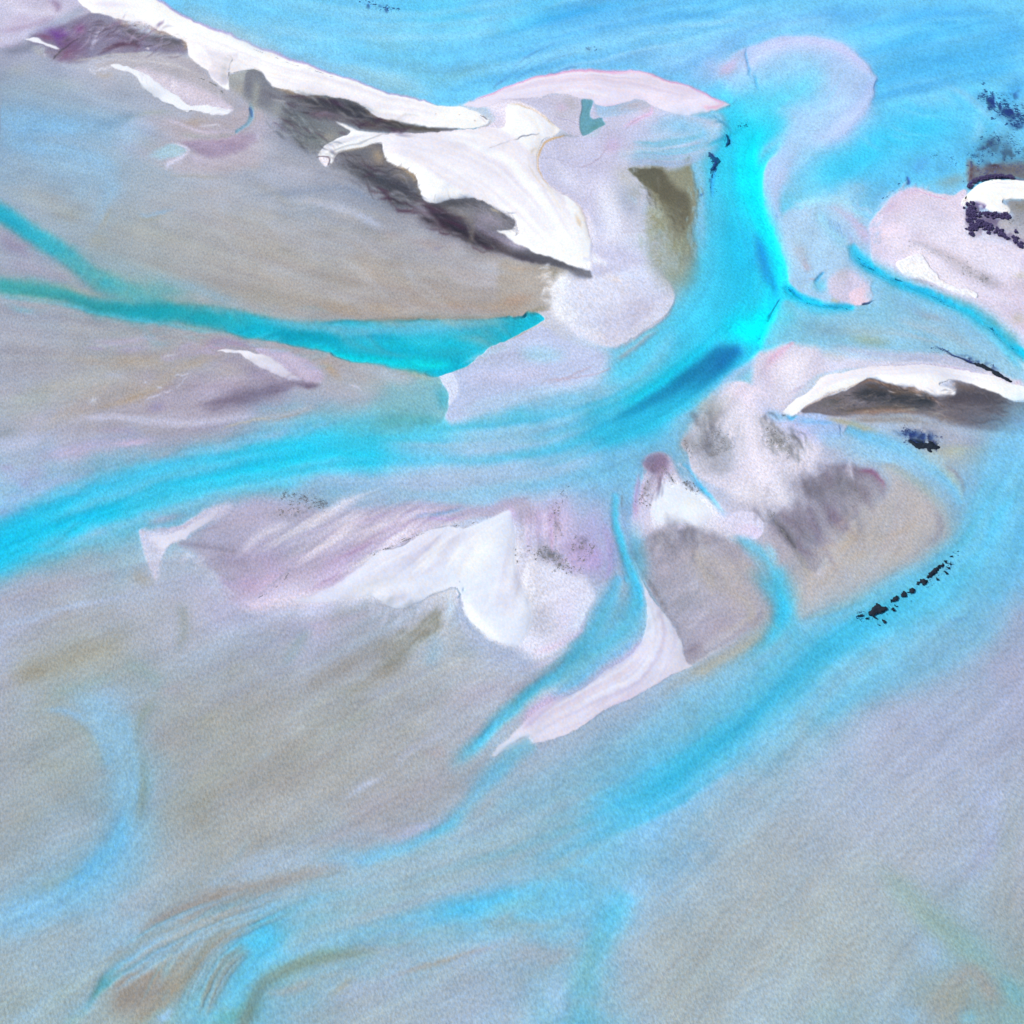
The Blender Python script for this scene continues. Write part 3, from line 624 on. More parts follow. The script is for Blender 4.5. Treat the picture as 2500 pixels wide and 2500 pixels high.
line([(-60,1060),(150,1060),(350,1050)], '9c94a4', 40, a=.6)
line([(-20,1200),(200,1180),(350,1160),(500,1120)], 'b8aeb4', 30, a=.6); line([(100,1215),(250,1190),(380,1170)], '9c948c', [6,10,5], a=.6)
# ---------------------------------------------------------------- white sand of the long spit and the central bar
frame(0, 0)
T1 = 620 / (640 / 1932.)      # one tile to the right, in tile pixels
bar_spit = fill([(560,-120),(575,-10),(605,30),(665,75),(690,100),(760,105),(850,128),(960,150),(1060,165),(1130,205),(1240,250),(1340,300),(1375,350),(1385,420),(1460,480),(1530,520),(1560,580),(1640,640),(1690,655),(1680,600),(1690,540),(1720,535),(1800,518),(T1+10,508),(T1+70,530),(T1+110,590),(T1+160,640),(T1+260,660),(T1+340,700),(T1+430,705),(T1+520,698),(T1+600,718),(T1+700,730),(T1+800,772),(T1+890,845),(T1+1000,888),(T1+1150,918),(T1+1300,930),(T1+1460,938),(T1+1560,952),(T1+1640,945),(T1+1705,930),(T1+1725,895),(T1+1690,860),(T1+1600,810),(T1+1520,782),(T1+1400,772),(T1+1340,765),(T1+1200,735),(T1+1050,690),(T1+800,610),(T1+640,565),(T1+480,520),(T1+200,400),(1932,350),(1750,280),(1600,225),(1500,187),(1400,140),(1300,85),(1130,-10),(1000,-120)], 'fbfaff', soft=5)
line([(1130,-10),(1300,85),(1400,140),(1500,187),(1600,225),(1750,280),(1932,350),(T1+200,400),(T1+480,520),(T1+640,565),(T1+800,610),(T1+1050,690),(T1+1200,735),(T1+1340,765)], 'bcaae0', [11,11,11,12,12,12,12,12,10,9,9,8,7,5], h=3, a=.75)
blob(800,30,130,24,5,'e0d8f0',.7); line([(900,150),(1050,170),(1180,230)], 'ece6f6', 20, a=.7)
fill([(1515,370),(1570,385),(1640,395),(1700,400),(1760,400),(1745,440),(1700,480),(1690,540),(1660,620),(1580,590),(1530,520),(1560,470)], 'dcd6e6', soft=14, a=.85, clip=bar_spit)
line([(1670,410),(1660,470),(1650,540),(1640,600)], 'b8b8b8', [20,26,24,14], a=.7, clip=bar_spit)
line([(1665,415),(1690,420),(1710,440),(1695,490),(1685,525)], '5c6460', [3,6,6,5,4], h=3, a=.75)
line([(1715,537),(1800,518),(1880,515),(T1+40,520)], '565e60', [2,4,3,2], h=3, a=.7)  # shadow beneath the notch of the spit, drawn in as colour
line([(1420,310),(1425,380),(1450,450)], 'e6ddf0', 8, a=.6)
frame(620, 0)
line([(0,360),(150,415),(300,480),(450,535),(600,580)], '6c6880', [2,3,3,3,2], h=3, a=.6, sp=('f',.1,1.35))
line([(1660,855),(1690,870),(1720,895)], '302c40', [2,5,3], h=3, a=.9)
line([(1730,880),(1735,920),(1690,950),(1600,965)], 'b0a4a0', [6,6,6,5], a=.7)
line([(1640,850),(1690,900),(1710,925)], 'd4ccd8', 8, a=.6)
for x, y in ((1340,845),(1520,850),(1620,905)): blob(x,y,5,4,0,'a08c80',.7)
fill([(1000,980,6),(1200,985,5),(1480,955,5),(1650,955,5),(1740,935,5),(1770,870,10),(1700,790,14),(1560,775,10),(1700,720,10),(1932,640,8),(2100,600,8),(2150,900,10),(2060,940,8),(1932,1000),(1700,1060),(1300,1050)], 'e2ddf0', soft=20)
line([(1740,800),(1800,870),(1800,960),(1932,1000)], 'd8d4ea', 30, a=.7)
line([(1560,770),(1700,770),(1760,850),(1780,930)], 'd4d8f0', [10,16,16,12], a=.7)
T2 = 620 / (640 / 1932.)
bar_central = fill([(605,890,10),(650,900,10),(700,925,8),(780,955,6),(960,985,4),(1100,990,4),(1250,985),(1480,962),(1650,962),(1760,960,10),(1850,940,20),(T2+0,770,6),(T2+150,800,6),(T2+280,875,5),(T2+350,920,4),(T2+385,965,4),(T2+330,1000,5),(T2+270,1030,5),(T2+235,1090,5),(T2+213,1170),(T2+225,1260),(T2+290,1350),(T2+370,1420),(T2+460,1470),(T2+530,1530),(T2+580,1640),(T2+610,1750),(T2+640,1880,14),(T2+700,1960,20),(T2+600,1990,20),(T2+480,1965,8),(T2+300,1895,6),(T2+150,1830,6),(T2+20,1765,6),(1840,1722,6),(1790,1700,8),(1800,1690,8),(1900,1690,8),(1932,1720,6),(T2+30,1735,6),(T2+75,1720,6),(T2+60,1640,6),(T2+20,1570,6),(1900,1610,6),(1870,1560,6),(1780,1525,5),(1680,1472,3),(1560,1464,3),(1440,1464,3),(1340,1502,3),(1260,1478,4),(1220,1400,4),(1210,1330,6),(1180,1280,6),(1110,1235,8),(1000,1195,8),(970,1140,8),(950,1080,5),(930,1055,4),(800,1085,5),(680,1115,5),(610,1160,5),(570,1220,6),(540,1180,6),(480,1160,5),(465,1155,5),(500,1110,5),(580,1040,6),(670,990,6),(700,960,6),(660,930,6)], 'f8f8ff', soft=6)
line([(470,1160),(520,1110),(600,1060),(700,1020),(900,985)], 'd8d8e8', [6,16,22,18,8], a=.7, clip=bar_central)
line([(560,1150),(650,1100),(780,1060),(900,1010),(960,990)], 'a8acb4', [5,8,8,7,4], a=.6)
line([(965,995),(1000,990)], '5c5450', [5,6], h=3, a=.9)
line([(900,1000),(970,990),(1020,985)], '8c8884', 5, a=.6)
line([(580,1100),(640,1065),(760,1020)], 'c0c0cc', 12, a=.6)
frame(620, 0)
fill([(470,1168),(540,1170),(555,1210),(530,1238),(500,1225)], 'e8e4f2', soft=5)
line([(445,1172),(500,1165),(545,1175),(552,1210),(535,1235)], '70606c', [3,5,7,6,4], h=3, a=.8)
line([(570,1240),(600,1160),(700,1105)], '9c9490', 10, a=.5)
line([(1000,1060),(1200,1040),(1400,1060),(1600,1120)], 'e6e2f0', [24,40,40,20], a=.8)
line([(1100,1010),(1300,1020),(1500,1070),(1650,1120)], 'd8d4e2', [10,22,22,10], a=.6)
line([(1720,1100),(1820,1070),(1932,1042),(T2+100,1020),(T2+250,990)], '787c8c', [3,5,5,5,3], h=3, a=.85)
line([(1650,1120),(1800,1090),(1932,1060)], 'd0d4e8', 18, a=.6)
line([(1325,1500),(1335,1430)], 'a8a090', 3, h=3, a=.5); line([(1350,1450),(1450,1350),(1560,1300)], 'dce2f4', [10,30,30], a=.6)
line([(1000,1130),(1120,1240)], 'fcfaff', 30, a=.6)
blob(1250,1180,130,40,20,'f0eef8',.6); line([(1500,1430),(1700,1380),(1932,1300)], 'ece8f6', 50, a=.5)
# ---------------------------------------------------------------- barrier between spit and channel
frame(1240, 0)
fill([(180,720,10),(380,695,4),(470,705,4),(545,735,4),(540,960,4),(480,1000,4),(400,960,6),(340,910,6),(250,840),(120,770),(20,750)], 'c9c8e0', soft=8)
fill([(545,740,4),(620,735,4),(650,800),(690,865,4),(900,840,20),(1060,770,12),(1150,820,10),(1300,856,8),(1450,840,8),(1560,850,40),(1560,1000,60),(1400,1160,80),(1100,1180,60),(900,1180,60),(800,1240,60),(700,1500,60),(800,1800,60),(1000,1932,40),(640,2040,30),(600,1750,5),(520,1530,5),(370,1420,5),(285,1345,5),(225,1250,5),(220,1150,5),(260,1060,5),(340,1010,5),(540,990,4),(560,990)], 'c8c8e4', soft=20, a=.9)
line([(330,1010),(420,1000),(540,1000)], '9ca0a8', [6,16,12], a=.7)
blob(470,765,60,50,20,'b4b0b8',.85); blob(400,820,60,40,30,'bcb8c4',.6); line([(330,850),(470,890),(530,910)], '887ca8', 3, h=3, a=.5)
blob(920,770,120,34,-8,'b6b0bc',.9); blob(1000,800,60,30,10,'b8b0c0',.6)
line([(1060,760),(1050,830),(940,890),(820,960)], 'd8b8e0', [10,16,16,10], a=.7); blob(770,1070,60,60,0,'ceb8de',.6); blob(400,790,40,24,0,'d4bcdc',.5)
line([(860,970),(920,900),(1040,850)], 'a89cac', 4, h=3, a=.5)
pool = fill([(548,735),(600,735),(628,742),(615,790),(600,840),(625,875),(690,870),(700,900),(714,932),(650,955),(560,990),(540,960),(528,910),(525,850),(545,790)], '6aa2b8', soft=5)
line([(560,980),(640,950),(710,925)], '78b4c4', 10, a=.6); blob(640,930,40,25,0,'5c9094',.6)
line([(545,1000),(640,990),(700,970)], 'bcd0e4', 16, a=.7)
bar_barrier = fill([(-330,770,10),(-200,745,8),(-100,690),(0,640),(100,610),(200,580),(300,556),(450,530),(600,514),(750,520),(900,532),(1050,556),(1200,592),(1320,632),(1450,695),(1540,740),(1630,772),(1600,790),(1540,812),(1450,842),(1380,855),(1300,856),(1210,840),(1130,805),(1050,768),(990,740),(930,730),(880,745),(800,770),(720,780),(650,770),(625,738),(540,730),(470,705),(380,693),(330,697),(200,722),(60,740),(-60,760),(-200,800)], 'e6def2', soft=6)
for pts, c, w, a in [([(0,690),(200,620),(400,570),(700,560),(1000,590),(1250,660)], 'dcd2e8', 22, .6), ([(330,690),(450,665),(600,680),(800,720)], 'f2eefa', 14, .7),
                     ([(700,640),(900,660),(1100,720),(1300,780)], 'eee8f8', 24, .7), ([(250,660),(500,640),(700,630)], 'd4c8e0', 5, .6), ([(1100,600),(1300,660),(1450,740)], 'e8d4ea', 24, .8),
                     ([(650,760),(750,775),(870,750)], 'e8d0ec', 8, .7), ([(900,700),(1000,730),(1130,790)], 'd8cce6', 6, .5)]:
    line(pts, c, w, a=a, clip=bar_barrier)
line([(-330,770),(-100,690),(0,640),(200,580),(450,530),(600,514),(750,520),(900,534),(1050,558),(1200,594),(1320,634),(1450,697),(1540,742),(1630,774)], 'e2a8d2', [5,8,10,11,13,15,14,11,10,11,10,10,12,8], a=.9)
line([(1500,740),(1580,770),(1500,800),(1400,790)], 'e0acc8', [16,16,14,12], a=.75)
line([(1640,772),(1690,720)], '4c6ca8', [3,6], a=.6); line([(1460,830),(1560,805),(1640,775)], 'a8d8f4', 10, a=.5)
line([(-60,740),(40,735),(160,730),(200,720)], 'b8b0c8', 4, h=3, a=.5)
line([(0,760),(120,790),(220,830),(300,885),(370,950)], 'd8c0a0', [4,8,8,8,5], a=.7)
line([(-20,750),(100,760),(200,810),(320,890)], 'f6f0fa', 10, a=.6)
line([(430,1002),(330,1020),(270,1060),(232,1130),(218,1220),(260,1310),(300,1355)], 'd2b084', [5,8,9,8,7,6,3], h=3, a=.8)
line([(240,1080),(180,1110),(150,1160),(150,1220),(190,1280),(250,1360),(310,1420)], 'dec49c', [8,12,8,7,10,8,5], a=.7)
blob(190,1170,30,60,10,'efe6ee',.8)
line([(225,1260),(280,1330),(370,1415),(460,1470),(530,1530),(585,1640),(610,1760)], 'd8ccd8', [4,4,5,6,6,6,5], h=3, a=.6)
line([(490,1560),(520,1640),(540,1700)], 'e2ccb4', [10,18,8], a=.7)
line([(545,1500),(600,1440),(610,1400)], 'b0a4b8', 4, h=3, a=.5); line([(560,1530),(600,1620),(620,1800)], 'e4ddf0', 14, a=.7)
line([(240,1160),(350,1160),(450,1200),(540,1230)], 'a8a8c0', 4, h=3, a=.5); line([(535,1232),(620,1200),(690,1140),(745,1065)], 'b4a4b8', 5, h=3, a=.6); line([(745,1060),(735,960),(705,890)], 'b8b4c4', 5, h=3, a=.5)
line([(240,1200),(330,1240),(480,1240)], 'b8b8d0', 26, a=.5)
blob(870,1480,60,110,-10,'a4acc4',.8); blob(760,1300,130,70,0,'bcbcd8',.6); blob(800,1700,140,140,0,'c8c8e4',.6)
blob(1150,930,160,60,-20,'a4c8e8',.8); blob(1300,960,140,80,0,'80c0e8',.8); blob(1200,1050,180,60,-10,'a4c4e4',.8); blob(1000,1130,150,50,0,'b8ccdc',.7); blob(1230,1180,50,50,0,'c0d0e8',.6)
line([(1330,860),(1440,850),(1530,870),(1570,930)], '64bce4', [10,24,30,20], a=.7); line([(1500,850),(1550,890),(1620,940),(1630,1000)], '4080b4', 6, h=3, a=.35)
line([(1350,900),(1450,1000),(1500,1100)], '80c4ec', [50,60,60], a=.7); line([(1500,1000),(1560,950)], '98ccf0', 40, a=.6)
line([(1420,1100),(1400,1250),(1420,1400),(1420,1600),(1440,1932)], '8cc4e8', [40,50,40,40,50], a=.75)
# weed under the west bank of the channel
fill([(880,1235,8),(1000,1225,20),(1100,1180,40),(1180,1240,40),(1290,1220,40),(1320,1130,30),(1350,1250,20),(1380,1400,20),(1395,1520,16),(1370,1650,25),(1340,1710,30),(1365,1850,60),(1320,2020,130),(1200,2100,150),(1080,1960,120),(1050,1800,60),(1040,1600,40),(1060,1440,30),(980,1330,20),(920,1280,14)], '8f907c', soft=30, a=.95)
blob(860,1290,90,60,30,'b4b0a8',.6); blob(930,1400,60,60,0,'a4a8a8',.6)
fill([(888,1242,5),(980,1240,6),(1100,1235,12),(1150,1260,20),(1240,1380,40),(1330,1450,30),(1350,1560,30),(1330,1680,30),(1260,1640,40),(1150,1490,30),(1060,1400,14),(980,1330,10)], '636358', soft=30, a=.9)
line([(1100,1270),(1110,1340),(1130,1450)], '85887c', 12, a=.4); line([(1290,1150),(1320,1200),(1330,1300)], '8a8c74', 24, a=.6)
line([(1050,1450),(1040,1560),(1060,1700)], 'a0a090', 24, a=.7); blob(1130,1640,90,110,0,'9c9c84',.6,sp=('m',-.4,1.2)); blob(1100,1560,60,60,0,'b0c0c4',.6,sp=('m',0,1.5)); blob(1260,1620,80,160,0,'74746a',.6); blob(1110,1780,70,90,0,'a0a8ac',.7); blob(1190,1930,120,70,0,'a4b4bc',.7); blob(1330,1800,40,120,0,'7c8478',.6); blob(1290,1850,60,100,0,'80887c',.6,sp=('m',-.4,1.4)); blob(1090,1850,60,120,0,'a8acb0',.6)
line([(1010,1440),(1010,1520),(1000,1600)], 'b4c8e0', 22, a=.6); line([(880,1420),(930,1460),(950,1500)], 'a8c4e0', 12, a=.6)
# strands of weed in the channel
line([(1480,1100),(1520,1160),(1530,1220),(1505,1270)], '2c3868', [5,12,16,7], h=3, a=.85, sp=('f',-.2,0.90)); line([(1470,1180),(1500,1190),(1520,1230)], '2c3868', 8, a=.7, sp=('f',0,1.35))
line([(1530,1200),(1510,1300),(1500,1400),(1510,1480)], '1c74cc', [10,10,8,6], a=.7); line([(1485,1300),(1490,1340)], '2c4488', 8, h=3, a=.7, sp=('f',0,1.35)); blob(1430,1430,16,8,-40,'2c5cac',.7)
line([(1610,985),(1630,1030),(1620,1065),(1600,1070)], '182c60', [4,6,6,3], h=3, a=.85); line([(1605,990),(1595,1050)], '285090', 4, h=3, a=.6)
line([(1690,925),(1740,900),(1770,930)], '2c6cb4', 14, a=.7, sp=('f',.2,1.35)); line([(1500,930),(1560,900),(1610,950)], '3488b8', 8, a=.5)
# ---------------------------------------------------------------- sand fan at the mouth
frame(1860, 0)
T3 = T2
blob(-420,560,140,90,-10,'98bcec',.7)
bar_fan = fill([(-200,680,60),(-290,600,70),(-310,500,60),(-250,420,40),(-170,372,14),(-110,352,8),(-60,338,6),(0,325,5),(100,290,4),(180,275,4),(260,272,4),(340,276,4),(420,285,4),(500,302,4),(580,330,4),(640,355,4),(700,392,4),(755,440,4),(800,490,4),(830,530,3),(858,570,3),(845,600,4),(830,640,4),(832,690,5),(815,740,8),(780,790,16),(700,860,30),(580,950,40),(450,1030,50),(330,1120,60),(250,1200,60),(180,1320,40),(130,1450,30),(140,1600,20),(110,1680,6),(60,1630,5),(30,1530,4),(14,1400,4),(16,1300,4),(30,1220,6),(70,1160,20),(150,1060,40),(200,900,60),(50,760,60),(-100,720,60)], 'aac4f0', soft=20, a=.92)
line([(-200,400),(-80,365),(100,320),(260,300),(420,310),(600,370),(740,460),(820,560)], 'b4c0ee', [30,34,26,20,20,30,40,40], a=.7)
line([(800,560),(800,680),(740,790),(600,890),(450,990),(300,1090)], 'b0beee', [30,36,50,60,50,40], a=.7)
line([(60,480),(200,430),(350,470),(500,560)], '98caf2', 60, a=.6)
line([(400,620),(200,700),(0,760),(-200,820)], '58cdf4', [60,80,80,80], a=.85); blob(330,570,130,60,-10,'7cccf2',.7); blob(200,650,140,60,-25,'40ccf2',.7)
line([(100,760),(-50,840),(-160,980)], '30dcf8', [80,80,60], a=.7); blob(60,720,160,60,-15,'30d4f4',.6)
line([(300,900),(150,1000),(0,1130),(-60,1280)], 'a0c8f0', [50,40,30,20], a=.5)
line([(-20,1150),(-30,1300),(-20,1450),(0,1600)], '08ecfc', [40,50,40,30], a=.6)
line([(60,1180),(40,1300),(40,1420),(70,1550)], 'b0bce4', [20,20,16,20], a=.8)
line([(858,570),(840,610),(830,650),(832,700)], '5c8cd8', [4,5,5,4], h=3, a=.6)
blob(-250,500,120,44,-40,'d8b4cc',.55); line([(-330,540),(-240,500),(-150,410)], 'd0b4d4', [20,34,20], a=.45); blob(-360,500,60,60,0,'a8b8e4',.6)
line([(-230,700),(-210,640),(-190,580)], '7898d0', [6,8,5], a=.4)
# ---------------------------------------------------------------- little pink bar and its creek
fill([(130,1590,30),(250,1510,30),(350,1480,30),(480,1468,16),(570,1475,14),(660,1520,20),(720,1580,30),(780,1680,40),(820,1780,30),(860,1900,30),(820,2010,20),(810,2080,10),(780,2200,8),(660,2260,6),(500,2220,8),(400,2200,16),(260,2140,14),(190,2060,8),(180,1950,10),(130,1800,8),(90,1700,10)], 'aac8ea', soft=20, a=.95)
line([(240,1520),(340,1490),(480,1470),(600,1490),(700,1560),(760,1640)], '98d8f2', [16,16,10,10,16,20], a=.8)
line([(450,1490),(560,1520),(660,1600),(740,1700),(790,1800)], 'ccbcdc', [18,30,40,46,40], a=.65); blob(770,1740,50,90,-20,'d0b8d4',.4)
line([(380,1530),(460,1620),(560,1760),(650,1850)], '8cccec', [40,60,60,40], a=.75)
for i in range(9):
    line([(500+18*i,1580+10*i),(525+20*i,1710+14*i)], '5c84d0', 3.5, h=3, a=.55 if i < 5 else .2)
line([(600,1660),(660,1760),(720,1840)], 'b0b4d8', [20,30,20], a=.5, sp=('f',0,0.68))
line([(100,1560),(115,1600)], '5c78c0', 9, a=.6, sp=('f',0,1.35)); line([(230,1530),(330,1510)], '58a8d4', 14, a=.5)
blob(290,1840,60,50,60,'b4acb4',.85); line([(290,1860),(330,1960),(350,2000)], 'c4a8b0', [30,30,10], a=.8)
blob(250,1640,100,60,-20,'b4cdf0',.6)
frame(1860, 620)
fill([(480,190,20),(560,130,40),(680,130,40),(760,200,30),(800,260,10),(822,310,5),(800,350,5),(740,380,4),(690,388,4),(620,370,8),(540,330,20),(480,280,20)], 'd6cce4', soft=30, a=.85)
bar_pinkend = fill([(640,290),(700,262),(770,270),(815,310),(805,345),(750,378),(690,386),(650,340)], 'e8d4e8', soft=10, a=.8)
blob(590,160,50,60,10,'b4b0b8',.6); line([(640,280),(650,230),(620,180)], 'bcb0c4', 10, a=.5); line([(490,330),(540,345),(580,360)], 'b8b094', 14, a=.7)
line([(220,200),(320,240),(390,200),(430,160),(470,125)], 'b4dcf0', [14,14,12,10,8], a=.5)
line([(380,240),(400,180),(440,140),(468,125)], '1c88c8', [12,14,8,4], a=.8); blob(420,230,50,40,-50,'58c4e4',.7); line([(330,180),(370,185),(400,170)], 'd0b8c8', 10, a=.6)
line([(165,220),(200,270),(270,310),(360,350),(470,385),(580,400),(690,405)], '0cbcec', [20,28,26,26,24,24,16], h=2.6, a=.95)
line([(190,240),(230,280),(310,330)], '1070b0', [7,8,4], h=3, a=.85); line([(330,335),(420,372),(520,380),(600,390)], '1488c0', 6, h=3, a=.7)
line([(735,378),(790,365),(835,342)], '102c60', [5,6,3], h=3, a=.9); line([(250,300),(340,340),(450,375)], '2ce4f8', 7, a=.7)
line([(240,340),(400,410),(560,430),(700,410)], '48c0e8', [18,30,36,30], a=.7)
line([(130,315),(90,380),(55,450),(42,490)], '183c7c', [4,5,7,5], h=3, a=.85)
blob(80,210,20,70,-10,'1884d8',.9); line([(60,150),(95,260)], '1880d0', 10, a=.6)
# flat between the creeks
fill([(160,330,20),(300,400,30),(500,460,30),(800,400,30),(900,250,30),(700,60,30),(900,180,30),(1200,310,30),(1500,420,30),(1750,640,30),(1932,830,20),(1932,930,10),(1700,860),(1400,760),(1000,740),(600,720),(220,640,20),(0,680,40),(60,500,40)], '84c0e0', soft=30, a=.75)
blob(500,560,200,50,0,'90b0c8',.6); line([(600,620),(800,640),(1000,650)], '98a898', [30,46,30], a=.8); line([(560,570),(750,580),(900,600)], 'a4aca8', 30, a=.5)
line([(900,300),(1100,380),(1300,440),(1500,560),(1700,720)], '8cc0e4', [60,60,60,50,30], a=.7); line([(1050,390),(1250,460),(1400,510)], 'a0acc0', [20,30,20], a=.6)
line([(200,480),(400,520),(600,560)], '80b4d0', 50, a=.5); line([(740,280),(830,330),(900,400)], '9cccf0', 40, a=.7)
line([(430,690),(700,720),(950,740),(1200,760),(1450,800),(1800,900)], 'b8bcd8', [40,34,30,26,26,26], a=.7)
line([(700,670),(900,705),(1100,720)], 'c8d0dc', [3,5,3], a=.5); line([(760,748),(800,740)], '8888a0', 4, h=3, a=.7)
line([(850,800),(1100,780),(1350,800)], 'a09cb8', [10,14,8], a=.5)
line([(1260,690),(1400,750),(1540,800),(1680,860),(1780,910),(1835,940)], '101c40', [2,4,8,12,11,8], h=3, a=.97, sp=('f',-.9,0.99))
line([(1400,735),(1550,780),(1700,840),(1760,870)], '304c88', [5,12,14,8], a=.7, sp=('f',0,0.90))
# eastern creek
line([(640,-80),(700,20),(800,100),(950,170),(1100,240),(1250,300),(1400,360),(1550,430),(1700,530),(1830,640),(2000,780)], ['38c0ec','20bce8','18b8e4','1cb4e0','14b8e4','14bce8','10c4ee'], [30,40,44,40,36,36,36,40,44,50,60], h=2.8, a=.95)
line([(690,30),(760,85),(860,130)], '1058a0', [3,6,5], h=3, a=.8, sp=('f',-.5,0.90)); line([(880,150),(1000,200),(1120,255),(1230,300),(1360,350),(1440,390)], '1470b4', [4,7,9,8,7,4], h=3, a=.8, sp=('f',-.9,0.90))
line([(1660,520),(1720,570),(1800,640)], '1068ac', [4,6,5], h=3, a=.6); line([(1790,670),(1860,690),(1932,740)], '1878b8', 8, a=.6, sp=('f',-.3,0.90))
line([(780,110),(950,200),(1200,310),(1450,430),(1650,580),(1800,720),(1932,870)], '60ccf0', [14,16,16,18,20,24,24], a=.7)

# plume east of the fan
frame(1860, 0)
line([(560,1010),(400,1110),(290,1230),(230,1380)], '60d0f6', [50,50,50,40], a=.7); line([(1000,950),(760,1080),(540,1230),(400,1380)], '40c8f6', [70,90,90,70], a=.7)
line([(860,640),(1050,620),(1300,690),(1480,800)], '84ccf4', [30,50,50,30], a=.6); line([(820,760),(960,740),(1200,800)], '70c8f4', 50, a=.5)
rays((820,620), (560,1040), (1560,760), (1100,1330), ['6cccf6','48bef2','84d2f8'], 20, 16, .35, bend=.08)
rays((-100,800), (250,1000), (150,330), (760,480), ['78d4f6','a8c8f2','b4c2f0'], 22, 20, .4, bend=.12)
line([(770,800),(640,910),(480,1030),(330,1160),(220,1290)], 'b6c2ee', [26,40,50,46,30], a=.6)
# ---------------------------------------------------------------- eastern island
frame(1860, 0)
bar_east = fill([(800,1660,14),(850,1580,14),(930,1490,12),(1000,1430,14),(1070,1390,14),(1150,1380,14),(1230,1405,10),(1330,1435,8),(1420,1440,10),(1500,1400,8),(1520,1460),(1500,1520),(1515,1600),(1505,1720),(1600,1760),(1750,1790),(2100,1900),(2200,2740,20),(1932,2560,14),(1850,2490,14),(1700,2385,14),(1550,2275,12),(1400,2195,12),(1250,2145,10),(1100,2095,10),(950,2035,10),(830,1960,12),(800,1880,14),(800,1790,14)], 'd6cfe7', soft=16)
line([(880,1620),(960,1510),(1070,1420),(1180,1410)], 'ccb8d4', [24,30,30,20], a=.8); line([(830,1640),(900,1550),(960,1480)], 'b4b4c4', 10, a=.6)
line([(1000,1540),(1200,1500),(1400,1500)], 'ccc8e0', 50, a=.7); line([(950,1600),(1200,1610),(1480,1650)], 'c8c4dc', 40, a=.6); blob(1250,1680,200,40,5,'d8d4ea',.8)
line([(1100,1390),(1250,1440),(1370,1480)], 'd090bc', [2,4,3], h=3, a=.6)
line([(850,1800),(920,1720),(1000,1700),(1120,1730)], 'e8daee', [40,50,40,30], a=.8)
line([(1070,1780),(1200,1830),(1350,1890),(1500,1950),(1650,2050)], '9c98a8', [6,22,30,30,24], a=.8)
line([(1150,1730),(1350,1800),(1600,1860),(1932,1980)], 'e0dcf2', [24,40,50,60], a=.8)
line([(1200,1850),(1400,1920),(1500,1950)], '949098', 12, a=.5)
frame(1860, 620)
line([(960,60),(1000,-10),(1150,-40),(1300,20)], 'c8c4d8', [16,24,30,30], a=.5)
bar_knoll = fill([(990,70,14),(1040,40,10),(1120,15,6),(1180,15),(1220,70),(1250,120),(1290,160),(1310,190),(1420,250),(1470,260),(1560,280),(1590,300),(1570,325),(1480,310),(1380,270),(1290,230),(1220,200),(1140,185,10),(1050,150,12)], 'faf8ff', soft=4)
line([(1180,10),(1230,90),(1290,160)], 'e8e0ee', 8, a=.6)
line([(1000,120),(1080,180),(1200,220),(1330,270)], 'e8d8ea', [14,18,16,10], a=.7); line([(1040,200),(1160,200),(1240,240)], 'b0a8b4', [6,14,10], a=.7); blob(1245,235,10,5,10,'504c58',.8)
fill([(1290,-20),(1450,40),(1600,110),(1720,180),(1750,230),(1650,230),(1500,150),(1380,80)], 'a49ca4', soft=40, a=.8)
line([(1440,80),(1560,140),(1660,190),(1700,230)], '847c80', [18,30,34,20], a=.8, sp=('f',-.5,0.68)); line([(1500,100),(1600,160),(1680,210)], '6c6664', [8,16,12], a=.7, sp=('fm',.2,1.12))
line([(1300,60),(1450,200),(1600,260),(1750,330),(1900,380)], 'e0dcf0', [40,40,30,30,40], a=.7); blob(1750,80,150,60,15,'e2e0f4',.8); blob(1900,230,100,60,0,'c4bccc',.7); blob(1900,150,60,30,0,'b4ac9c',.6)
line([(1440,270),(1520,265),(1590,300)], 'c0b8d4', 4, h=3, a=.6)
line([(1250,270),(1400,330),(1530,400),(1680,490),(1800,590),(1932,690)], 'b0aaac', [10,18,24,30,34,40], a=.8); line([(1640,340),(1720,390),(1800,440)], 'd8d4e8', [10,16,14], a=.6)
blob(1680,505,40,20,0,'98907c',.9); blob(1900,480,60,40,0,'b0a898',.6); blob(1830,620,60,40,35,'b4a8a8',.6)
frame(1860, 0)
bar_islet = fill([(1470,1500,6),(1530,1430),(1600,1365),(1680,1340),(1780,1326),(1932,1322),(2200,1330),(2200,1470),(1932,1462),(1820,1470),(1780,1500),(1830,1540),(1800,1580,6),(1700,1560,6),(1620,1530,8),(1540,1505,8),(1500,1520,8)], 'fdfcff', soft=5)
line([(1600,1390),(1750,1360),(1900,1345)], 'e8e2f4', 5, a=.7); line([(1650,1400),(1800,1390),(1932,1400)], 'f0ecf8', 8, a=.7); line([(1480,1490),(1540,1475)], 'd8c0c0', 8, a=.6)
line([(1520,1390),(1555,1345),(1630,1315),(1720,1308),(1800,1302),(1860,1315)], '3c3464', [9,13,13,12,12,6], h=3, a=.95, sp=('f',-.9,1.12))
line([(1860,1318),(1932,1322),(2100,1320)], '706490', 5, h=3, a=.8)
fill([(1810,1490,20),(1900,1470,16),(2200,1470,10),(2200,1850,20),(1932,1780,30),(1820,1730,30),(1760,1690,30),(1700,1640,20),(1760,1600),(1840,1600)], '94949c', soft=20, a=.9)
blob(1900,1520,80,40,0,'8c887c',.7); blob(1780,1650,70,40,10,'a8a4a4',.6)
line([(1560,1510),(1620,1520),(1650,1540)], '50407c', 18, h=3, a=.8, sp=('fm',-.2,1.35))
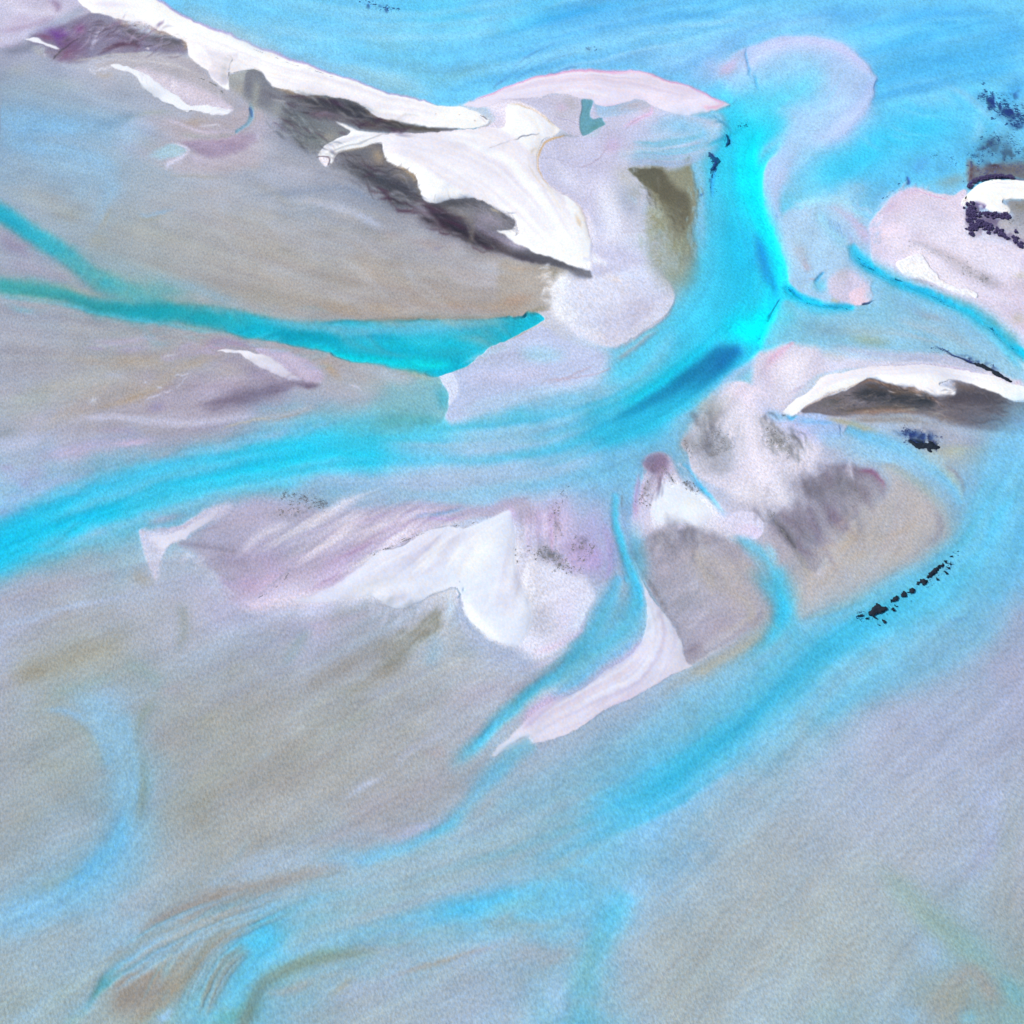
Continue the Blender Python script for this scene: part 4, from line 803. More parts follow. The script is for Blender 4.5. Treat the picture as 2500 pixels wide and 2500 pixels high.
fill([(1520,1520),(1600,1525),(1620,1570),(1700,1575),(1800,1582),(1820,1600),(1740,1620),(1720,1660),(1770,1690),(1830,1720),(1900,1750),(2000,1790),(2000,1830),(1900,1810),(1820,1770),(1720,1730),(1660,1690),(1620,1680),(1610,1720),(1570,1745),(1520,1710),(1510,1620)], '5a5070', soft=8, a=.9, sp=('f',-.9,0.68))
line([(1560,1520),(1540,1600),(1550,1700)], '342c5c', [22,26,30], a=.85, sp=('f',-.4,0.90)); line([(1590,1650),(1720,1710),(1850,1770),(1980,1820)], '3c345c', [20,24,24,20], a=.85, sp=('f',-.1,0.90)); line([(1620,1590),(1720,1590),(1810,1592)], '483c74', [14,16,10], a=.85, sp=('f',-.6,0.90)); blob(1660,1640,60,40,30,'483c64',.8,sp=('f',-.2,0.90))
line([(1850,1640),(1932,1700),(2000,1720)], '5c5868', 60, a=.6, sp=('f',.3,0.90))
# ---------------------------------------------------------------- southern island with its dark weed
frame(1860, 620)
fill([(-60,760,40),(60,700,30),(200,650,30),(400,690,40),(500,760,40),(800,790,20),(1200,800,14),(1600,870,10),(1932,960,10),(1932,1000),(1300,900),(800,850),(400,900),(200,1100),(150,1180,6),(50,1120,10),(-60,1050,20)], 'd4d0e6', soft=20, a=.95)
line([(0,820),(100,740),(200,660),(240,660)], 'd8b0d0', [16,20,16,10], a=.75); blob(40,900,70,90,20,'b8acc4',.7); blob(220,800,120,80,-30,'e6e2f4',.8); blob(250,960,140,80,-40,'e2e0f2',.7)
line([(430,720),(540,770),(640,800)], 'c0b8b8', 24, a=.6)
line([(160,1040),(260,1000),(330,960)], 'b8b0c8', [8,12,8], a=.6)
frame(1860, 620)
weed_south = fill([(290,1155,6),(400,1080,6),(520,1040,6),(640,1000,5),(720,950,5),(790,925,5),(880,935,10),(1000,960,14),(1120,985,16),(1200,1040,16),(1300,1050,14),(1430,1040,20),(1420,960,30),(1400,935,10),(1500,945,8),(1620,990,6),(1740,1030,5),(1850,1085,5),(1932,1095,5),(2200,1150),(2200,1330,20),(1932,1330,12),(1800,1310,20),(1600,1290,30),(1350,1250,40),(1100,1190,30),(850,1190,40),(650,1190,30),(450,1185,14)], '75707a', soft=20, a=.97)
line([(640,1040),(800,1030),(1000,1060),(1200,1090),(1320,1100)], '363c46', [40,54,60,56,40], a=.9, sp=('m',-1.3,1.3))
line([(720,960),(850,990),(1000,1010),(1150,1020),(1280,1080)], '5e524c', [10,20,26,24,16], a=.8, sp=('m',-.5,1.4)); line([(700,970),(790,940),(900,960),(1050,985)], '8c6c58', [5,10,12,8], a=.7)
line([(1300,1090),(1450,1060),(1650,1060),(1850,1120)], '504c58', [50,70,70,50], a=.85); line([(1400,950),(1500,980),(1600,1010)], '6c5c58', 20, a=.6)
line([(1000,960),(1150,1010),(1260,1070),(1330,1130)], 'b0948c', [8,12,10,6], a=.7, sp=('m',-.3,2)); line([(1120,1020),(1180,1060)], 'e0d8e0', 8, a=.6); line([(920,1000),(1000,1015)], 'd8ccd0', 5, a=.6)
line([(380,1110),(500,1090),(650,1090)], '686870', [12,30,30], a=.8, sp=('f',-.6,0.68)); line([(600,1060),(700,1090),(780,1110)], 'b0aeb4', 7, a=.5, sp=('f',0,0.90)); line([(700,1030),(820,1100)], '787c84', 6, a=.5)
line([(500,1140),(750,1150),(950,1130),(1200,1150)], '5c5654', [16,20,20,20], a=.7); line([(600,1170),(800,1165),(1000,1160),(1200,1195)], 'a08070', [10,20,22,14], a=.7)
line([(1250,1140),(1320,1190),(1400,1220)], '8c8084', 14, a=.5); line([(1350,1160),(1600,1200),(1900,1240)], '645c68', [40,60,40], a=.6); blob(1910,1240,80,50,-20,'8a4c74',.6)
line([(1500,1290),(1750,1270),(1932,1310)], '7c6e7c', 24, a=.6)
bar_south = fill([(160,1180,5),(220,1090,5),(310,1040,5),(370,990,8),(430,920,8),(500,890,6),(600,880,6),(720,855,5),(850,835,4),(980,825,4),(1120,824,4),(1260,832,4),(1400,850,4),(1550,875,4),(1700,910,4),(1800,945,4),(1932,960,4),(2200,1030,4),(2200,1110,4),(1932,1080,4),(1850,1078,4),(1800,1060,4),(1700,1015,5),(1600,985,6),(1500,945,6),(1410,930,5),(1300,960,14),(1420,1000,14),(1420,1040,12),(1300,1040,12),(1220,1025,12),(1150,985,14),(1060,960,14),(960,950,10),(900,935,10),(850,915,6),(780,920,5),(730,945,4),(650,985,4),(520,1020,4),(400,1070,5),(320,1120,4),(280,1150,4),(250,1180,5),(200,1188,4)], 'fcfaff', soft=5)
blob(1220,990,120,36,5,'f0ebf2',.8); line([(1000,850),(1250,860),(1500,900)], 'fdfcff', 16, a=.5)
line([(720,950),(640,992),(520,1028),(400,1080),(310,1135)], 'c8b4a4', 5, h=3, a=.6); line([(340,990),(420,920),(500,885)], 'd8c8c0', 5, a=.6)
line([(850,826),(1000,818),(1200,820),(1400,842),(1600,880)], 'c4b8dc', 6, h=3, a=.6)
line([(1845,944),(1932,920)], 'dcc4dc', 14, a=.6)
# pool and creek south of it
line([(-10,1100),(50,1150),(150,1195),(250,1205),(330,1200)], '38b4e8', [10,16,20,16,10], h=2.6, a=.95); line([(-60,1060),(0,1110)], '60c4f0', 12, a=.8)
fill([(250,1200,8),(350,1165,8),(480,1180,10),(560,1220,8),(600,1260,20),(585,1360,5),(480,1350,10),(420,1390,30),(300,1300,30),(220,1240,20)], 'a8bce8', soft=12, a=.9)
line([(230,1225),(330,1230),(480,1240),(570,1240)], '78b0e8', [10,20,16,12], a=.8); line([(300,1215),(400,1220)], '88bcec', 16, a=.6); line([(330,1290),(450,1310),(550,1320)], 'bcc0e8', 30, a=.7)
line([(574,1245),(582,1300),(584,1355)], '5070b0', [4,4,4], h=4, a=.7); line([(440,1360),(520,1345),(584,1358)], '7c90c4', 4, h=3, a=.6)
line([(170,1240),(220,1255),(300,1245)], 'a07c94', [4,8,4], a=.6)
line([(620,1270),(700,1310),(850,1380),(1000,1440),(1150,1510),(1250,1580),(1350,1650),(1440,1730),(1500,1830)], ['74c0ec','70c0f0','7cc4ee','84c4ea','7cc0e8','78bce4','7cbce4'], [60,60,66,64,56,56,60,60,60], h=2.6, a=.95)
line([(600,1400),(800,1470),(950,1520),(1100,1600)], '98c4e4', [50,50,36,30], a=.7); line([(450,1360),(550,1420)], 'a8c8e8', 40, a=.6)
line([(450,1195),(600,1230),(750,1280),(880,1310)], 'b0ac94', [12,22,26,20], a=.8)
line([(600,1210),(800,1220),(1050,1230),(1280,1260)], '948880', [20,26,30,22], a=.75); line([(1080,1250),(1200,1255),(1300,1280)], '7c7474', 18, a=.5, sp=('f',-.3,0.68)); blob(1200,1310,250,40,5,'b0a8b0',.6); blob(1500,1400,200,70,0,'b4a8b4',.7); blob(1420,1500,200,70,0,'b4b0a8',.7); blob(1580,1400,80,40,-20,'a89cb8',.5)
line([(930,1310),(1050,1330),(1200,1340)], '5c88c4', [14,26,20], a=.6)
line([(1040,1310),(1120,1340),(1220,1360),(1300,1400)], '2c4480', [16,36,44,26], a=.9, sp=('f',-.3,0.72)); line([(1080,1370),(1150,1400),(1240,1420),(1300,1425)], '182438', [12,26,36,20], h=3, a=.95, sp=('f',-1.0,0.90))
line([(1240,1440),(1280,1520),(1400,1540)], 'a4c4d8', 50, a=.7); line([(1300,1530),(1420,1640),(1470,1750),(1500,1850)], 'b4b0ac', [26,30,26,16], a=.7); line([(1340,1560),(1430,1620),(1480,1700),(1510,1800)], '988890', [10,16,16,18], a=.75); line([(1290,1570),(1400,1650),(1450,1720)], 'b8b8a4', 24, a=.6); line([(1490,1680),(1560,1700),(1560,1850)], 'b0a4b4', 40, a=.6)
blob(1450,1450,180,40,-5,'b4b49c',.6)
# wide eastern channel
V()
line([(1990,790),(1910,860),(1880,930),(1870,990),(1850,1040),(1800,1090),(1730,1140),(1640,1180),(1540,1230),(1470,1300),(1400,1360),(1330,1420),(1250,1480),(1180,1530),(1080,1590),(960,1640),(840,1690),(700,1710),(560,1720),(470,1740)], ['78c0ee','74c0ec','70c0ee','64c4ee','60c4ee','54c0ea','50bce8','58bce8','68c0ea','70c4ec','68c0ec','70c4ec','78c4ec'], [60,70,70,60,60,56,56,54,60,60,60,56,54,54,50,46,46,50,50,40], h=2.4, a=.9)
line([(1860,1040),(1790,1100),(1700,1150),(1600,1200),(1500,1260),(1440,1320),(1370,1390),(1300,1450),(1240,1490)], '28b4e0', [12,16,18,18,20,22,24,24,16], a=.75)
line([(1500,1250),(1440,1310),(1390,1370),(1330,1420)], '18a4d4', [10,14,14,10], a=.6)
line([(1900,900),(1880,980),(1850,1050)], '50bcec', [20,24,20], a=.6); line([(1940,930),(1920,1030),(1860,1110),(1780,1170)], '60b8e4', [16,26,26,20], a=.6)
line([(1920,1080),(1850,1150),(1760,1210),(1670,1260),(1580,1300)], '58b4e0', [16,22,24,24,24], a=.7); line([(1840,1160),(1800,1170),(1740,1210)], '5090cc', 6, a=.5)
line([(1560,1300),(1480,1350),(1400,1420)], '70c4ee', 30, a=.6)
line([(1960,1140),(1880,1200),(1780,1250),(1700,1310),(1600,1380)], 'a4a8c8', [20,30,36,46,50], a=.7)
line([(1450,1380),(1380,1450),(1300,1510),(1230,1560),(1130,1620)], '84c0ec', [26,30,30,26,26], a=.6)
line([(1300,1440),(1200,1510),(1120,1550),(1040,1590)], '60bce8', [16,20,20,16], a=.6); line([(1240,1490),(1200,1510),(1160,1530)], '3ca8dc', 14, a=.5)
line([(1190,1680),(1150,1740),(1120,1800),(1100,1880),(1085,1980)], ['54c4f0','5cc0e8','60bce0','68b8d8'], [20,30,34,34,34], h=2.4, a=.85); line([(1140,1740),(1110,1810),(1090,1900)], '60b0c0', [8,14,16], a=.5)
line([(1190,1630),(1200,1680),(1160,1720)], '8cc4f0', 30, a=.5); line([(1060,1820),(1050,1880),(1070,1940)], 'a0c4f0', [14,20,20], a=.6)
# ---------------------------------------------------------------- mud flats among the southern creeks
frame(1240, 620)
fill([(1260,1400,8),(1330,1300,40),(1420,1130,50),(1520,1040,50),(1620,970,30),(1700,950,6),(1800,990,6),(1880,1040,6),(1960,1090,8),(2050,1170,10),(2110,1260,20),(2280,1320,40),(2330,1400,50),(2280,1520,40),(2250,1600,16),(2200,1640,14),(2080,1830,30),(1980,1840,30),(1900,1800,40),(1750,1790,40),(1620,1740,40),(1500,1700,20),(1380,1620,10),(1340,1560,6),(1320,1480,6)], 'd6d4e8', soft=20, a=.97)
bar_pale = fill([(1330,1560,10),(1340,1420,40),(1450,1270,50),(1600,1120,40),(1640,1000,20),(1760,970,8),(1880,1040,8),(2050,1170,16),(2280,1400,40),(2250,1600,20),(2080,1830,30),(1900,1800,40),(1600,1720,40),(1400,1640,20)], 'd8d6ea', soft=20, paint=False)
blob(1750,1060,110,70,30,'ded4ea',.8); line([(1640,960),(1740,960),(1860,1020),(1960,1090)], 'e0d8ee', [12,16,12,8], a=.8)
blob(1500,1150,100,110,20,'a8a8a8',.8); blob(1540,1250,60,120,0,'94949c',.6); blob(1440,1100,60,60,-40,'b0b4b4',.6)
blob(1530,1420,120,120,-10,'8c8c94',.75); blob(1530,1400,100,90,0,'6c6c78',.7,sp=('f',.1,0.90)); blob(1550,1570,110,70,10,'a4a4b0',.7); blob(1300,1400,50,60,20,'8c8484',.7); line([(1300,1400),(1330,1500)], '6c6468', 14, a=.6, sp=('f',0,0.90))
line([(1340,1290),(1420,1220),(1500,1150)], 'c4c0c0', 24, a=.5)
frame(1860, 620)
blob(130,1380,110,50,50,'8c8c88',.85,sp=('f',-.5,0.68)); blob(90,1250,100,40,30,'a4a09c',.7); line([(30,1330),(120,1400),(230,1460)], '74746c', [20,36,24], a=.8, sp=('f',0,0.90)); line([(200,1300),(260,1360),(290,1420)], '8c8c84', 16, a=.6, sp=('f',.2,0.90)); blob(100,1530,60,10,0,'a0a0a0',.5,sp=('f',0,0.90))
blob(250,1500,220,80,0,'d0cee0',.6); blob(160,1700,160,90,10,'e2e2f4',.8); blob(330,1330,110,40,20,'d4c8e8',.7)
fill([(-60,1850,20),(60,1840,20),(200,1830,14),(330,1760,10),(400,1640,8),(470,1610,8),(500,1560,30),(620,1550,30),(760,1580,30),(880,1640,30),(930,1740,30),(830,1830,50),(700,1932,60),(560,2010),(470,2130,40),(430,2330,20),(330,2330,10),(250,2240,12),(150,2080,10),(80,2000,10),(-40,1930,20)], '8c8898', soft=30, a=.9)
line([(-40,1860),(60,1920),(120,2000),(200,2090),(250,2180)], '5c5c68', [30,30,24,20,14], a=.8); blob(680,1740,120,60,30,'6e6a76',.7); blob(470,1760,120,60,0,'7c7886',.6); blob(680,1600,120,40,10,'7a6a80',.7)
line([(700,1590),(800,1600),(870,1660),(920,1740)], '8c4c74', [12,20,16,10], a=.7)
line([(250,1930),(400,1900),(560,1960)], '908c9c', 60, a=.5); line([(400,2000),(420,2150),(450,2300)], '9090a4', 44, a=.6); blob(300,1850,140,40,-10,'a09cb0',.6)
line([(120,2020),(190,2090),(230,2150),(240,2200)], '484854', [4,10,10,6], a=.7, sp=('f',-.3,0.90))
fill([(860,1850,40),(960,1700,40),(900,1560,30),(1000,1560,16),(1130,1640,12),(1260,1760,14),(1340,1850,16),(1380,1960,20),(1400,2080,16),(1330,2180,14),(1200,2240,14),(1050,2330,20),(850,2420,20),(600,2560,20),(420,2640,20),(280,2710,20),(260,2600,30),(330,2420,30),(450,2330,40),(560,2100,60),(720,1960,50)], 'b2aaac', soft=30, a=.95)
line([(820,1550),(960,1580),(1100,1650),(1230,1770),(1320,1880)], 'b0a898', [16,20,20,20,16], a=.7); blob(750,2080,160,60,10,'b0a498',.8); blob(600,2180,100,60,-50,'b4a494',.7); blob(720,2260,200,60,-10,'b0aca0',.7)
line([(1280,1870),(1320,1980),(1290,2090),(1200,2160)], '8c8494', [20,34,30,16], a=.75); line([(1200,2020),(1240,2090),(1150,2180),(1000,2250)], 'a09498', [10,16,20,20], a=.6); blob(1130,2090,70,60,0,'b4b0b0',.5)
line([(330,2440),(360,2380),(480,2330),(600,2240)], 'bca8a0', [14,20,20,14], a=.6); blob(440,2350,36,40,20,'b8b8d0',.6); blob(620,2370,60,20,60,'b0b4c8',.6); blob(380,2550,60,80,10,'b8aca8',.7); line([(330,2700),(500,2640),(680,2560)], 'acb0a0', [10,14,10], a=.6)
line([(200,2140),(280,2250),(340,2370),(340,2450)], 'a09c98', [12,24,24,14], a=.7); line([(340,2390),(320,2480),(330,2560)], '9490a8', 14, a=.5)
# creek down the middle of the delta
V()
line([(1443,772),(1470,785),(1500,790)], '4cb8ec', [6,8,5], a=.7)
frame(1240, 620)
line([(1270,1540),(1320,1590),(1390,1680),(1470,1770),(1550,1870),(1640,1960)], ['78c4ec','40b0e4','38b0e4','3cb4e8','50bcec'], [14,18,18,20,22,20], h=3, a=.95)
line([(1300,1580),(1370,1660),(1450,1760)], '6c98d0', 6, a=.6)
frame(1240, 1240)
line([(1500,-20),(1570,20),(1640,70)], '48b0e8', [12,18,14], a=.85); line([(1560,20),(1640,50),(1700,90)], '88b4ec', 16, a=.7)
fill([(1600,60,20),(1700,10,14),(1800,20,8),(1850,60,6),(1878,120,5),(1875,180,6),(1840,220,6),(1760,232,6),(1690,215,10),(1620,160,20)], 'd6d6f0', soft=12, a=.95)
bar_nub = fill([(1640,150,14),(1700,120,20),(1800,120,20),(1870,170,8),(1840,220,6),(1760,232,6),(1690,215,10)], 'd8cdea', soft=10, a=.7)
line([(1600,180),(1700,240),(1800,310),(1890,410),(1945,520),(1990,640),(2015,750),(1985,870),(1890,980),(1760,1090),(1600,1220)], ['70b8e0','60c4ec','5cc4ec','54c4ec','48c0ec','44c4ec','50c4ec','58c4ec'], [26,40,56,64,68,66,64,80,100,100,90], h=2.4, a=.97, taper=(.6,2.4))
line([(1890,240),(1935,330),(1980,430)], '98d4f2', [24,30,24], a=.75); line([(1930,500),(2000,640),(2040,760),(2000,860)], '28b8e8', [20,28,28,20], a=.75); line([(1860,420),(1910,560),(1960,700)], '84c4e8', [12,16,12], a=.6)
line([(1550,130),(1640,200),(1720,290),(1800,370)], '90acc8', [10,14,14,10], a=.6)
# mud flat west of it
fill([(950,330,20),(1080,150,50),(1150,110,30),(1230,130,20),(1290,90,30),(1370,110,40),(1450,180,40),(1560,200,30),(1680,270,30),(1780,380,20),(1850,500,14),(1900,620,14),(1915,720,14),(1880,820,20),(1800,880,30),(1680,950,20),(1560,1030,14),(1440,1100,10),(1330,1160,6),(1300,1080,4),(1285,1010,4),(1240,890,4),(1180,800,5),(1110,720,6),(1040,600,6),(980,480,6),(945,400,8)], 'a4a0b0', soft=20, a=.95)
line([(1080,190),(1130,260),(1220,330)], '7e7e8c', [40,40,30], a=.75); blob(1300,190,60,70,-20,'6c6c7a',.8); blob(1200,290,60,50,0,'84848f',.6); blob(1450,230,70,50,30,'8a8896',.7)
blob(1580,450,220,110,30,'b2aca8',.85); blob(1700,650,110,120,20,'b6aaa4',.75); blob(1400,400,110,90,0,'aca8a8',.5); line([(1600,300),(1740,420),(1840,560),(1890,700)], '9c94a0', [20,24,20,16], a=.6)
blob(1150,640,130,100,40,'9496a8',.7); blob(1350,750,140,90,20,'a4a4bc',.7); blob(1500,880,150,70,-20,'988ea0',.7); blob(1380,1050,80,50,-20,'7e7488',.85); line([(1180,760),(1240,860),(1290,980)], '888698', 30, a=.7); line([(960,370),(1040,540),(1130,700),(1230,850)], '807c84', [12,14,16,10], a=.75, sp=('m',-1,1.2))
line([(1260,450),(1400,560),(1550,640),(1650,700)], 'b0b0c4', [10,24,24,14], a=.5, sp=('f',-.2,0.68)); blob(960,350,60,50,60,'8c7c8c',.7)
line([(1500,930),(1650,880),(1780,800),(1850,720)], 'b0a49c', [14,24,24,14], a=.6); line([(1330,1165),(1450,1100),(1600,1020),(1720,950)], 'c0bcc8', [6,10,10,6], a=.7)
line([(1300,1240),(1450,1180),(1600,1100),(1750,1010),(1880,900)], 'acaca4', [30,44,40,34,20], a=.8); line([(1080,1420),(1250,1290),(1380,1230)], 'a4b0b8', [30,40,30], a=.6)
# white triangle with the long tail
bar_blade = fill([(935,380,6),(960,420,4),(985,500,3),(1020,600,4),(1060,680,4),(1110,740,4),(1180,810,3),(1225,890,3),(1255,940,3),(1282,1010,3),(1290,1070,3),(1325,1150,3),(1360,1160,4),(1300,1200,4),(1180,1260,3),(1040,1330,3),(900,1410,3),(780,1470,3),(650,1545,3),(520,1620,4),(380,1690,6),(250,1735,8),(120,1770,8),(0,1795,8),(-120,1830,10),(-80,1770,14),(0,1720,14),(60,1650,20),(180,1540,26),(340,1430,26),(520,1340,24),(700,1230,24),(860,1120,24),(950,1020,18),(1000,900,8),(1010,780,6),(1010,680,6),(990,560,5),(960,440,4)], 'dfdbee', soft=8)
line([(960,440),(1000,580),(1080,720),(1180,830),(1240,940),(1290,1080)], 'e8eafa', [5,12,26,40,40,30], a=.8, clip=bar_blade); line([(1020,650),(1050,740),(1080,860)], 'c8c4d4', [8,14,14], a=.6, clip=bar_blade)
line([(990,900),(930,1030),(800,1140),(600,1270),(400,1380),(200,1500),(80,1620)], 'c6b0d4', [20,34,40,44,44,44,30], a=.75)
line([(740,1200),(580,1320),(400,1440),(200,1580),(80,1650)], 'b6a8c4', [20,34,40,40,20], a=.75); line([(1270,1180),(1100,1290),(900,1390),(700,1500),(500,1600),(300,1690)], 'e2d8ee', [16,20,20,20,20,20], a=.75, clip=bar_blade)
line([(0,1760),(150,1720),(330,1660)], 'ece2f6', [20,24,16], a=.7); blob(820,1350,50,24,0,'c4c0d0',.6); blob(1080,1060,60,60,0,'d4d2e2',.6)
line([(1250,1230),(1100,1310),(960,1390),(820,1460),(660,1550)], 'a0a8c0', 4, h=3, a=.4)
# ---------------------------------------------------------------- channel west of the blade and its mouth
line([(790,-120),(785,0),(800,120),(840,250),(880,380),(910,480),(935,600),(930,720),(900,850),(800,960)], ['64bce4','4cb8dc','48bce0','4cbce4','50bce8','50b8e4','58b4e0'], [24,26,28,32,36,40,50,60,60,60], h=2.6, a=.95, taper=(.3,2))
line([(840,480),(780,600),(720,720),(660,850),(580,980),(480,1080),(360,1190),(220,1310),(80,1440),(-60,1560),(-170,1660),(-330,1800),(-450,1920)], ['6cb8e0','64b4dc','60b4d8','58b0d4','50b0d4','4cb4d8','48b8dc','58bce4','68bce4'], [24,50,66,76,76,66,60,56,54,50,50,56,60], h=2.3, a=.92, taper=(.5,3.4))
line([(900,800),(820,920),(700,1020),(560,1110),(400,1220),(240,1340)], '54b0d4', [40,50,50,44,40,36], a=.7); line([(620,990),(500,1090),(370,1190)], '3c9cc0', [16,24,16], a=.6)
line([(950,900),(860,1030),(740,1110),(600,1210),(450,1310),(300,1420)], '94b4e4', [16,24,24,22,20,16], a=.8); line([(830,560),(850,680),(820,820),(720,920)], '94b0cc', [12,20,24,24], a=.5)
line([(900,430),(950,540),(965,660),(960,780)], '34b4e4', [14,16,16,14], a=.7); line([(835,20),(830,-60),(850,-120)], '808890', 8, a=.6); line([(860,480),(880,560)], '38acd8', 8, a=.6)
line([(680,100),(740,200),(760,320),(760,440),(700,560)], 'a898cc', [30,40,40,30,24], a=.6); line([(760,250),(790,320),(800,420)], '8ca4d4', 20, a=.6)
# ---------------------------------------------------------------- pale ground in the middle of the delta
frame(1240, 1240)
blob(330,100,160,200,10,'c8b8d8',.8); blob(520,330,150,150,0,'b8a4cc',.8); blob(640,100,90,130,0,'b4acd8',.6); blob(650,380,90,110,0,'b49cd0',.6)
fill([(-60,430,40),(60,300,40),(200,380,40),(330,420,30),(450,480,30),(560,520,40),(640,640,30),(590,760,24),(560,880,20),(480,980,20),(380,1050,24),(250,1110,24),(100,1150,24),(-60,1120,20),(-150,1060,5),(-210,1000,5),(-300,950,5),(-350,860,5),(-370,780,4),(-395,640,5),(-320,500,30),(-200,300,40)], 'd8daf0', soft=30, a=.95)
blob(200,820,140,120,0,'bcbccc',.8); blob(160,640,140,60,-20,'c8c8d8',.6); blob(60,560,120,70,0,'dce4f6',.6); blob(420,800,60,140,15,'d8d4ee',.7); blob(80,980,160,50,10,'e0e2f8',.8)
line([(560,880),(470,960),(330,1030),(150,1080)], 'd6c8e4', [24,30,30,30], a=.7); line([(480,1020),(350,1100),(200,1170),(0,1200)], 'c8bcd8', [16,24,30,30], a=.6)
line([(340,60),(360,130),(380,220)], '948898', [20,26,16], a=.7); blob(330,30,40,60,0,'a088a8',.5,sp=('f',0,0.90)); blob(280,320,110,60,20,'8c8c9a',.7)
line([(230,330),(310,340),(370,380),(420,430)], '54585e', [20,30,34,24], a=.85, sp=('f',-.1,0.90)); line([(480,260),(560,240),(620,230)], '78748c', 24, a=.6, sp=('f',.1,0.90)); blob(520,290,70,50,0,'8c7c98',.6,sp=('f',0,0.68)); line([(420,470),(500,490),(560,480)], 'a8a0bc', 14, a=.6, sp=('f',.2,0.90)); blob(110,340,110,20,-8,'a0a0b0',.5,sp=('f',.1,0.90))
line([(400,330),(430,400),(480,430)], 'dcdcf0', [14,20,12], a=.6, sp=('f',-.2,0.90)); line([(90,150),(160,80),(260,40)], 'c4a8cc', 24, a=.5)
# slope and tail of it
line([(450,1080),(350,1160),(200,1250),(50,1340),(-100,1450)], '9c98a8', [16,24,30,34,30], a=.6)
line([(600,760),(540,900),(460,1000)], 'b0a4c4', [8,14,14], a=.5)
# purple flat right of the channel mouth
frame(1240, 620)
fill([(1000,1540,12),(1040,1470,10),(1130,1455,14),(1190,1500,20),(1250,1620,30),(1330,1750,30),(1430,1850,30),(1400,1990),(1250,2030),(1080,2060),(960,2100),(900,2000,30),(950,1800,30),(985,1650,14)], 'cec8de', soft=20, a=.92)
blob(1080,1530,90,70,-20,'80708e',.9); blob(1130,1580,40,60,10,'a078a8',.7); blob(1000,1600,16,22,0,'90b8dc',.9,h=4); blob(1100,1500,50,30,0,'88687c',.5)
line([(960,1600),(950,1720),(930,1850),(940,2000)], 'b89cc4', [10,22,22,20], a=.7); line([(1000,1650),(985,1780),(965,1900)], 'd0bcdc', 12, a=.7)
line([(1060,1640),(1020,1740),(1000,1850)], '948c98', [24,30,20], a=.7, sp=('f',-.3,0.68)); line([(1140,1580),(1180,1640),(1230,1700)], '605c6c', [12,16,8], a=.8, sp=('f',.1,0.90)); line([(1270,1670),(1330,1700),(1380,1750),(1420,1780)], '48485c', [10,18,16,8], a=.85, sp=('f',0,0.99))
bar_white = fill([(1120,1700,20),(1200,1720,20),(1260,1690,14),(1320,1740,20),(1440,1830,20),(1500,1932,20),(1420,2000,20),(1330,1990,20),(1180,1990,20),(1060,1950,20),(1050,1850,20)], 'e4ecfc', soft=20, a=.92)
blob(1200,1800,90,60,-10,'eef2ff',.6)
line([(1390,1760),(1480,1850),(1540,1932)], 'dcc8dc', [6,10,10], a=.6)
line([(1230,1530),(1270,1560),(1340,1620),(1420,1720)], 'dcd8ec', [16,14,14,10], a=.5)
# ---------------------------------------------------------------- pale islands in the centre south
frame(620, 1240)
fill([(-120,-20,60),(100,-60,60),(400,0,60),(700,40,40),(1000,-20,40),(1300,-40,40),(1700,-20,30),(2000,-80,40),(2050,100,40),(1700,60,20),(1500,110,14),(1200,180,12),(950,300,10),(800,420,20),(650,550,20),(450,640,20),(250,720,30),(0,760,30),(-150,700,40),(-300,560,40),(-420,300,60),(-300,100,50)], 'b0a8c0', soft=30, a=.9)
blob(200,150,300,80,-15,'b4b0c4',.7); blob(250,250,230,80,-25,'9c9cac',.6); blob(600,60,300,50,0,'a4a0b8',.6)
blob(580,490,150,90,-35,'a482ac',.85); line([(400,560),(620,400),(820,270),(1000,150),(1250,90)], 'a88cb8', [30,50,46,40,24], a=.75)
line([(100,480),(300,380),(560,260),(800,150),(1050,60),(1300,0)], 'c8b8d8', [14,20,20,20,18,14], a=.6); line([(-60,620),(120,540),(260,460)], 'c8b4d4', [30,40,30], a=.6); line([(20,640),(150,560),(240,490),(300,450)], '8c90a4', [6,8,10,5], a=.6)
line([(0,20),(200,50),(400,120)], '8c8c98', 40, a=.4); line([(-200,380),(-60,420),(100,440)], '9894a8', 60, a=.5); line([(-60,250),(80,400),(160,460)], 'a494b4', 40, a=.5)
line([(180,30),(260,40),(420,10)], '585c64', [8,16,14], a=.6, sp=('f',.2,0.90)); 
line([(1050,80),(1250,65),(1450,30),(1600,-20)], '80b0e4', [10,18,16,12], a=.7); line([(1250,80),(1400,85),(1600,70)], 'b48cd4', [10,14,8], a=.6)
line([(-60,700),(150,680),(350,640),(500,650)], 'd4cae4', [24,30,30,20], a=.7)
rays((1250,-80), (2000,-40), (-250,380), (250,740), ['c4b8d6','9894aa','d6cee6','b09cc0','a8a4b8','c8b4d4'], 60, 16, .5, bend=.04)
rays((1700,-60), (2050,40), (350,650), (1000,640), ['e4e2f4','c8bcdc','b0a8c0','f0f0fc'], 34, 18, .5, bend=.03)
bar_centre = fill([(280,690,40),(450,620,50),(600,560,60),(780,440,50),(900,335,26),(1000,295,8),(1120,255,10),(1250,180,10),(1380,145,10),(1500,140,12),(1560,150,20),(1700,90,20),(1850,30,14),(1900,40,20),(1910,120,30),(1930,250,40),(1932,400,50),(2000,600,60),(2050,800,60),(1960,1020,20),(1850,1010,4),(1780,980,4),(1700,930,4),(1640,880,4),(1570,830,4),(1545,770,4),(1530,680,6),(1510,630,5),(1500,610,4),(1460,585,4),(1400,600,4),(1300,635,4),(1200,690,4),(1120,730,4),(1060,738,4),(1000,725,6),(950,690,14),(880,655,14),(800,660,24),(600,690,24)], 'e2e8fb', soft=10, a=.95)
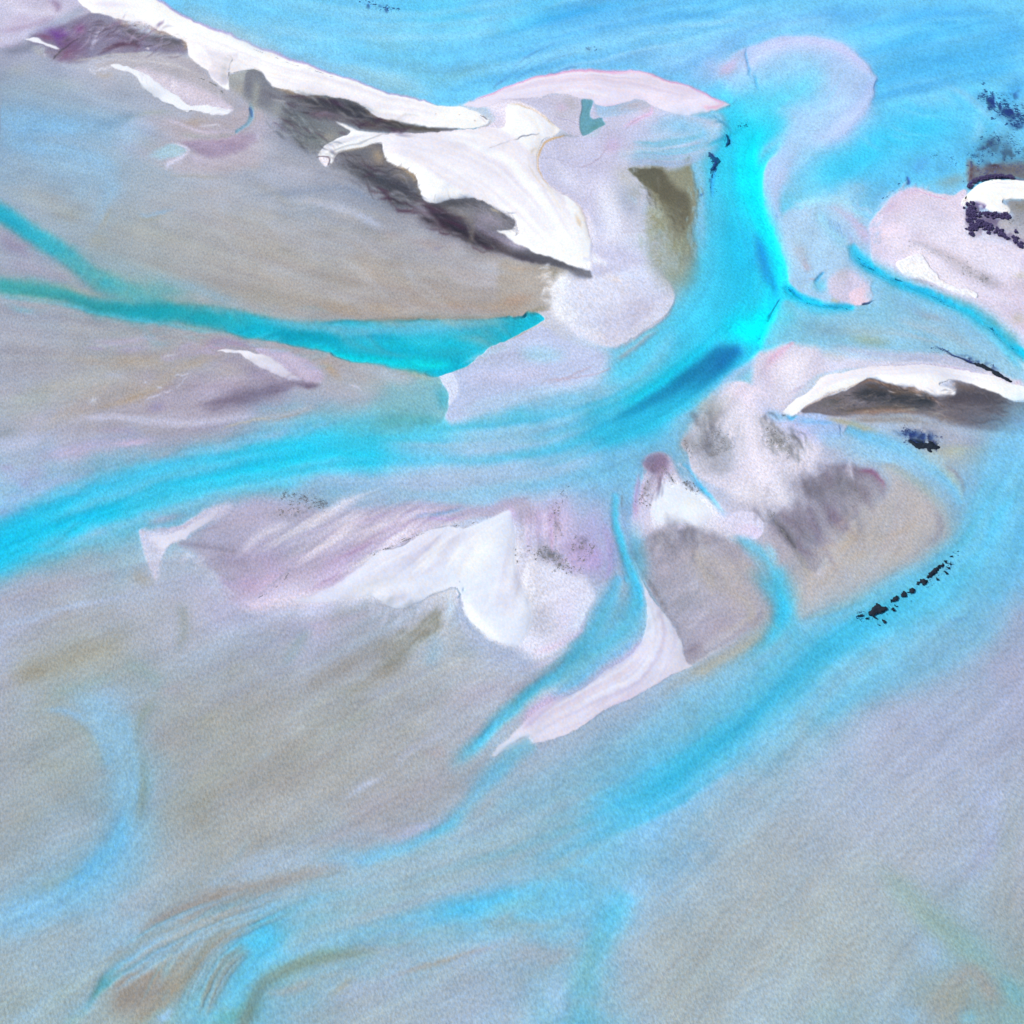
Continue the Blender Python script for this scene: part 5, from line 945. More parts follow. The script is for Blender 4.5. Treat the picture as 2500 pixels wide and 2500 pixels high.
for pts, c, w, a in [([(1100,420),(1300,380),(1450,260),(1600,150)], 'c4c0d4', [40,60,60,30], .75), ([(1250,430),(1300,330),(1400,260)], 'a8a4b0', [20,40,40], .6), ([(1050,560),(1200,480),(1400,400),(1600,260)], 'd4d2ea', [40,40,40,30], .7),
                     ([(1560,520),(1640,400),(1750,250),(1860,80)], 'f0f4ff', [30,60,80,40], .8), ([(1560,650),(1600,780),(1720,900),(1850,990)], 'f2f4ff', [24,34,34,20], .8), ([(1250,640),(1400,580),(1500,540)], 'f2f4ff', 26, .8), ([(700,560),(900,440),(1050,350)], 'ecf0ff', [50,60,40], .6), ([(980,620),(1080,650),(1160,640)], 'ccc4dc', 40, .7), ([(560,640),(760,580),(920,560)], 'e8e6f8', 50, .6), ([(1750,600),(1850,700),(1932,800)], 'd4d2e6', 60, .6)]:
    line(pts, c, w, a=a, clip=bar_centre)
line([(860,340),(930,305),(1000,290),(1090,270),(1180,210),(1280,165),(1400,145),(1480,135),(1520,170),(1560,145)], '7c7c8c', [6,10,7,6,6,5,5,6,8,5], a=.7, sp=('f',-.4,0.72))
line([(1480,130),(1530,160),(1620,110)], '94909c', 12, a=.5, sp=('f',0,0.72))
line([(1545,520),(1590,460),(1640,380)], 'c4ccd8', 3, h=3, a=.7); blob(1505,547,5,5,0,'808080',.8)
line([(1030,735),(1120,735),(1210,690),(1300,640),(1400,606),(1460,592)], '8ca4bc', [2,4,5,5,5,5], h=3, a=.5)
line([(1455,592),(1490,605),(1508,640),(1490,665)], '7c9cb4', [4,6,7,5], h=3, a=.8); line([(1548,800),(1575,840),(1640,890),(1720,950)], '7c94bc', [4,10,8,4], a=.7)  # shadow below the bright sand's lower edge, put into the colours
line([(1870,360),(1910,300),(1940,260)], '74748c', 6, a=.6, sp=('f',-.2,0.90)); line([(1860,560),(1900,500),(1932,440)], 'b0acc4', 30, a=.5)
line([(1850,-20),(1900,40),(1932,130)], 'c8b8e4', 24, a=.6)
# pale bar farther west
frame(0, 1240)
fill([(1030,150,8),(1150,150),(1300,130,14),(1400,60,14),(1500,0,20),(1600,-20,30),(1700,-20),(1650,60,30),(1520,110,20),(1400,190,14),(1370,240,10),(1270,262,10),(1220,280,14),(1190,350,20),(1170,470,30),(1150,520,30),(1090,400,10),(1055,300,14),(1040,220,12)], 'cfcbe2', soft=40, a=.9)
bar_west = fill([(1100,200,20),(1250,190,14),(1350,150,14),(1450,80,20),(1600,10,30),(1560,80,30),(1420,170,14),(1360,235,10),(1270,250,10),(1180,300,40)], 'e4e2f4', soft=40, a=.75)
line([(1100,160),(1200,150),(1330,140),(1430,60)], 'b4acc4', [8,16,16,10], a=.6); line([(1040,120),(1200,80),(1400,20)], 'b4a4c0', 30, a=.6)
fill([(1380,230,8),(1450,160,20),(1600,100,30),(1800,120,40),(1932,200,50),(1932,500,50),(1800,600,40),(1700,560,30),(1580,480,20),(1450,360,20),(1340,300,20),(1300,270,10)], 'a09eb2', soft=20, a=.8)
line([(1300,275),(1450,280),(1650,310),(1850,330)], '857f92', [8,24,40,40], a=.7); line([(1600,380),(1750,400),(1850,420)], '8c8aa2', 50, a=.6); line([(1450,310),(1600,330),(1750,350)], 'b4acc0', 8, a=.5)
line([(1340,310),(1440,390),(1560,490),(1660,590),(1740,650)], 'c8c8e0', [8,12,10,10,10], a=.7); blob(1650,560,60,30,30,'a896b4',.6); blob(1830,560,110,80,0,'c0acd0',.7); blob(1880,720,90,40,0,'dcd4ec',.7); line([(1740,740),(1860,770),(1932,760)], 'c8cce0', 14, a=.6)
line([(1180,350),(1250,400),(1400,420),(1550,520),(1650,640)], 'a8b4c8', [30,60,70,60,40], a=.7)
# ---------------------------------------------------------------- brown and blue ground of the south west
line([(-60,930),(60,860),(200,840),(350,780),(520,720),(800,680),(1000,640)], 'acbcd8', [26,30,30,30,26,20,16], a=.7); line([(-30,1100),(0,1000),(60,930),(200,870)], 'a8b8d8', [30,30,26,20], a=.6)
blob(500,560,350,90,-8,'aaa6b4',.5); blob(600,400,300,80,-5,'a8a4ac',.5); line([(960,450),(1050,520),(1120,600)], '9a968e', 50, a=.6)
line([(60,1320),(220,1220),(450,1130),(700,1040),(1000,1000)], '9c9888', [70,100,110,120,90], a=.6); blob(250,1210,110,50,-20,'948e7c',.5); line([(1300,660),(1340,800),(1350,950),(1280,1080)], '949c9c', [40,50,50,40], a=.6)
line([(1330,1100),(1420,960),(1520,800)], 'acacb8', 40, a=.5); line([(1340,1120),(1500,1060),(1700,960),(1932,850)], 'a8b4c8', [40,50,60,60], a=.5)
line([(850,1200),(1000,1180),(1150,1250),(1130,1400)], '94a8ac', [50,60,50,40], a=.6); line([(300,1400),(500,1340),(700,1290),(900,1200)], '90a8ac', 50, a=.5)
blob(800,1420,200,110,-10,'98b4d0',.8); line([(300,1490),(450,1500),(580,1540),(700,1620)], '90b8dc', [20,30,34,30], a=.75)
line([(640,1580),(720,1660),(770,1750),(790,1850),(800,1960)], ['90b8d8','88b8dc','84b8dc','84bade'], [30,40,50,60,66], a=.7); line([(960,1480),(900,1600),(960,1750),(990,1860),(960,1960)], '88bade', [50,50,40,34,34], a=.7)
line([(1160,1400),(1060,1520),(1000,1650),(1030,1800),(1080,1932)], '8c9890', [40,36,30,26,30], a=.7); line([(520,1580),(640,1660),(720,1790),(740,1932)], '94a09c', [16,24,22,20], a=.6)
blob(1300,1350,120,60,0,'a8a4b0',.5); blob(1250,1700,160,110,0,'a09898',.5); blob(1700,1600,250,120,-10,'9ea09c',.5); blob(300,1750,250,120,0,'9ca4a8',.5); blob(400,1900,200,50,0,'989c94',.4)
line([(1880,1880),(1932,1830),(2050,1790)], 'a4b8cc', 26, a=.5)
frame(620, 1240)
fill([(0,1700),(60,1500),(150,1380)], '98a098', soft=80, a=.0)
line([(430,860),(350,960),(280,1060),(200,1180)], '90a4b0', [40,50,50,30], a=.6); line([(860,660),(780,740),(620,820)], '98a4b4', [20,36,30], a=.6); line([(1010,730),(900,820),(700,930)], '9ca8bc', [16,36,40], a=.6); line([(1230,670),(1150,780),(900,950),(600,1100),(400,1240)], 'a8b4c8', [20,40,40,40,40], a=.5)
fill([(1180,880,50),(1280,770,30),(1370,760,24),(1370,870,30),(1270,950,40),(1150,1050,70),(1050,1150,80),(950,1180,90),(1000,1040,90)], '8e9086', soft=60, a=.6)
feather([(1330,800),(1250,900),(1120,1020),(980,1120)], 130, 160, ['7e7e70','9a9c94','86847c','a8b0b8'], 70, 14, .4, off=40)
line([(1100,960),(950,1020),(800,1090),(650,1180),(480,1280),(340,1350)], '908c88', [50,70,70,60,60,50], a=.65); line([(1180,980),(1080,1090),(950,1180),(800,1240)], '827c74', [40,50,50,40], a=.55)
line([(1420,620),(1440,750),(1400,870)], 'c4d8f0', [20,34,30], a=.75); line([(1500,680),(1500,800),(1420,920)], 'b0c8e4', [24,34,30], a=.6); line([(1350,900),(1330,1050),(1250,1200)], '90b8d4', [50,60,50], a=.65); line([(1560,860),(1640,930),(1740,1000)], '8c9cb4', [20,34,30], a=.6); blob(1550,1050,120,60,20,'98aabc',.5)
line([(1250,640),(1200,720),(1130,790)], '98a8c0', 30, a=.5)
line([(600,1400),(800,1300),(1000,1200),(1200,1150)], 'a09c94', 60, a=.5); blob(600,1600,350,100,-20,'a0a49c',.4); line([(820,1420),(1000,1330),(1200,1260),(1400,1180)], 'a8b0c0', 40, a=.5); line([(750,1450),(870,1390)], '8c8c88', 20, a=.5)
blob(1700,1350,250,90,-25,'a8a0b4',.5); line([(1930,1440),(1800,1560),(1650,1640),(1450,1760)], 'a8a0ac', [40,50,50,40], a=.5); line([(1000,1932),(1150,1800),(1350,1690),(1550,1600)], 'acb4cc', [24,26,24,20], a=.5); line([(1200,1800),(1350,1810),(1450,1750)], 'a89ca4', 40, a=.5)
line([(1932,1450),(1840,1540),(1740,1640),(1640,1750),(1530,1850),(1430,1950)], '58bce4', [34,38,40,44,46,44], h=2.0, a=.85, taper=(.4,3)); line([(1900,1640),(1780,1740),(1700,1850)], '98b8d4', [16,24,24], a=.6); line([(1800,1560),(1700,1660),(1580,1790)], '44b4e0', [12,18,14], a=.6)
# ---------------------------------------------------------------- southern creeks and flats
V()
line([(1010,1400),(960,1430),(920,1470),(880,1530),(820,1580),(740,1610),(660,1630),(580,1640)], ['60b8dc','60b8e0','70b8e0','58bce8','64c0ee','84c0ec','90bce4'], [14,18,20,18,20,22,24,20], h=2.4, a=.8)
line([(870,1545),(800,1590),(730,1620)], '50bcea', [8,10,10], a=.7); line([(870,1560),(800,1612),(740,1640),(680,1655)], '8cb0b8', [10,14,16,12], a=.6); blob(760,1650,30,16,-25,'909c98',.7)
line([(950,1480),(900,1530),(840,1570)], 'a8a0a0', [14,18,14], a=.5); line([(1200,1420),(1090,1480),(1000,1530),(920,1580)], '90b4cc', [36,40,40,36], a=.5)
line([(860,1450),(780,1490),(700,1520),(640,1550)], 'a8a4b0', [20,26,26,20], a=.6); line([(640,1510),(690,1480),(740,1455)], 'b4bcd4', [5,7,5], a=.7); line([(540,1600),(640,1580),(760,1570),(820,1560)], 'a8a8b8', [16,22,22,14], a=.6); line([(720,1600),(800,1565),(860,1540)], 'b4b8d8', [8,10,8], a=.6)
line([(980,1680),(880,1700),(760,1705),(650,1715),(560,1735),(480,1770),(430,1810)], ['60c0ec','50bcec','5cc0ec','60c4f0','54c0ec','58c0e8'], [22,30,30,34,36,36,30], h=2.4, a=.85)
line([(900,1700),(800,1710),(720,1735),(660,1755)], '3cb0e4', [10,14,14,8], a=.5); line([(560,1740),(520,1770),(490,1800),(470,1840)], '34b4e0', [12,18,18,16], a=.55)
line([(940,1640),(880,1660),(800,1670)], '98b0c4', [14,20,18], a=.5); line([(900,1750),(820,1765),(700,1780),(600,1790)], '84b4cc', [14,18,18,16], a=.5)
line([(740,1790),(650,1800),(560,1820),(500,1850),(470,1890),(450,1940)], ['98a8a8','8ca098','84968c','7c8e86','7c8c84'], [9,12,15,17,15,14], h=2.0, a=.8); line([(700,1785),(600,1800),(540,1825)], '7cb0b0', [6,8,6], a=.5)
line([(620,1760),(560,1780),(480,1860),(420,1900),(370,1940)], '70c0e4', [20,24,34,34,30], a=.7); line([(500,1880),(430,1920),(380,1950)], '68a8a8', [14,20,16], a=.6); line([(450,1820),(410,1860),(360,1910),(320,1950)], '80bce4', [20,22,20,14], a=.6)
line([(690,1625),(600,1640),(520,1660),(440,1690),(370,1712),(310,1735),(250,1765)], ['a8a4a8','a09c9c','98928e','989088'], [10,16,20,20,18,16,8], a=.75)
line([(660,1610),(560,1625),(460,1650),(380,1680)], 'a4b8d0', [20,24,22,18], a=.6); line([(430,1640),(500,1620),(600,1600)], 'a8bcd4', 20, a=.5)
line([(600,1670),(520,1690),(440,1715),(360,1745),(310,1765)], 'a0b0c4', [8,10,10,8,6], a=.6); line([(560,1690),(470,1720),(400,1745)], '90b8e0', [8,12,10], a=.6)
line([(480,1750),(400,1765),(330,1785),(270,1800),(220,1830),(190,1860)], ['88bce8','90c0ec','88bcec','78bce0','54a4b4'], [12,13,14,14,12,8], h=2.6, a=.85)
line([(250,1815),(215,1832),(185,1862),(170,1890),(150,1920)], '58a0ac', [5,7,7,6,8], a=.75); line([(170,1890),(140,1920),(110,1945)], '88b0a8', 12, a=.5)
fill([(215,1860,8),(250,1835,5),(285,1828,5),(310,1845,12),(300,1880,20),(260,1910,20),(215,1910,20)], '9a938c', soft=10, a=.8)
line([(480,1748),(420,1772),(370,1780),(320,1795)], 'a09888', [3,7,10,6], a=.8, sp=('m',-.8,1.5)); line([(400,1790),(360,1820),(330,1860),(290,1900),(240,1940)], '9c9080', [10,14,16,14,14], a=.75, sp=('m',-.6,1.5)); line([(430,1800),(400,1830),(360,1870)], '90947c', [6,10,8], a=.6, sp=('m',-.2,2))
line([(330,1900),(310,1920),(280,1940)], '9cc4ec', 8, a=.8); line([(390,1830),(370,1850)], '98c4ec', 8, a=.7); blob(330,1770,30,10,-20,'a8c8e8',.6)
line([(445,1720),(450,1740),(440,1780)], '8c9890', 8, a=.5, sp=('m',-.2,1.5))
line([(260,1440),(265,1500),(240,1580),(190,1640),(120,1680),(40,1720),(-40,1745)], ['94bcd8','8cbcdc','84bce0','80bce2','88bce2','90bce0'], [34,40,44,44,44,44,40], h=2.0, a=.85); line([(250,1530),(215,1600),(160,1650)], '6cb8e4', [12,18,16], a=.6); line([(120,1310),(180,1340),(230,1400),(250,1470)], '98bcd6', [16,24,30,30], a=.6)
line([(200,1400),(225,1470),(220,1530)], '8cb8d8', [14,18,16], a=.6); line([(270,1400),(275,1490),(262,1560)], '8c9c8c', [8,10,8], a=.6); line([(180,1620),(110,1660),(30,1700)], '98aca8', [12,14,14], a=.6)
blob(130,1570,100,50,-20,'a0a4a8',.5); line([(60,1600),(130,1560),(200,1540)], 'a0b4c8', 26, a=.5); blob(350,1530,80,60,0,'a09c94',.5); blob(400,1460,130,50,-30,'9ea09c',.5); line([(300,1690),(330,1620),(400,1560)], 'a8a8ac', 36, a=.5); line([(200,1730),(260,1700),(330,1650)], 'a4acb8', 26, a=.5)
line([(20,1800),(110,1770),(200,1740)], 'a0a8ac', 30, a=.6); line([(-20,1850),(80,1820),(170,1790)], '9cb4c4', 20, a=.5); blob(60,1890,80,30,-20,'98a8a8',.5); line([(120,1860),(60,1910),(0,1940)], '98b4cc', 16, a=.6); line([(100,1940),(160,1900),(190,1870)], '90bcdc', 16, a=.6)
line([(950,1780),(880,1800),(800,1825),(720,1850)], 'a0988c', [3,5,6,3], a=.7); line([(800,1830),(700,1870),(600,1900)], 'a4acc0', 30, a=.5); blob(560,1860,40,10,-15,'9c988c',.7); blob(650,1860,24,8,-40,'a09c8c',.7); line([(1000,1760),(920,1790),(840,1830)], 'a8b4d4', 18, a=.5); blob(1010,1800,60,20,0,'a8a8b4',.6)
line([(1050,1700),(960,1710),(900,1730)], '90b8b8', [10,14,10], a=.4); line([(880,1740),(940,1735),(980,1720)], '90a4a8', 10, a=.5)
blob(1290,1800,100,60,-60,'a6a6a0',.7); line([(1440,1580),(1430,1700),(1300,1830),(1250,1920)], 'a0a4a4', [24,34,40,36], a=.6); line([(1500,1500),(1480,1600),(1460,1680)], 'a4a8a8', [30,36,30], a=.5)
line([(1640,1640),(1700,1690),(1760,1740),(1830,1790),(1890,1850)], ['9caab8','92aaa4','90a8a0','8ab4bc','80b4bc'], [16,24,26,26,26], a=.75); line([(1560,1560),(1620,1620),(1680,1680)], 'a0acb4', 24, a=.5); blob(1600,1810,110,60,10,'a6a8a4',.6); line([(1700,1740),(1760,1790),(1740,1850)], 'a4c4e4', [20,24,20], a=.7); line([(1760,1800),(1820,1840),(1880,1860)], '90bcd8', 20, a=.5)
line([(1740,1930),(1790,1880),(1830,1830),(1860,1860),(1890,1910)], 'a09890', [30,30,24,18,16], a=.7); blob(1790,1880,50,30,0,'94a09c',.6); line([(1880,1820),(1910,1870),(1930,1910)], '74b8cc', [10,16,14], a=.6); line([(1800,1930),(1850,1910)], '80bcd4', 14, a=.6); line([(1720,1890),(1700,1930)], '98c0e4', 20, a=.6)
line([(1850,1440),(1870,1520),(1860,1600),(1800,1680)], 'a8b8e0', [26,30,30,26], a=.7); line([(1920,1450),(1910,1560),(1890,1700),(1920,1800)], '9ca8b0', [26,26,26,20], a=.7); blob(1740,1480,90,60,0,'acb0c8',.5); line([(1600,1450),(1700,1400),(1850,1300)], 'acb0d0', 60, a=.5); blob(1900,1260,60,60,0,'a8a4bc',.6)
line([(1560,1740),(1500,1860),(1450,1930)], 'a0b8cc', 36, a=.5); blob(1560,1910,70,24,0,'98b4bc',.6); line([(1660,1640),(1760,1600),(1850,1560)], 'a4b4d4', 30, a=.5)

# radiating streaks of sand and silt over the delta
frame(620, 1240)
rays((1850,-40), (2000,60), (1150,640), (1480,560), ['ffffff','f0f2ff','c8c4d8','d8d4e8'], 24, 12, .45, bend=.05)
rays((1900,100), (2050,200), (1600,820), (1950,1000), ['f4f6ff','d0cee2','c8c8da','e8e8fa'], 26, 20, .45, bend=-.06)
rays((1900,-60), (2250,-60), (1950,500), (2260,420), ['c0a8cc','a898b8','d8cce6','9894a8'], 26, 14, .45, bend=.0)
rays((60,120), (500,-20), (-150,420), (200,500), ['8c8a9e','b8b0c6','a49cb4'], 18, 16, .4, bend=.05)
frame(1240, 620)
rays((1130,1480), (1230,1560), (960,2050), (1380,2000), ['d8d0e6','b8a4c4','e8e6f6','a49cb0'], 22, 14, .45)
rays((1640,980), (1900,1060), (1340,1560), (2200,1640), ['e4e0f2','b8b8c4','d0cede','a8a8b4','ece8f8'], 46, 18, .45, bend=.05)
rays((1350,1180), (1520,1020), (1360,1560), (1620,1560), ['8c8c94','a8a8b0','d0cede'], 22, 14, .4, bend=.04)
frame(1860, 620)
rays((-40,1880), (480,1640), (240,2320), (900,1760), ['6e6c7c','9c98a8','7e7a8a','aca8b8'], 40, 16, .45, bend=-.06)
rays((560,2000), (960,1620), (330,2560), (1340,2100), ['b8b0ac','a8a09c','b4acb4','a09890','bcb4b0'], 40, 22, .35, bend=-.1)
rays((500,620), (900,420), (1300,700), (1700,820), ['a8c8e0','98b4c8','7cc0e4','b4c0d0'], 26, 14, .4, bend=-.06)
frame(1240, 1240)
rays((960,380), (1400,140), (1300,1080), (1880,700), ['8e8c9c','b4aeb4','a09cac','bab4b8','9a90a4'], 50, 18, .4, bend=-.08)
rays((970,700), (1290,1100), (60,1720), (480,1640), ['f0eaf8','d0bedc','dcd4ea','c8b8d4'], 26, 12, .4, bend=-.05, clip=bar_blade)
# fibres of weed along the white sand
D4, W4 = ['4c4a54','6a6870','7c7478'], ['f4f2fa','dcd8e4','c8bcb4']
frame(620, 0)
P1 = [(140,650),(280,680),(400,712),(540,716),(700,735),(800,780),(900,850),(1050,912)]
feather(P1, 25, 60, ['b09c86','8c8078','d8ccc4','6c6870'], 60, 4, .6, off=8); feather(P1, 200, 40, W4, 24, 4, .4, off=6)
P2 = [(960,1110),(1000,1195),(1120,1240),(1190,1290),(1215,1380),(1255,1480)]
feather(P2, 150, 60, ['a89880','807870','5c5860'], 50, 4, .55, off=8)
feather([(640,1180),(850,1240),(1000,1320),(1150,1430),(1300,1560),(1500,1680),(1750,1770)], 20, 130, ['3c3844','5a5662','74707c','48384c','908c98'], 150, 6, .5, off=34)
feather([(300,780),(450,780),(620,800),(800,850)], 12, 130, ['3e3e48','5c5a64','787680','503c50'], 90, 6, .5, off=30)
feather([(250,900),(380,960),(480,1060)], 25, 80, ['646870','8c9094','545060','a4a4a4'], 90, 5, .5, off=50)
feather([(1450,1480),(1600,1500),(1750,1560),(1880,1640)], 25, 110, ['6c6a72','908c96','54525c','a8a0ac'], 60, 6, .45, off=28)
feather([(560,1280),(800,1340),(1000,1470),(1200,1600)], 15, 160, ['9c9ca8','b0aeb8','84848e'], 70, 9, .35, off=50)
frame(0, 0)
feather([(880,160),(1060,200),(1190,240),(1310,280),(1375,340)], 20, 60, ['a08c80','74686c','c8bcb8'], 50, 4, .6, off=8)
feather([(420,260),(600,230),(800,220),(1000,290),(1250,330)], -20, 120, ['6c6478','948ca4','544c5c','b4a8bc'], 110, 6, .45, off=44)
feather([(300,380),(500,400),(700,400),(950,370)], -12, 120, ['746c80','a49cac','8c7c90'], 50, 6, .45, off=24)
feather([(1050,560),(1200,600),(1400,660),(1600,740)], 60, 80, ['ece8f4','d4ccdc','c0b8c4'], 50, 6, .4, off=24)
feather([(900,980),(1200,920),(1500,900),(1750,860)], 10, 160, ['c4bccc','a8a0a8','b4acac'], 50, 7, .4, off=50)
feather([(1400,1080),(1600,1090),(1850,1030)], -8, 160, ['8c7c96','b0a4bc','a094a8'], 50, 7, .4, off=40)
frame(1860, 620)
feather([(800,930),(950,965),(1100,1000),(1220,1060),(1330,1110)], 30, 80, ['8c7060','5c504c','b8a498','443c40'], 70, 5, .55, off=10)
feather([(1430,950),(1420,1000),(1380,1040)], 160, 60, ['e8e0e4','b0a09c','78686c'], 26, 5, .5, off=8)
feather([(500,1090),(700,1060),(900,1070),(1150,1100)], -6, 120, ['2e343e','565860','6c6468','8c8684'], 110, 6, .5, off=30)
feather([(1250,1100),(1500,1110),(1750,1160)], 8, 160, ['484450','645c68','7c747c'], 70, 8, .4, off=50)
feather([(480,1170),(800,1175),(1100,1190),(1350,1230)], 5, 150, ['a4988c','8c7c74','b4aea0'], 50, 7, .4, off=24)
frame(620, 620)
feather([(60,980),(200,980),(350,965)], -8, 140, ['6c6074','8c8098','a49cb0'], 50, 7, .45, off=24)
frame(0, 620)
feather([(1450,1100),(1700,1060),(1932,1010)], -10, 150, ['7c7088','948ca4','aca4b4'], 50, 7, .4, off=40)
# ---------------------------------------------------------------- softer margins over the delta
frame(1400, 850, .9158)
fill([(415,-5),(432,40),(395,78),(300,125),(220,165),(150,195),(120,205),(190,140),(280,85),(350,20)], '1a78b0', soft=24, a=.7)
blob(385,30,40,24,-30,'1c60b0',.5)
line([(480,125),(560,195),(680,235),(720,225)], 'b4c0ec', [12,22,22,10], a=.6)
fill([(215,400),(255,350),(330,380),(400,440),(420,500),(350,482),(300,465),(250,472),(215,480)], 'e6ecfc', soft=20, a=.85)
fill([(185,305),(200,285),(235,278),(248,300),(240,322),(205,330)], '86748f', soft=9, a=.85)
feather([(215,320),(225,350),(215,390)], 100, 50, ['948498','a898ac','746c7c'], 30, 4, .5, off=10)
fill([(330,440),(420,428),(455,470),(425,506),(365,480)], 'd6d4ec', soft=26, a=.8)
line([(430,500),(500,580),(525,650),(505,730),(440,790),(370,835)], ['9cb0c4','a4acb8','a4acb4'], [16,18,20,20,18,12], a=.6)
fill([(190,520),(300,480),(420,500),(500,600),(510,690),(440,770),(330,830),(290,770),(230,640)], 'b0acbc', soft=50, a=.4)
feather([(210,540),(260,640),(300,760)], -40, 130, ['c0bccc','94929f','aca8b8'], 50, 9, .35, off=30)
feather([(225,500),(290,490),(370,510)], 80, 60, ['74727e','8e8c98','bcbcc8'], 40, 9, .45, off=16)
feather([(330,560),(420,600),(480,690)], 60, 120, ['bcb2a8','b4acac','a4a0a4'], 40, 10, .35, off=30)
fill([(640,480),(800,340),(930,390),(990,480),(970,540),(800,640),(640,710),(610,690)], 'b6b4bc', soft=60, a=.45)
line([(830,312),(940,370),(1003,460),(995,525),(900,588),(780,650),(640,722)], ['a8b0a4','a0b4bc','98b4c8','98b8d0','a0b8cc'], [14,16,18,20,20,20,14], a=.6)
feather([(480,410),(560,400),(640,340),(740,320)], 80, 80, ['7c7888','94909e','d4d2e2','a8a4b2'], 70, 9, .5, off=14)
feather([(560,470),(640,440),(760,400)], 60, 120, ['6e6c7a','8a8894','a09cac','7a6a80'], 60, 11, .4, off=40)
feather([(640,640),(760,560),(900,480)], -30, 140, ['b8a898','b4b0b4','a8a4a8','bcb0a4'], 60, 12, .3, off=60)
line([(1092,570),(960,710),(810,840),(660,950),(500,1060),(400,1120)], '64c4ec', [50,60,60,56,50,40], a=.5)
line([(1060,560),(910,680),(720,765),(570,850),(470,950)], '50c6f0', [26,36,36,34,26], a=.55)
line([(600,720),(640,740),(760,690),(900,610),(1010,530)], '84bce0', [10,12,12,12,10], a=.5)
line([(165,640),(130,720),(70,800),(0,865),(-80,930)], '58b4da', [40,56,52,46,40], a=.7)
line([(150,440),(175,560),(180,660)], '50b4dc', [16,24,28], a=.6)
line([(290,830),(380,780),(480,720)], 'b8b4bc', [6,10,6], a=.5)
line([(260,890),(360,850),(450,800),(530,740)], 'a4a49c', [20,24,20,14], a=.45)
blob(340,250,50,60,10,'8c8c92',.4); feather([(330,170),(360,230),(380,290)], 70, 60, ['8c8c94','a8a8b0','6c6c76'], 50, 8, .4, off=26)
feather([(500,190),(560,230),(600,270)], 60, 50, ['7c7c80','a4a4ac','5c5c64'], 50, 5, .5, off=18)
line([(620,210),(720,250),(850,290),(960,360),(1020,440)], '8cc8f0', [20,30,34,30,24], a=.5)
frame(300, 1000, .9158)
line([(980,210),(780,195),(560,190),(430,205)], 'aeb8de', [26,30,26,14], a=.5)
line([(60,330),(80,400),(98,455)], 'b8bcd0', [10,16,10], a=.6)
blob(330,290,150,70,12,'b8b4cc',.5); blob(360,400,120,60,25,'bcaecd',.5); line([(300,525),(420,495),(540,440),(640,380)], 'd6cee8', [14,26,26,14], a=.6)
line([(900,335),(790,380),(690,430),(600,485)], 'ccc8de', [16,34,36,20], a=.55)
fill([(560,490),(700,420),(860,360),(960,320),(1010,300),(1030,380),(900,480),(800,500),(730,525),(660,500)], 'd8dcf0', soft=30, a=.4)
line([(335,545),(480,542),(620,522),(720,535)], 'bcc4dc', [14,22,20,10], a=.6)
fill([(896,492,5),(908,545,4),(940,590,4),(1000,625,6),(1060,645,20),(1100,690,30),(1040,700,40),(970,670,40),(915,610,30),(888,545,20)], 'a4b2ce', soft=10, a=.85)
line([(905,545),(925,580),(960,605)], '7c90b8', [3,6,3], h=3, a=.6)
blob(905,480,6,10,10,'b8d0e8',.7)
feather([(650,505),(730,535),(800,520)], 120, 70, ['98a0ac','a8b0c0','c4c8dc'], 40, 8, .45, off=12)
feather([(160,380),(230,440),(300,500)], 130, 60, ['b8bcd0','c8cce0','a8b0c4'], 40, 8, .4, off=12)
blob(60,230,60,30,-20,'b0b0c8',.4)
# margins of the western creeks, dissolving into the flat
frame(0, 0, 1.0)
feather([(0,515),(110,580),(240,660),(380,690),(560,745),(760,770)], 12, 90, ['7cbcd0','a4b4c0','98acb4','54b0c8'], 70, 8, .18, off=12)
feather([(0,735),(150,755),(330,790),(560,835),(800,880)], 8, 100, ['a8acb8','8cc0d4','b4b4b8','70bcd4'], 60, 7, .2, off=10)
feather([(0,1370),(150,1310),(330,1235),(560,1175),(800,1140)], -20, 120, ['a0c4dc','b4b8d4','8cc4e4','a8b0c8'], 70, 9, .2, off=12)
feather([(60,1240),(250,1160),(500,1085),(760,1040)], -16, 130, ['9cc4e4','b4b8d8','84c4e8','a4a8cc'], 70, 8, .2, off=16)
# washes across the southern flats
feather([(100,1900),(300,1800),(500,1900),(700,2000)], -38, 200, ['a8b4c4','9ca0a0','a0a8b4','98988c'], 90, 18, .22, off=160)
feather([(700,1500),(900,1600),(1100,1750),(800,1800)], -36, 200, ['acb4c4','98989a','a0a49c','a8b0bc'], 90, 18, .22, off=130)
feather([(1700,1900),(2000,2000),(2300,2200),(1800,2300)], -44, 200, ['a8b4c8','a4a8a8','a8bcd4','a0a49c'], 90, 22, .2, off=180)
feather([(600,2200),(900,2150),(1200,2080),(1450,1950)], -18, 180, ['6cc0ea','88bce0','a0b4c8','58bce8'], 60, 14, .2, off=50)
feather([(500,2380),(800,2350),(1100,2300),(1400,2300)], -20, 180, ['a4b4cc','9ca8b0','a8b8d4','a09c94'], 70, 12, .28, off=70)
feather([(280,2330),(400,2290),(520,2220),(640,2160)], -32, 150, ['a09890','98bce0','8cc0e8','988e80','a8b4c0'], 60, 9, .25, off=34)
feather([(300,2440),(420,2380),(500,2320)], -50, 120, ['988e7c','84bce4','7cb8d8','8c9080'], 40, 9, .22, off=34)
feather([(420,740),(700,620),(1000,700),(1200,740)], 18, 170, ['b8b8c4','a4a4a8','b0a8a0','a8acb8'], 90, 12, .25, off=70)
feather([(60,1000),(250,940),(450,900),(650,980)], -14, 160, ['b4b0bc','a8a49c','a8acb4','b0a498'], 90, 12, .25, off=60)

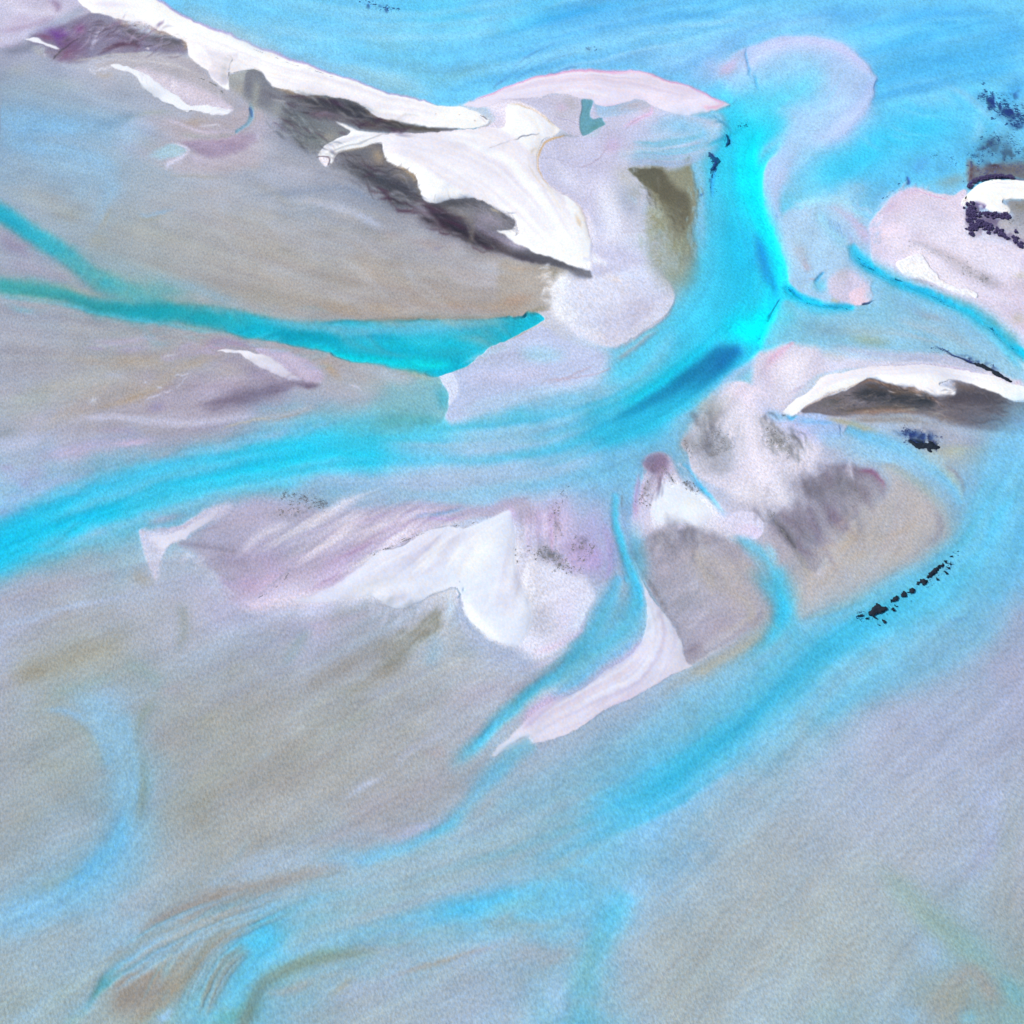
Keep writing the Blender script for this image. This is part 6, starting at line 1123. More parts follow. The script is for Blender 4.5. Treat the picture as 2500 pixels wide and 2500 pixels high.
# olive weed under the west bank: ragged margins
frame(1240, 0)
feather([(1055,1450),(1040,1600),(1050,1800),(1080,1950)], 15, 90, ['a8a898','c0c4d6','b4bccc','94947c'], 80, 10, .4, off=20)
feather([(1385,1380),(1390,1540),(1345,1700),(1370,1850)], 80, 100, ['8cc0dc','8c8e78','a0c4d8','7c8070'], 70, 9, .45, off=18)
feather([(900,1245),(1020,1225),(1120,1190),(1200,1240)], 60, 60, ['a8b4bc','98988a','74746a','b8c0d0'], 50, 8, .4, off=18)
feather([(1000,1340),(1100,1460),(1200,1560),(1300,1660)], 55, 110, ['5c5c52','74745f','8c8c7a'], 60, 10, .4, off=30)
feather([(1090,1700),(1150,1800),(1250,1900)], 80, 120, ['a0a894','b0bcc4','84886c','90a0a4'], 70, 12, .4, off=60)
# soft shallows round the eastern bars
frame(1860, 0)
feather([(830,1780),(840,1620),(930,1480),(1070,1390),(1230,1400)], -50, 90, ['a8c4e8','c4c0e0','9cc8ec','d4c8e2'], 80, 9, .35, off=14)
feather([(250,1510),(480,1468),(660,1520),(780,1680)], 30, 110, ['a4d0f0','b4c8ec','8cd0f2','c4c4e4'], 70, 10, .35, off=26)
feather([(860,1980),(1100,2090),(1400,2190),(1700,2380)], 28, 140, ['b4b4c4','c8c0d4','a4bcd4','d4cce0'], 70, 8, .35, off=16)
feather([(1000,1560),(1250,1620),(1480,1700),(1700,1830)], 22, 160, ['e2dcee','c4bcd4','ccc8de'], 60, 12, .3, off=60)

# ---------------------------------------------------------------- last washes
frame(0, 0, 1.0)
line([(1660,985),(1560,1050),(1440,1110),(1300,1150),(1140,1135),(980,1115),(820,1110)], ['3cb8e2','34b4de','30b4dc','34b8e0','38c4e8'], [34,44,48,46,44,44,40], h=2.2, a=.65)
line([(1480,1010),(1340,1070),(1180,1090),(1000,1080)], '50c0e4', [30,44,44,30], a=.55)
line([(1700,920),(1620,990),(1520,1060)], '30bce8', [26,30,26], a=.5)
line([(0,290),(150,300),(300,325),(440,360)], '86b6e0', [50,60,60,30], a=.65, taper=(0,1.2)); line([(0,215),(120,225),(260,235)], '94aec8', [40,40,30], a=.4, taper=(0,1))
line([(60,390),(180,400),(260,440),(270,500)], '94bce0', [40,40,34,24], a=.55)
blob(2000,2000,330,260,-40,'aeb6c4',.5); blob(2250,1850,200,240,0,'b0b8cc',.4); blob(1800,2300,300,160,-20,'a8b0b4',.45); blob(1250,2380,200,100,0,'a4acb4',.4); blob(2350,1650,150,200,0,'aeb0c6',.4)
line([(150,1700),(240,1740),(300,1820),(325,1910),(310,2000),(255,2100),(170,2180),(60,2230),(-40,2265)], ['94b8d4','88b8dc','80b8de','7cb8e0','78b8e2','80bae2','88bce0'], [30,40,46,48,46,44,44,44,44], h=2.2, a=.6, taper=(1,0))
line([(320,1960),(290,2040),(215,2125),(120,2190)], '64b4e4', [14,20,22,16], a=.55)
line([(345,1840),(350,1940),(335,2030)], '8c988c', [8,12,8], a=.5)
line([(1300,2180),(1160,2195),(1000,2205),(860,2215),(730,2245),(630,2295),(560,2360),(500,2440),(470,2540)], ['60c0ec','4cb8ea','54c0ee','58c2f0','50bce8','5cbce4','64bcd8'], [24,30,36,40,44,46,46,44,40], h=2.0, a=[.3,.35,.4,.45,.5,.5,.5,.45,.4])
line([(960,2310),(840,2330),(720,2355),(650,2395),(610,2450),(585,2520)], ['90a4a8','7e948c','788a84','788a84'], [8,13,17,20,18,16], a=.75, taper=(1,0))
line([(640,2260),(520,2290),(420,2310),(330,2340),(265,2385),(225,2440)], ['84c0ec','88c0ee','84bce8','60b0cc','50a0b0'], [13,16,16,16,12,8], h=2.2, a=.75)
line([(890,2115),(760,2135),(640,2160),(540,2190),(440,2225),(360,2260)], ['a8a4a6','9c9896','948c88','908880'], [8,14,18,20,18,10], a=.6)
line([(620,2270),(530,2310),(470,2370),(430,2420),(380,2470)], '988e80', [5,9,12,14,12], a=.55); line([(560,2330),(500,2390),(440,2450)], '80b8d8', [8,10,10], a=.6); line([(570,2250),(540,2280),(500,2300)], '8c988c', 7, a=.5)
fill([(280,2410,14),(330,2375,10),(380,2365,12),(400,2395,24),(380,2460,30),(310,2480,30)], '9a9088', soft=16, a=.6)
line([(2330,1400),(2230,1470),(2110,1530),(1990,1590),(1900,1680),(1810,1770),(1700,1860),(1600,1930),(1480,1990)], ['44bce8','40bae6','38b4e0','2cb0de','28aedc','34b2e0','48bae6'], [20,24,26,28,32,34,32,28,22], h=2.2, a=.6)
line([(2480,1480),(2380,1560),(2240,1640),(2080,1700),(1950,1780)], '64c0ea', [40,44,44,40,30], a=.5)
line([(1970,1600),(1880,1700),(1790,1790)], '1c98c4', [10,14,10], a=.5); line([(1740,1840),(1640,1910),(1560,1960)], '2c9cc8', [8,12,10], a=.5)
line([(1820,1380),(1890,1450),(1935,1530),(1940,1590)], '3cbcea', [16,22,22,18], a=.55)
frame(1860, 620)
line([(640,-60),(700,20),(800,100),(950,175),(1100,245),(1250,305),(1400,365),(1550,435),(1700,535),(1830,645),(2000,790)], ['30bcec','1cb8e6','1cb8e6','24bae8','1cbcea','18bcec','14c0f0'], [44,56,60,56,52,52,54,58,62,70,80], h=2.0, a=.6)
line([(720,130),(900,230),(1100,310),(1300,390),(1500,490),(1680,620),(1850,790)], '88ccee', [20,26,26,26,28,30,30], a=.5)
frame(1240, 0)
line([(640,1400),(720,1550),(760,1700),(720,1850)], 'dcdff2', [50,70,80,70], a=.6); line([(320,1150),(420,1300),(560,1430)], 'd6d8ee', [50,60,50], a=.5); line([(340,1060),(480,1100),(640,1080)], 'd4d4ea', [30,40,30], a=.5)
frame(1240, 620)
line([(480,110),(390,200),(340,310),(380,420),(470,520)], 'f0f2fe', [30,46,50,46,30], a=.75); line([(470,480),(600,580),(760,640)], 'e8e8f6', [30,50,40], a=.5)
frame(1400, 850, .9158)
line([(430,120),(470,230),(500,330),(520,400)], 'e6e2f4', [16,30,40,30], a=.6); line([(380,360),(470,390),(560,400),(620,370)], 'e2e2f2', [20,30,30,20], a=.65); line([(250,420),(330,430),(400,460)], 'f2f6ff', [20,34,20], a=.7)
frame(300, 1000, .9158)
line([(1010,300),(930,400),(890,470)], 'f8faff', [16,40,30], a=.8); line([(900,500),(950,570),(1040,620)], 'f6f8ff', [16,26,20], a=.7); line([(560,500),(700,480),(860,460)], 'f0f0fc', [16,26,26], a=.55)

frame(1250, 0, 1.1447)
line([(470,270),(530,215),(610,180),(690,168)], '58d2f8', [60,60,50,30], a=.75); blob(620,150,110,50,-8,'b0d4f8',.5)
line([(480,165),(510,130),(560,102),(640,92),(715,112),(765,158)], 'c8cef4', [10,16,18,16,16,14], a=.7)
line([(765,200),(740,245),(680,295),(600,350),(562,400),(552,450),(570,500)], 'bccaf2', [20,34,42,36,24,18,10], a=.6)
line([(560,330),(620,280),(690,230),(740,180)], 'a8d4f8', [16,26,30,20], a=.45)
line([(720,300),(660,350),(600,400)], '50d0f8', [40,50,40], a=.5)
blob(640,520,70,60,20,'b2d6f4',.55); line([(590,445),(640,428),(700,430),(740,470)], 'a4dcf6', [10,14,14,10], a=.6); line([(600,560),(580,520),(570,480)], 'c0c8ea', [12,16,12], a=.5)
line([(880,455),(980,500),(1092,540)], 'e4e0f3', [24,44,50], a=.6, taper=(1,0)); line([(840,500),(950,565),(1060,625)], 'e6e0f2', [16,26,24], a=.5); line([(800,470),(830,430),(890,410)], 'd4bcd8', [12,18,12], a=.5)
line([(820,570),(870,548),(940,610),(1010,645)], 'eeeaf8', [14,22,18,10], a=.55)
line([(630,762),(760,772),(900,790),(1010,825)], 'ced2e8', [12,18,16,8], a=.6); blob(590,785,46,36,-30,'e8e4f4',.7); line([(530,800),(560,760),(590,735)], 'd0b0cc', [8,14,8], a=.5)
line([(620,660),(750,700),(900,740)], 'a4c8e0', [16,22,14], a=.45); line([(800,670),(920,710),(1000,760)], 'a8b8cc', [8,14,8], a=.45)
line([(420,820),(310,885),(190,930),(60,955),(-80,955)], '28b0da', [22,32,32,30,24], a=.55, taper=.6)
line([(330,930),(220,975),(100,1000)], '84b8e0', [20,26,20], a=.5)
line([(560,1010),(640,1040),(720,1010)], '6e6a78', [16,26,16], a=.5)
frame(0, 0, 1.1447)
line([(600,200),(680,214),(760,236),(820,266),(880,275)], '393b47', [8,18,20,14,6], a=.65); blob(640,265,46,30,30,'5c6670',.5)
line([(735,362),(800,382),(850,420),(905,445)], '3a3e4a', [10,22,26,16], a=.7); line([(890,448),(960,482),(1030,512),(1100,535)], '39323f', [16,26,24,14], a=.65); blob(965,435,50,13,-4,'464852',.6)
feather([(620,210),(760,240),(860,270)], 15, 60, ['2c2e38','5c5e68','4a3850','8c8a90'], 50, 3, .55, off=10)
feather([(760,370),(860,430),(960,480),(1060,520)], 25, 60, ['2c2c36','60606c','4c3048','9896a0'], 70, 3.5, .55, off=14)
feather([(590,240),(650,290),(700,320)], 30, 40, ['4c5460','7c848c','5c4c64','a0a4a8'], 60, 3, .5, off=22)
line([(300,870),(450,850),(600,800),(690,800)], 'b4acc4', [16,30,34,16], a=.45); line([(410,872),(490,852),(570,832),(655,815)], '766c82', [6,18,20,8], a=.7)
line([(470,58),(540,84),(640,112)], 'a8c8dc', [10,16,10], a=.5); line([(690,128),(840,178),(960,212)], '8cc0d8', [8,14,8], a=.5)
line([(100,70),(150,95),(200,110)], '6c4a74', [10,18,12], a=.5); feather([(120,100),(200,80),(270,70),(330,90)], -25, 50, ['584860','8c7494','b8a8c0','6c5c70'], 50, 3, .5, off=14)

# ---------------------------------------------------------------- currents and the last corrections of tone
frame(0, 0)
line([(-200,1470),(80,1610),(250,1725),(450,1858),(640,1985),(850,2085),(1100,2170)], ['20a8cc','22b0d2','26b4d4','30b4d0','50b4c8'], [56,58,56,54,54,50,40], h=2.6, a=.75, taper=(0,1.5))
frame(0, 620)
line([(-200,195),(0,225),(200,258),(450,305),(700,372),(1000,422),(1300,445),(1700,500),(2100,570)], ['38a4b0','44a4ac','3ca4b0','1ca0b4','10a8be','08acc8'], [46,46,46,48,54,60,60,56,46], h=2.6, a=.6, taper=(0,1))
frame(0, 0, 1.0)
WEST = [(-60,1365),(50,1315),(230,1240),(420,1175),(620,1140),(800,1105),(980,1095),(1180,1100),(1360,1080),(1500,1030),(1640,960),(1760,860),(1850,760),(1870,650),(1840,540),(1810,430),(1820,330),(1880,250)]
line(WEST[:10], ['10bce6','12bce8','18c0ea','20c4ec','30c0e6','34b8e0'], [50,50,46,46,46,44,44,44,40,30], h=2.2, a=[.55,.55,.55,.55,.5,.38,.24,.16,.1,.05], taper=(0,1.5))
streams(WEST, [46,46,46,46,50,56,60,64,66,66,66,66,60,54,50,46,44,40], ['10a8d4','54cef0','08d4f6','2cb4dc','78d0f0','18b4de','40c4ea'], 110, 9, .2)
line([(60,1290),(260,1215),(500,1140),(760,1090)], '9cc8e8', [10,14,14,10], a=.4)
SE = [(2520,1140),(2440,1240),(2380,1340),(2270,1430),(2130,1500),(2010,1570),(1920,1660),(1830,1750),(1730,1830),(1620,1900),(1500,1960),(1360,2030),(1220,2090),(1080,2130),(920,2180),(760,2220)]
line(SE, ['6cc4ee','60c2ee','5cc2ec','54bce8','5cbee8','64c0ea'], [60,60,64,66,66,66,66,66,60,56,54,52,50,50,50,50], h=2.0, a=[.45,.45,.5,.5,.5,.5,.5,.5,.45,.4,.3,.25,.2,.2,.15,.1], taper=(0,1.5))
streams(SE, 70, ['30b0dc','74cef0','48bce6','8cd0f0','24a4d0','5cc0ea','98c4e0'], 110, 11, .19)
streams([(1060,170),(1300,110),(1500,70),(1750,20),(1950,-30)], 60, ['8cd0f8','48a8ea','a8d8f8','5cb4ee'], 30, 9, .4, clip=sea)
streams([(560,30),(760,60),(960,90),(1150,80),(1350,40)], 70, ['8ccff4','58b4ea','a0d0ea','64c4f4'], 26, 12, .35, clip=sea)
streams([(2060,180),(2200,140),(2350,110),(2540,60)], 90, ['78ccf8','44aaee','58bcf4','3ca0e6'], 34, 11, .4, clip=sea)
line([(1850,290),(1832,380),(1842,470),(1868,550),(1900,640),(1895,720)], '0ae6fa', [14,22,24,24,22,16], h=2.0, a=.75); blob(1832,790,56,34,-25,'04ecfc',.85)
line([(1845,560),(1862,620),(1880,690)], '1c84d6', [8,13,9], a=.6)
line([(1815,850),(1760,868),(1700,905),(1630,955),(1540,1005),(1440,1055)], ['1c74c0','1a6ea8','1a74a8','1c80b0','2898c4'], [12,18,20,16,12,10], h=2.0, a=.5, taper=(.5,1.5))
# tones
blob(2050,2250,300,170,-30,'a7b1b5',.5); blob(1800,2150,120,200,20,'a4adb0',.45); blob(2300,2050,200,140,-40,'aab2be',.45); blob(1700,2400,250,80,0,'a4b2ba',.4)
line([(2120,2110),(2220,2180),(2300,2260),(2420,2360)], '90aca8', [20,30,34,30], a=.5)
blob(560,600,330,90,14,'a9a49c',.42); blob(950,680,280,70,10,'a89c92',.42); blob(300,1180-520,200,50,20,'a4a296',.4)
feather([(420,560),(700,600),(950,660),(1200,720)], 20, 190, ['b4aea6','a09a92','b8b8c0','a8a2a0'], 70, 9, .35, off=70)
# the delta fan: white and lilac tongues
frame(300, 1000, .9158)
rays((620,190), (1020,240), (230,420), (700,500), ['e6e4f4','d2d0e4','c4c0d8','efeefa','b4b0c8'], 60, 11, .45, bend=.04)
rays((860,330), (1010,290), (600,480), (900,470), ['ffffff','eceefc','d4d4e8'], 24, 9, .5, bend=.04)
rays((1040,230), (1092,300), (960,560), (1092,600), ['f4f6ff','dcdcf0','c8c6da','e4e4f6'], 26, 12, .45, bend=-.03)
line([(330,540),(450,515),(580,500),(680,510)], 'dad8ec', [14,24,24,14], a=.55)
frame(1240, 0)
line([(660,1250),(720,1450),(760,1650),(740,1850)], 'dcdef3', [60,80,90,80], a=.6); line([(570,1560),(620,1700),(660,1850)], 'e8e8f8', [20,30,26], a=.5)

line([(1830,880),(1740,930),(1640,990),(1540,1040),(1420,1090)], '18bce4', [12,16,16,16,12], a=.55)
streams([(900,1085),(1050,1090),(1200,1085),(1360,1060),(1480,1010)], [60]*5, ['a8c8e4','7cc4e4','b4c4e4','58b8dc'], 50, 9, .4)
streams([(860,1190),(1000,1170),(1160,1180),(1320,1170),(1460,1110)], [40]*5, ['b0bce0','88c0e4','b8b8dc'], 36, 9, .4)
line([(1755,320),(1748,420),(1765,520),(1790,600)], '2c8cd4', [5,9,9,5], a=.45); line([(1800,520),(1822,600),(1862,690)], '1c90d8', [8,12,8], a=.4)
frame(1860, 0)
blob(1200,1680,260,90,10,'e2dff2',.5); blob(1000,1800,110,70,20,'ebe4f3',.5); blob(1050,1480,140,60,-10,'d8d4ea',.5); blob(1650,1950,200,110,25,'dcdaec',.4)
feather([(1000,1600),(1250,1700),(1500,1800),(1750,1900)], 20, 150, ['efeaf8','b8b4c4','cfcae0','e6e0f0'], 60, 7, .35, off=60)
line([(-120,390),(60,330),(260,296),(440,318),(620,382),(740,470),(810,565)], 'c4ccf4', [26,30,30,30,32,32,24], a=.5)
line([(815,660),(730,780),(590,900),(440,1010),(320,1120)], 'bccaf4', [30,46,56,56,40], a=.45)
# faint tinted veins on the white bars
V_ = ['ebe5f3','f1edf8','e2dcec','efe6ea']
frame(0, 0, 1.0)
streams([(230,10),(330,60),(430,110),(540,150),(660,195),(800,230),(950,265),(1090,290)], [30,34,40,40,40,34,28,18], V_, 50, 4, .6, clip=bar_spit)
streams([(900,340),(1000,345),(1120,370),(1220,420),(1300,500),(1370,590)], [20,40,80,90,80,50], V_, 60, 6, .6, clip=bar_central)
streams([(1250,240),(1330,300),(1340,400),(1400,520),(1440,620)], [30,40,40,40,20], ['e4e0f0','f4f0fa','e8dccc'], 24, 5, .4, clip=bar_central)
streams([(1180,235),(1320,205),(1450,190),(1600,215),(1730,250)], [16,22,26,26,14], ['f3eefa','d8cde4','ead6e8','e2d8ee'], 36, 3.5, .55, clip=bar_barrier)
streams([(1940,980),(2050,920),(2180,900),(2330,905),(2480,940)], [12,16,16,16,12], V_, 24, 3, .6, clip=bar_south)
streams([(1560,1420),(1620,1540),(1560,1660),(1400,1740),(1280,1810)], [10,40,50,36,16], ['ece8f6','c8c0d6','d8cce4','e8eafa'], 36, 6, .45, clip=bar_blade)
feather([(1330,650),(1345,700),(1350,740)], 170, 40, ['f0f2fe','d0c8c4','a49c98'], 30, 4, .5, off=6)

frame(1240, 0)
line([(540,1905),(600,1925),(660,1935),(740,1960)], 'e6e6f7', [10,18,22,20], h=2.6, a=.97, taper=(.4,.4)); line([(600,1860),(640,1900),(660,1960)], 'ecebf9', [14,22,20], a=.9)
frame(0, 0, 1.0)
streams([(1500,1960),(1360,2030),(1220,2090),(1080,2130),(920,2180),(760,2220),(640,2280)], [80]*7, ['a4b4c4','9cb0c0','b0b8cc','98bcd4','a8acac'], 60, 20, .3)
streams([(2130,1500),(2010,1570),(1920,1660),(1830,1750),(1730,1830),(1620,1900)], [110]*6, ['98b8d4','a8b8d0','84c0e4','8cb4d0'], 40, 18, .14)
streams([(900,1120),(1050,1130),(1200,1125),(1360,1100),(1480,1050)], [80]*5, ['b4c0e0','98c4e0','a8bcdc','c0c4e4'], 50, 16, .32)
for pth in ([(700,2180),(620,2215),(540,2260),(470,2330),(420,2400),(380,2480)], [(640,2200),(560,2230),(470,2265),(380,2310),(310,2350),(240,2400)], [(600,2290),(540,2340),(500,2400),(470,2480)]):
    streams(pth, [44]*len(pth), ['968c7e','8cc4ee','a09a90','7cb8dc','8a9088','a4b4c0'], 40, 6, .5)
line([(700,2290),(640,2330),(590,2400),(560,2480)], '58bce8', [20,26,30,26], a=.5)

line([(2300,1420),(2130,1510),(1990,1600),(1890,1700),(1790,1790),(1680,1870),(1560,1945),(1400,2020)], ['48bee8','3ab6e2','34b2de','3cb8e2','54bee6'], [30,36,40,42,42,38,34,30], h=2.0, a=.5)
line([(1890,1380),(1918,1440),(1920,1500),(1890,1580)], '40c0ec', [20,26,28,26], a=.5, taper=(.5,1))
# ================================================================ the scene
# the flats carry a cool film of wet silt
_mx, _mn = P.max(-1), P.min(-1)
_k = np.clip(1 - (_mx - _mn) / .26, 0, 1) * np.clip((_mx - .42) / .15, 0, 1) * np.clip((.90 - _mx) / .12, 0, 1)
P = P + _k[..., None] * np.array([.014, .026, .048], np.float32)
streak = lic(rng.standard_normal((N, N)).astype(np.float32) + .8 * vnoise(9, 1), 20, 2.0)
wisp = lic(vnoise(16, 2, .8), 34, 3.0)
wisp2 = lic(vnoise(34, 2, .8), 40, 4.0)
bare = np.clip(1.15 - (P.min(-1) - .80) / .12, .12, 1)          # clean white sand shows few streaks
lum = 1 + bare * (.004 * streak + .007 * wisp + .009 * wisp2 + .006 * MID + .007 * BIG)
P = P * lum[..., None]
tint = .6 * lic(vnoise(26, 2, .8), 30, 3.0) + .5 * vnoise(60, 3, .7)
P[..., 0] += .005 * tint * bare; P[..., 2] -= .005 * tint * bare; P[..., 1] += .002 * wisp * bare
P = np.clip(P, .004, .985).astype(np.float32)
LIN = np.where(P <= .04045, P / 12.92, ((P + .055) / 1.055) ** 2.4).astype(np.float32)

# split every spot into the colour of its sand and what the water over it lets through
TILT, FOV, DIST = 32.0, 40.0, 700.0
SUN_EL, SUN_AZ = 46.0, 172.0          # height of the sun, and where it stands (degrees from +x)
ALB = .80                             # reflectance of the whitest sand
KABS = 2.4                            # how fast red light fades with depth, per metre
LIGHT = np.array([1.0, 1.0, 1.0], np.float32)
def balance():
    return np.array([LIGHT_R, LIGHT_G, LIGHT_B], np.float32)
LIGHT_R, LIGHT_G, LIGHT_B = .985, .985, 1.035
L = LIN / balance() * ALB
b = L[..., 2]
rho = L[..., 0] / np.maximum(b, 1e-4)
gam = L[..., 1] / np.maximum(b, 1e-4)
BED = L.copy()
BED[..., 0] = np.maximum(L[..., 0], b * .72)
BED[..., 1] = np.maximum(L[..., 1], b * .88 * np.clip((.80 - rho) / .2, 0, 1))
TR = np.clip(L / BED, .0008, 1)
DRY = np.zeros((N, N), np.float32)
for _m in (bar_spit, bar_central, bar_barrier, bar_oblong, bar_wedge, bar_small, bar_knoll, bar_islet, bar_south, bar_white, bar_blade, bar_centre, bar_west, bar_lobe):
    DRY = np.maximum(DRY, _m)
# a film of water takes a little light at its surface
BED = np.minimum(BED * (1 + .12 * np.clip(1.6 - DRY * 2, 0, 1)[..., None]), .93)
DEPTH = np.minimum(-np.log(TR[..., 0]) / KABS, 1.9).astype(np.float32)
DEPTH = DEPTH + .05 * np.clip(1.6 - DRY * 2, 0, 1)

th = math.tan(math.radians(FOV / 2)) * 2; ct, st = math.cos(math.radians(TILT)), math.sin(math.radians(TILT))
HGT = DIST * ct
def ground(u, v):
    """image pixels -> metres on the ground, projected through the camera"""
    nx = (np.asarray(u, float) / IMG_SIZE - .5) * th; ny = (.5 - np.asarray(v, float) / IMG_SIZE) * th
    t = HGT / (ct - ny * st)
    return nx * t, (ny * ct + st) * t - DIST * st

col = bpy.context.scene.collection
def tag(o, label=None, cat=None, group=None, kind=None):
    if label: o['label'] = label
    if cat: o['category'] = cat
    if group: o['group'] = group
    if kind: o['kind'] = kind
    return o

# ---------------------------------------------------------------- materials
def new_mat(name):
    m = bpy.data.materials.new(name); m.use_nodes = True
    nt = m.node_tree; nt.nodes.clear()
    return m, nt
def nd(nt, t, **kw):
    n = nt.nodes.new(t)
    for k, v in kw.items(): setattr(n, k, v)
    return n

def grain_colour(nt, src, amount):
    """sand is never one tone: wind and wave ripples, shell grit and films of silt vary it"""
    tc = nd(nt, 'ShaderNodeTexCoord')
    mp = nd(nt, 'ShaderNodeMapping', vector_type='TEXTURE'); mp.inputs['Rotation'].default_value = (0, 0, math.radians(24)); mp.inputs['Scale'].default_value = (.75, 1.5, 1)
    nt.links.new(tc.outputs['Object'], mp.inputs['Vector'])
    n1 = nd(nt, 'ShaderNodeTexNoise'); n1.inputs['Scale'].default_value = .8; n1.inputs['Detail'].default_value = 2.5; n1.inputs['Roughness'].default_value = .7
    nt.links.new(mp.outputs['Vector'], n1.inputs['Vector'])
    n2 = nd(nt, 'ShaderNodeTexNoise'); n2.inputs['Scale'].default_value = .9; n2.inputs['Detail'].default_value = 3.0
    nt.links.new(tc.outputs['Object'], n2.inputs['Vector'])
    n3 = nd(nt, 'ShaderNodeTexNoise'); n3.inputs['Scale'].default_value = .055; n3.inputs['Detail'].default_value = 5.0; n3.inputs['Roughness'].default_value = .62
    nt.links.new(tc.outputs['Object'], n3.inputs['Vector'])
    def mr(n, lo, hi, a, b):
        m = nd(nt, 'ShaderNodeMapRange'); m.inputs['From Min'].default_value = a; m.inputs['From Max'].default_value = b
        m.inputs['To Min'].default_value = lo; m.inputs['To Max'].default_value = hi
        nt.links.new(n.outputs['Fac'], m.inputs['Value']); return m
    a = mr(n1, 1 - amount, 1 + amount, .28, .72)
    c = mr(n3, 1 - .06, 1 + .06, .3, .7)
    mul = nd(nt, 'ShaderNodeMath', operation='MULTIPLY'); nt.links.new(a.outputs[0], mul.inputs[0]); nt.links.new(c.outputs[0], mul.inputs[1])
    sc = nd(nt, 'ShaderNodeVectorMath', operation='SCALE')
    nt.links.new(src, sc.inputs[0]); nt.links.new(mul.outputs[0], sc.inputs['Scale'])
    # a warm and a cool grit
    rmp = nd(nt, 'ShaderNodeValToRGB'); e = rmp.color_ramp.elements
    e[0].position = .33; e[0].color = (1.07, 1.0, .90, 1); e[1].position = .67; e[1].color = (.93, 1.0, 1.08, 1)
    nt.links.new(n2.outputs['Fac'], rmp.inputs['Fac'])
    v = nd(nt, 'ShaderNodeVectorMath', operation='MULTIPLY')
    nt.links.new(sc.outputs[0], v.inputs[0]); nt.links.new(rmp.outputs['Color'], v.inputs[1])
    return v.outputs[0], n1

def sand_material(name, amount, bump, rough=.9):
    m, nt = new_mat(name)
    at = nd(nt, 'ShaderNodeAttribute', attribute_name='sand_colour')
    c, n1 = grain_colour(nt, at.outputs['Color'], amount)
    bs = nd(nt, 'ShaderNodeBsdfPrincipled'); bs.inputs['Roughness'].default_value = rough; bs.inputs['Specular IOR Level'].default_value = .12
    nt.links.new(c, bs.inputs['Base Color'])
    bp = nd(nt, 'ShaderNodeBump'); bp.inputs['Strength'].default_value = bump; bp.inputs['Distance'].default_value = .1
    nt.links.new(n1.outputs['Fac'], bp.inputs['Height']); nt.links.new(bp.outputs['Normal'], bs.inputs['Normal'])
    o = nd(nt, 'ShaderNodeOutputMaterial'); nt.links.new(bs.outputs[0], o.inputs['Surface'])
    return m
M_FLAT = sand_material('wet_sand', .21, .4)
M_BAR = sand_material('dry_sand', .07, .25)

def water_material():
    m, nt = new_mat('sea_water')
    at = nd(nt, 'ShaderNodeAttribute', attribute_name='clearness')
    tr = nd(nt, 'ShaderNodeBsdfTransparent'); nt.links.new(at.outputs['Color'], tr.inputs['Color'])
    gl = nd(nt, 'ShaderNodeBsdfGlossy'); gl.inputs['Roughness'].default_value = .06
    tc = nd(nt, 'ShaderNodeTexCoord')
    mp = nd(nt, 'ShaderNodeMapping', vector_type='TEXTURE'); mp.inputs['Rotation'].default_value = (0, 0, math.radians(26)); mp.inputs['Scale'].default_value = (1.0, 2.2, 1)
    nt.links.new(tc.outputs['Object'], mp.inputs['Vector'])
    n = nd(nt, 'ShaderNodeTexNoise'); n.inputs['Scale'].default_value = .9; n.inputs['Detail'].default_value = 3.0
    nt.links.new(mp.outputs['Vector'], n.inputs['Vector'])
    bp = nd(nt, 'ShaderNodeBump'); bp.inputs['Strength'].default_value = .34; bp.inputs['Distance'].default_value = .25
    nt.links.new(n.outputs['Fac'], bp.inputs['Height'])
    fr = nd(nt, 'ShaderNodeFresnel'); fr.inputs['IOR'].default_value = 1.33
    nt.links.new(bp.outputs['Normal'], fr.inputs['Normal']); nt.links.new(bp.outputs['Normal'], gl.inputs['Normal'])
    mx = nd(nt, 'ShaderNodeMixShader')
    nt.links.new(fr.outputs[0], mx.inputs['Fac']); nt.links.new(tr.outputs[0], mx.inputs[1]); nt.links.new(gl.outputs[0], mx.inputs[2])
    o = nd(nt, 'ShaderNodeOutputMaterial'); nt.links.new(mx.outputs[0], o.inputs['Surface'])
    return m
M_WATER = water_material()

def plain_mat(name, c1, c2, scale, rough=.8):
    m, nt = new_mat(name)
    tc = nd(nt, 'ShaderNodeTexCoord'); n = nd(nt, 'ShaderNodeTexNoise'); n.inputs['Scale'].default_value = scale; n.inputs['Detail'].default_value = 4
    nt.links.new(tc.outputs['Object'], n.inputs['Vector'])
    r = nd(nt, 'ShaderNodeValToRGB'); e = r.color_ramp.elements
    e[0].position = .35; e[0].color = (*c1, 1); e[1].position = .65; e[1].color = (*c2, 1)
    nt.links.new(n.outputs['Fac'], r.inputs['Fac'])
    bs = nd(nt, 'ShaderNodeBsdfPrincipled'); bs.inputs['Roughness'].default_value = rough; bs.inputs['Specular IOR Level'].default_value = .2
    nt.links.new(r.outputs['Color'], bs.inputs['Base Color'])
    o = nd(nt, 'ShaderNodeOutputMaterial'); nt.links.new(bs.outputs[0], o.inputs['Surface'])
    return m

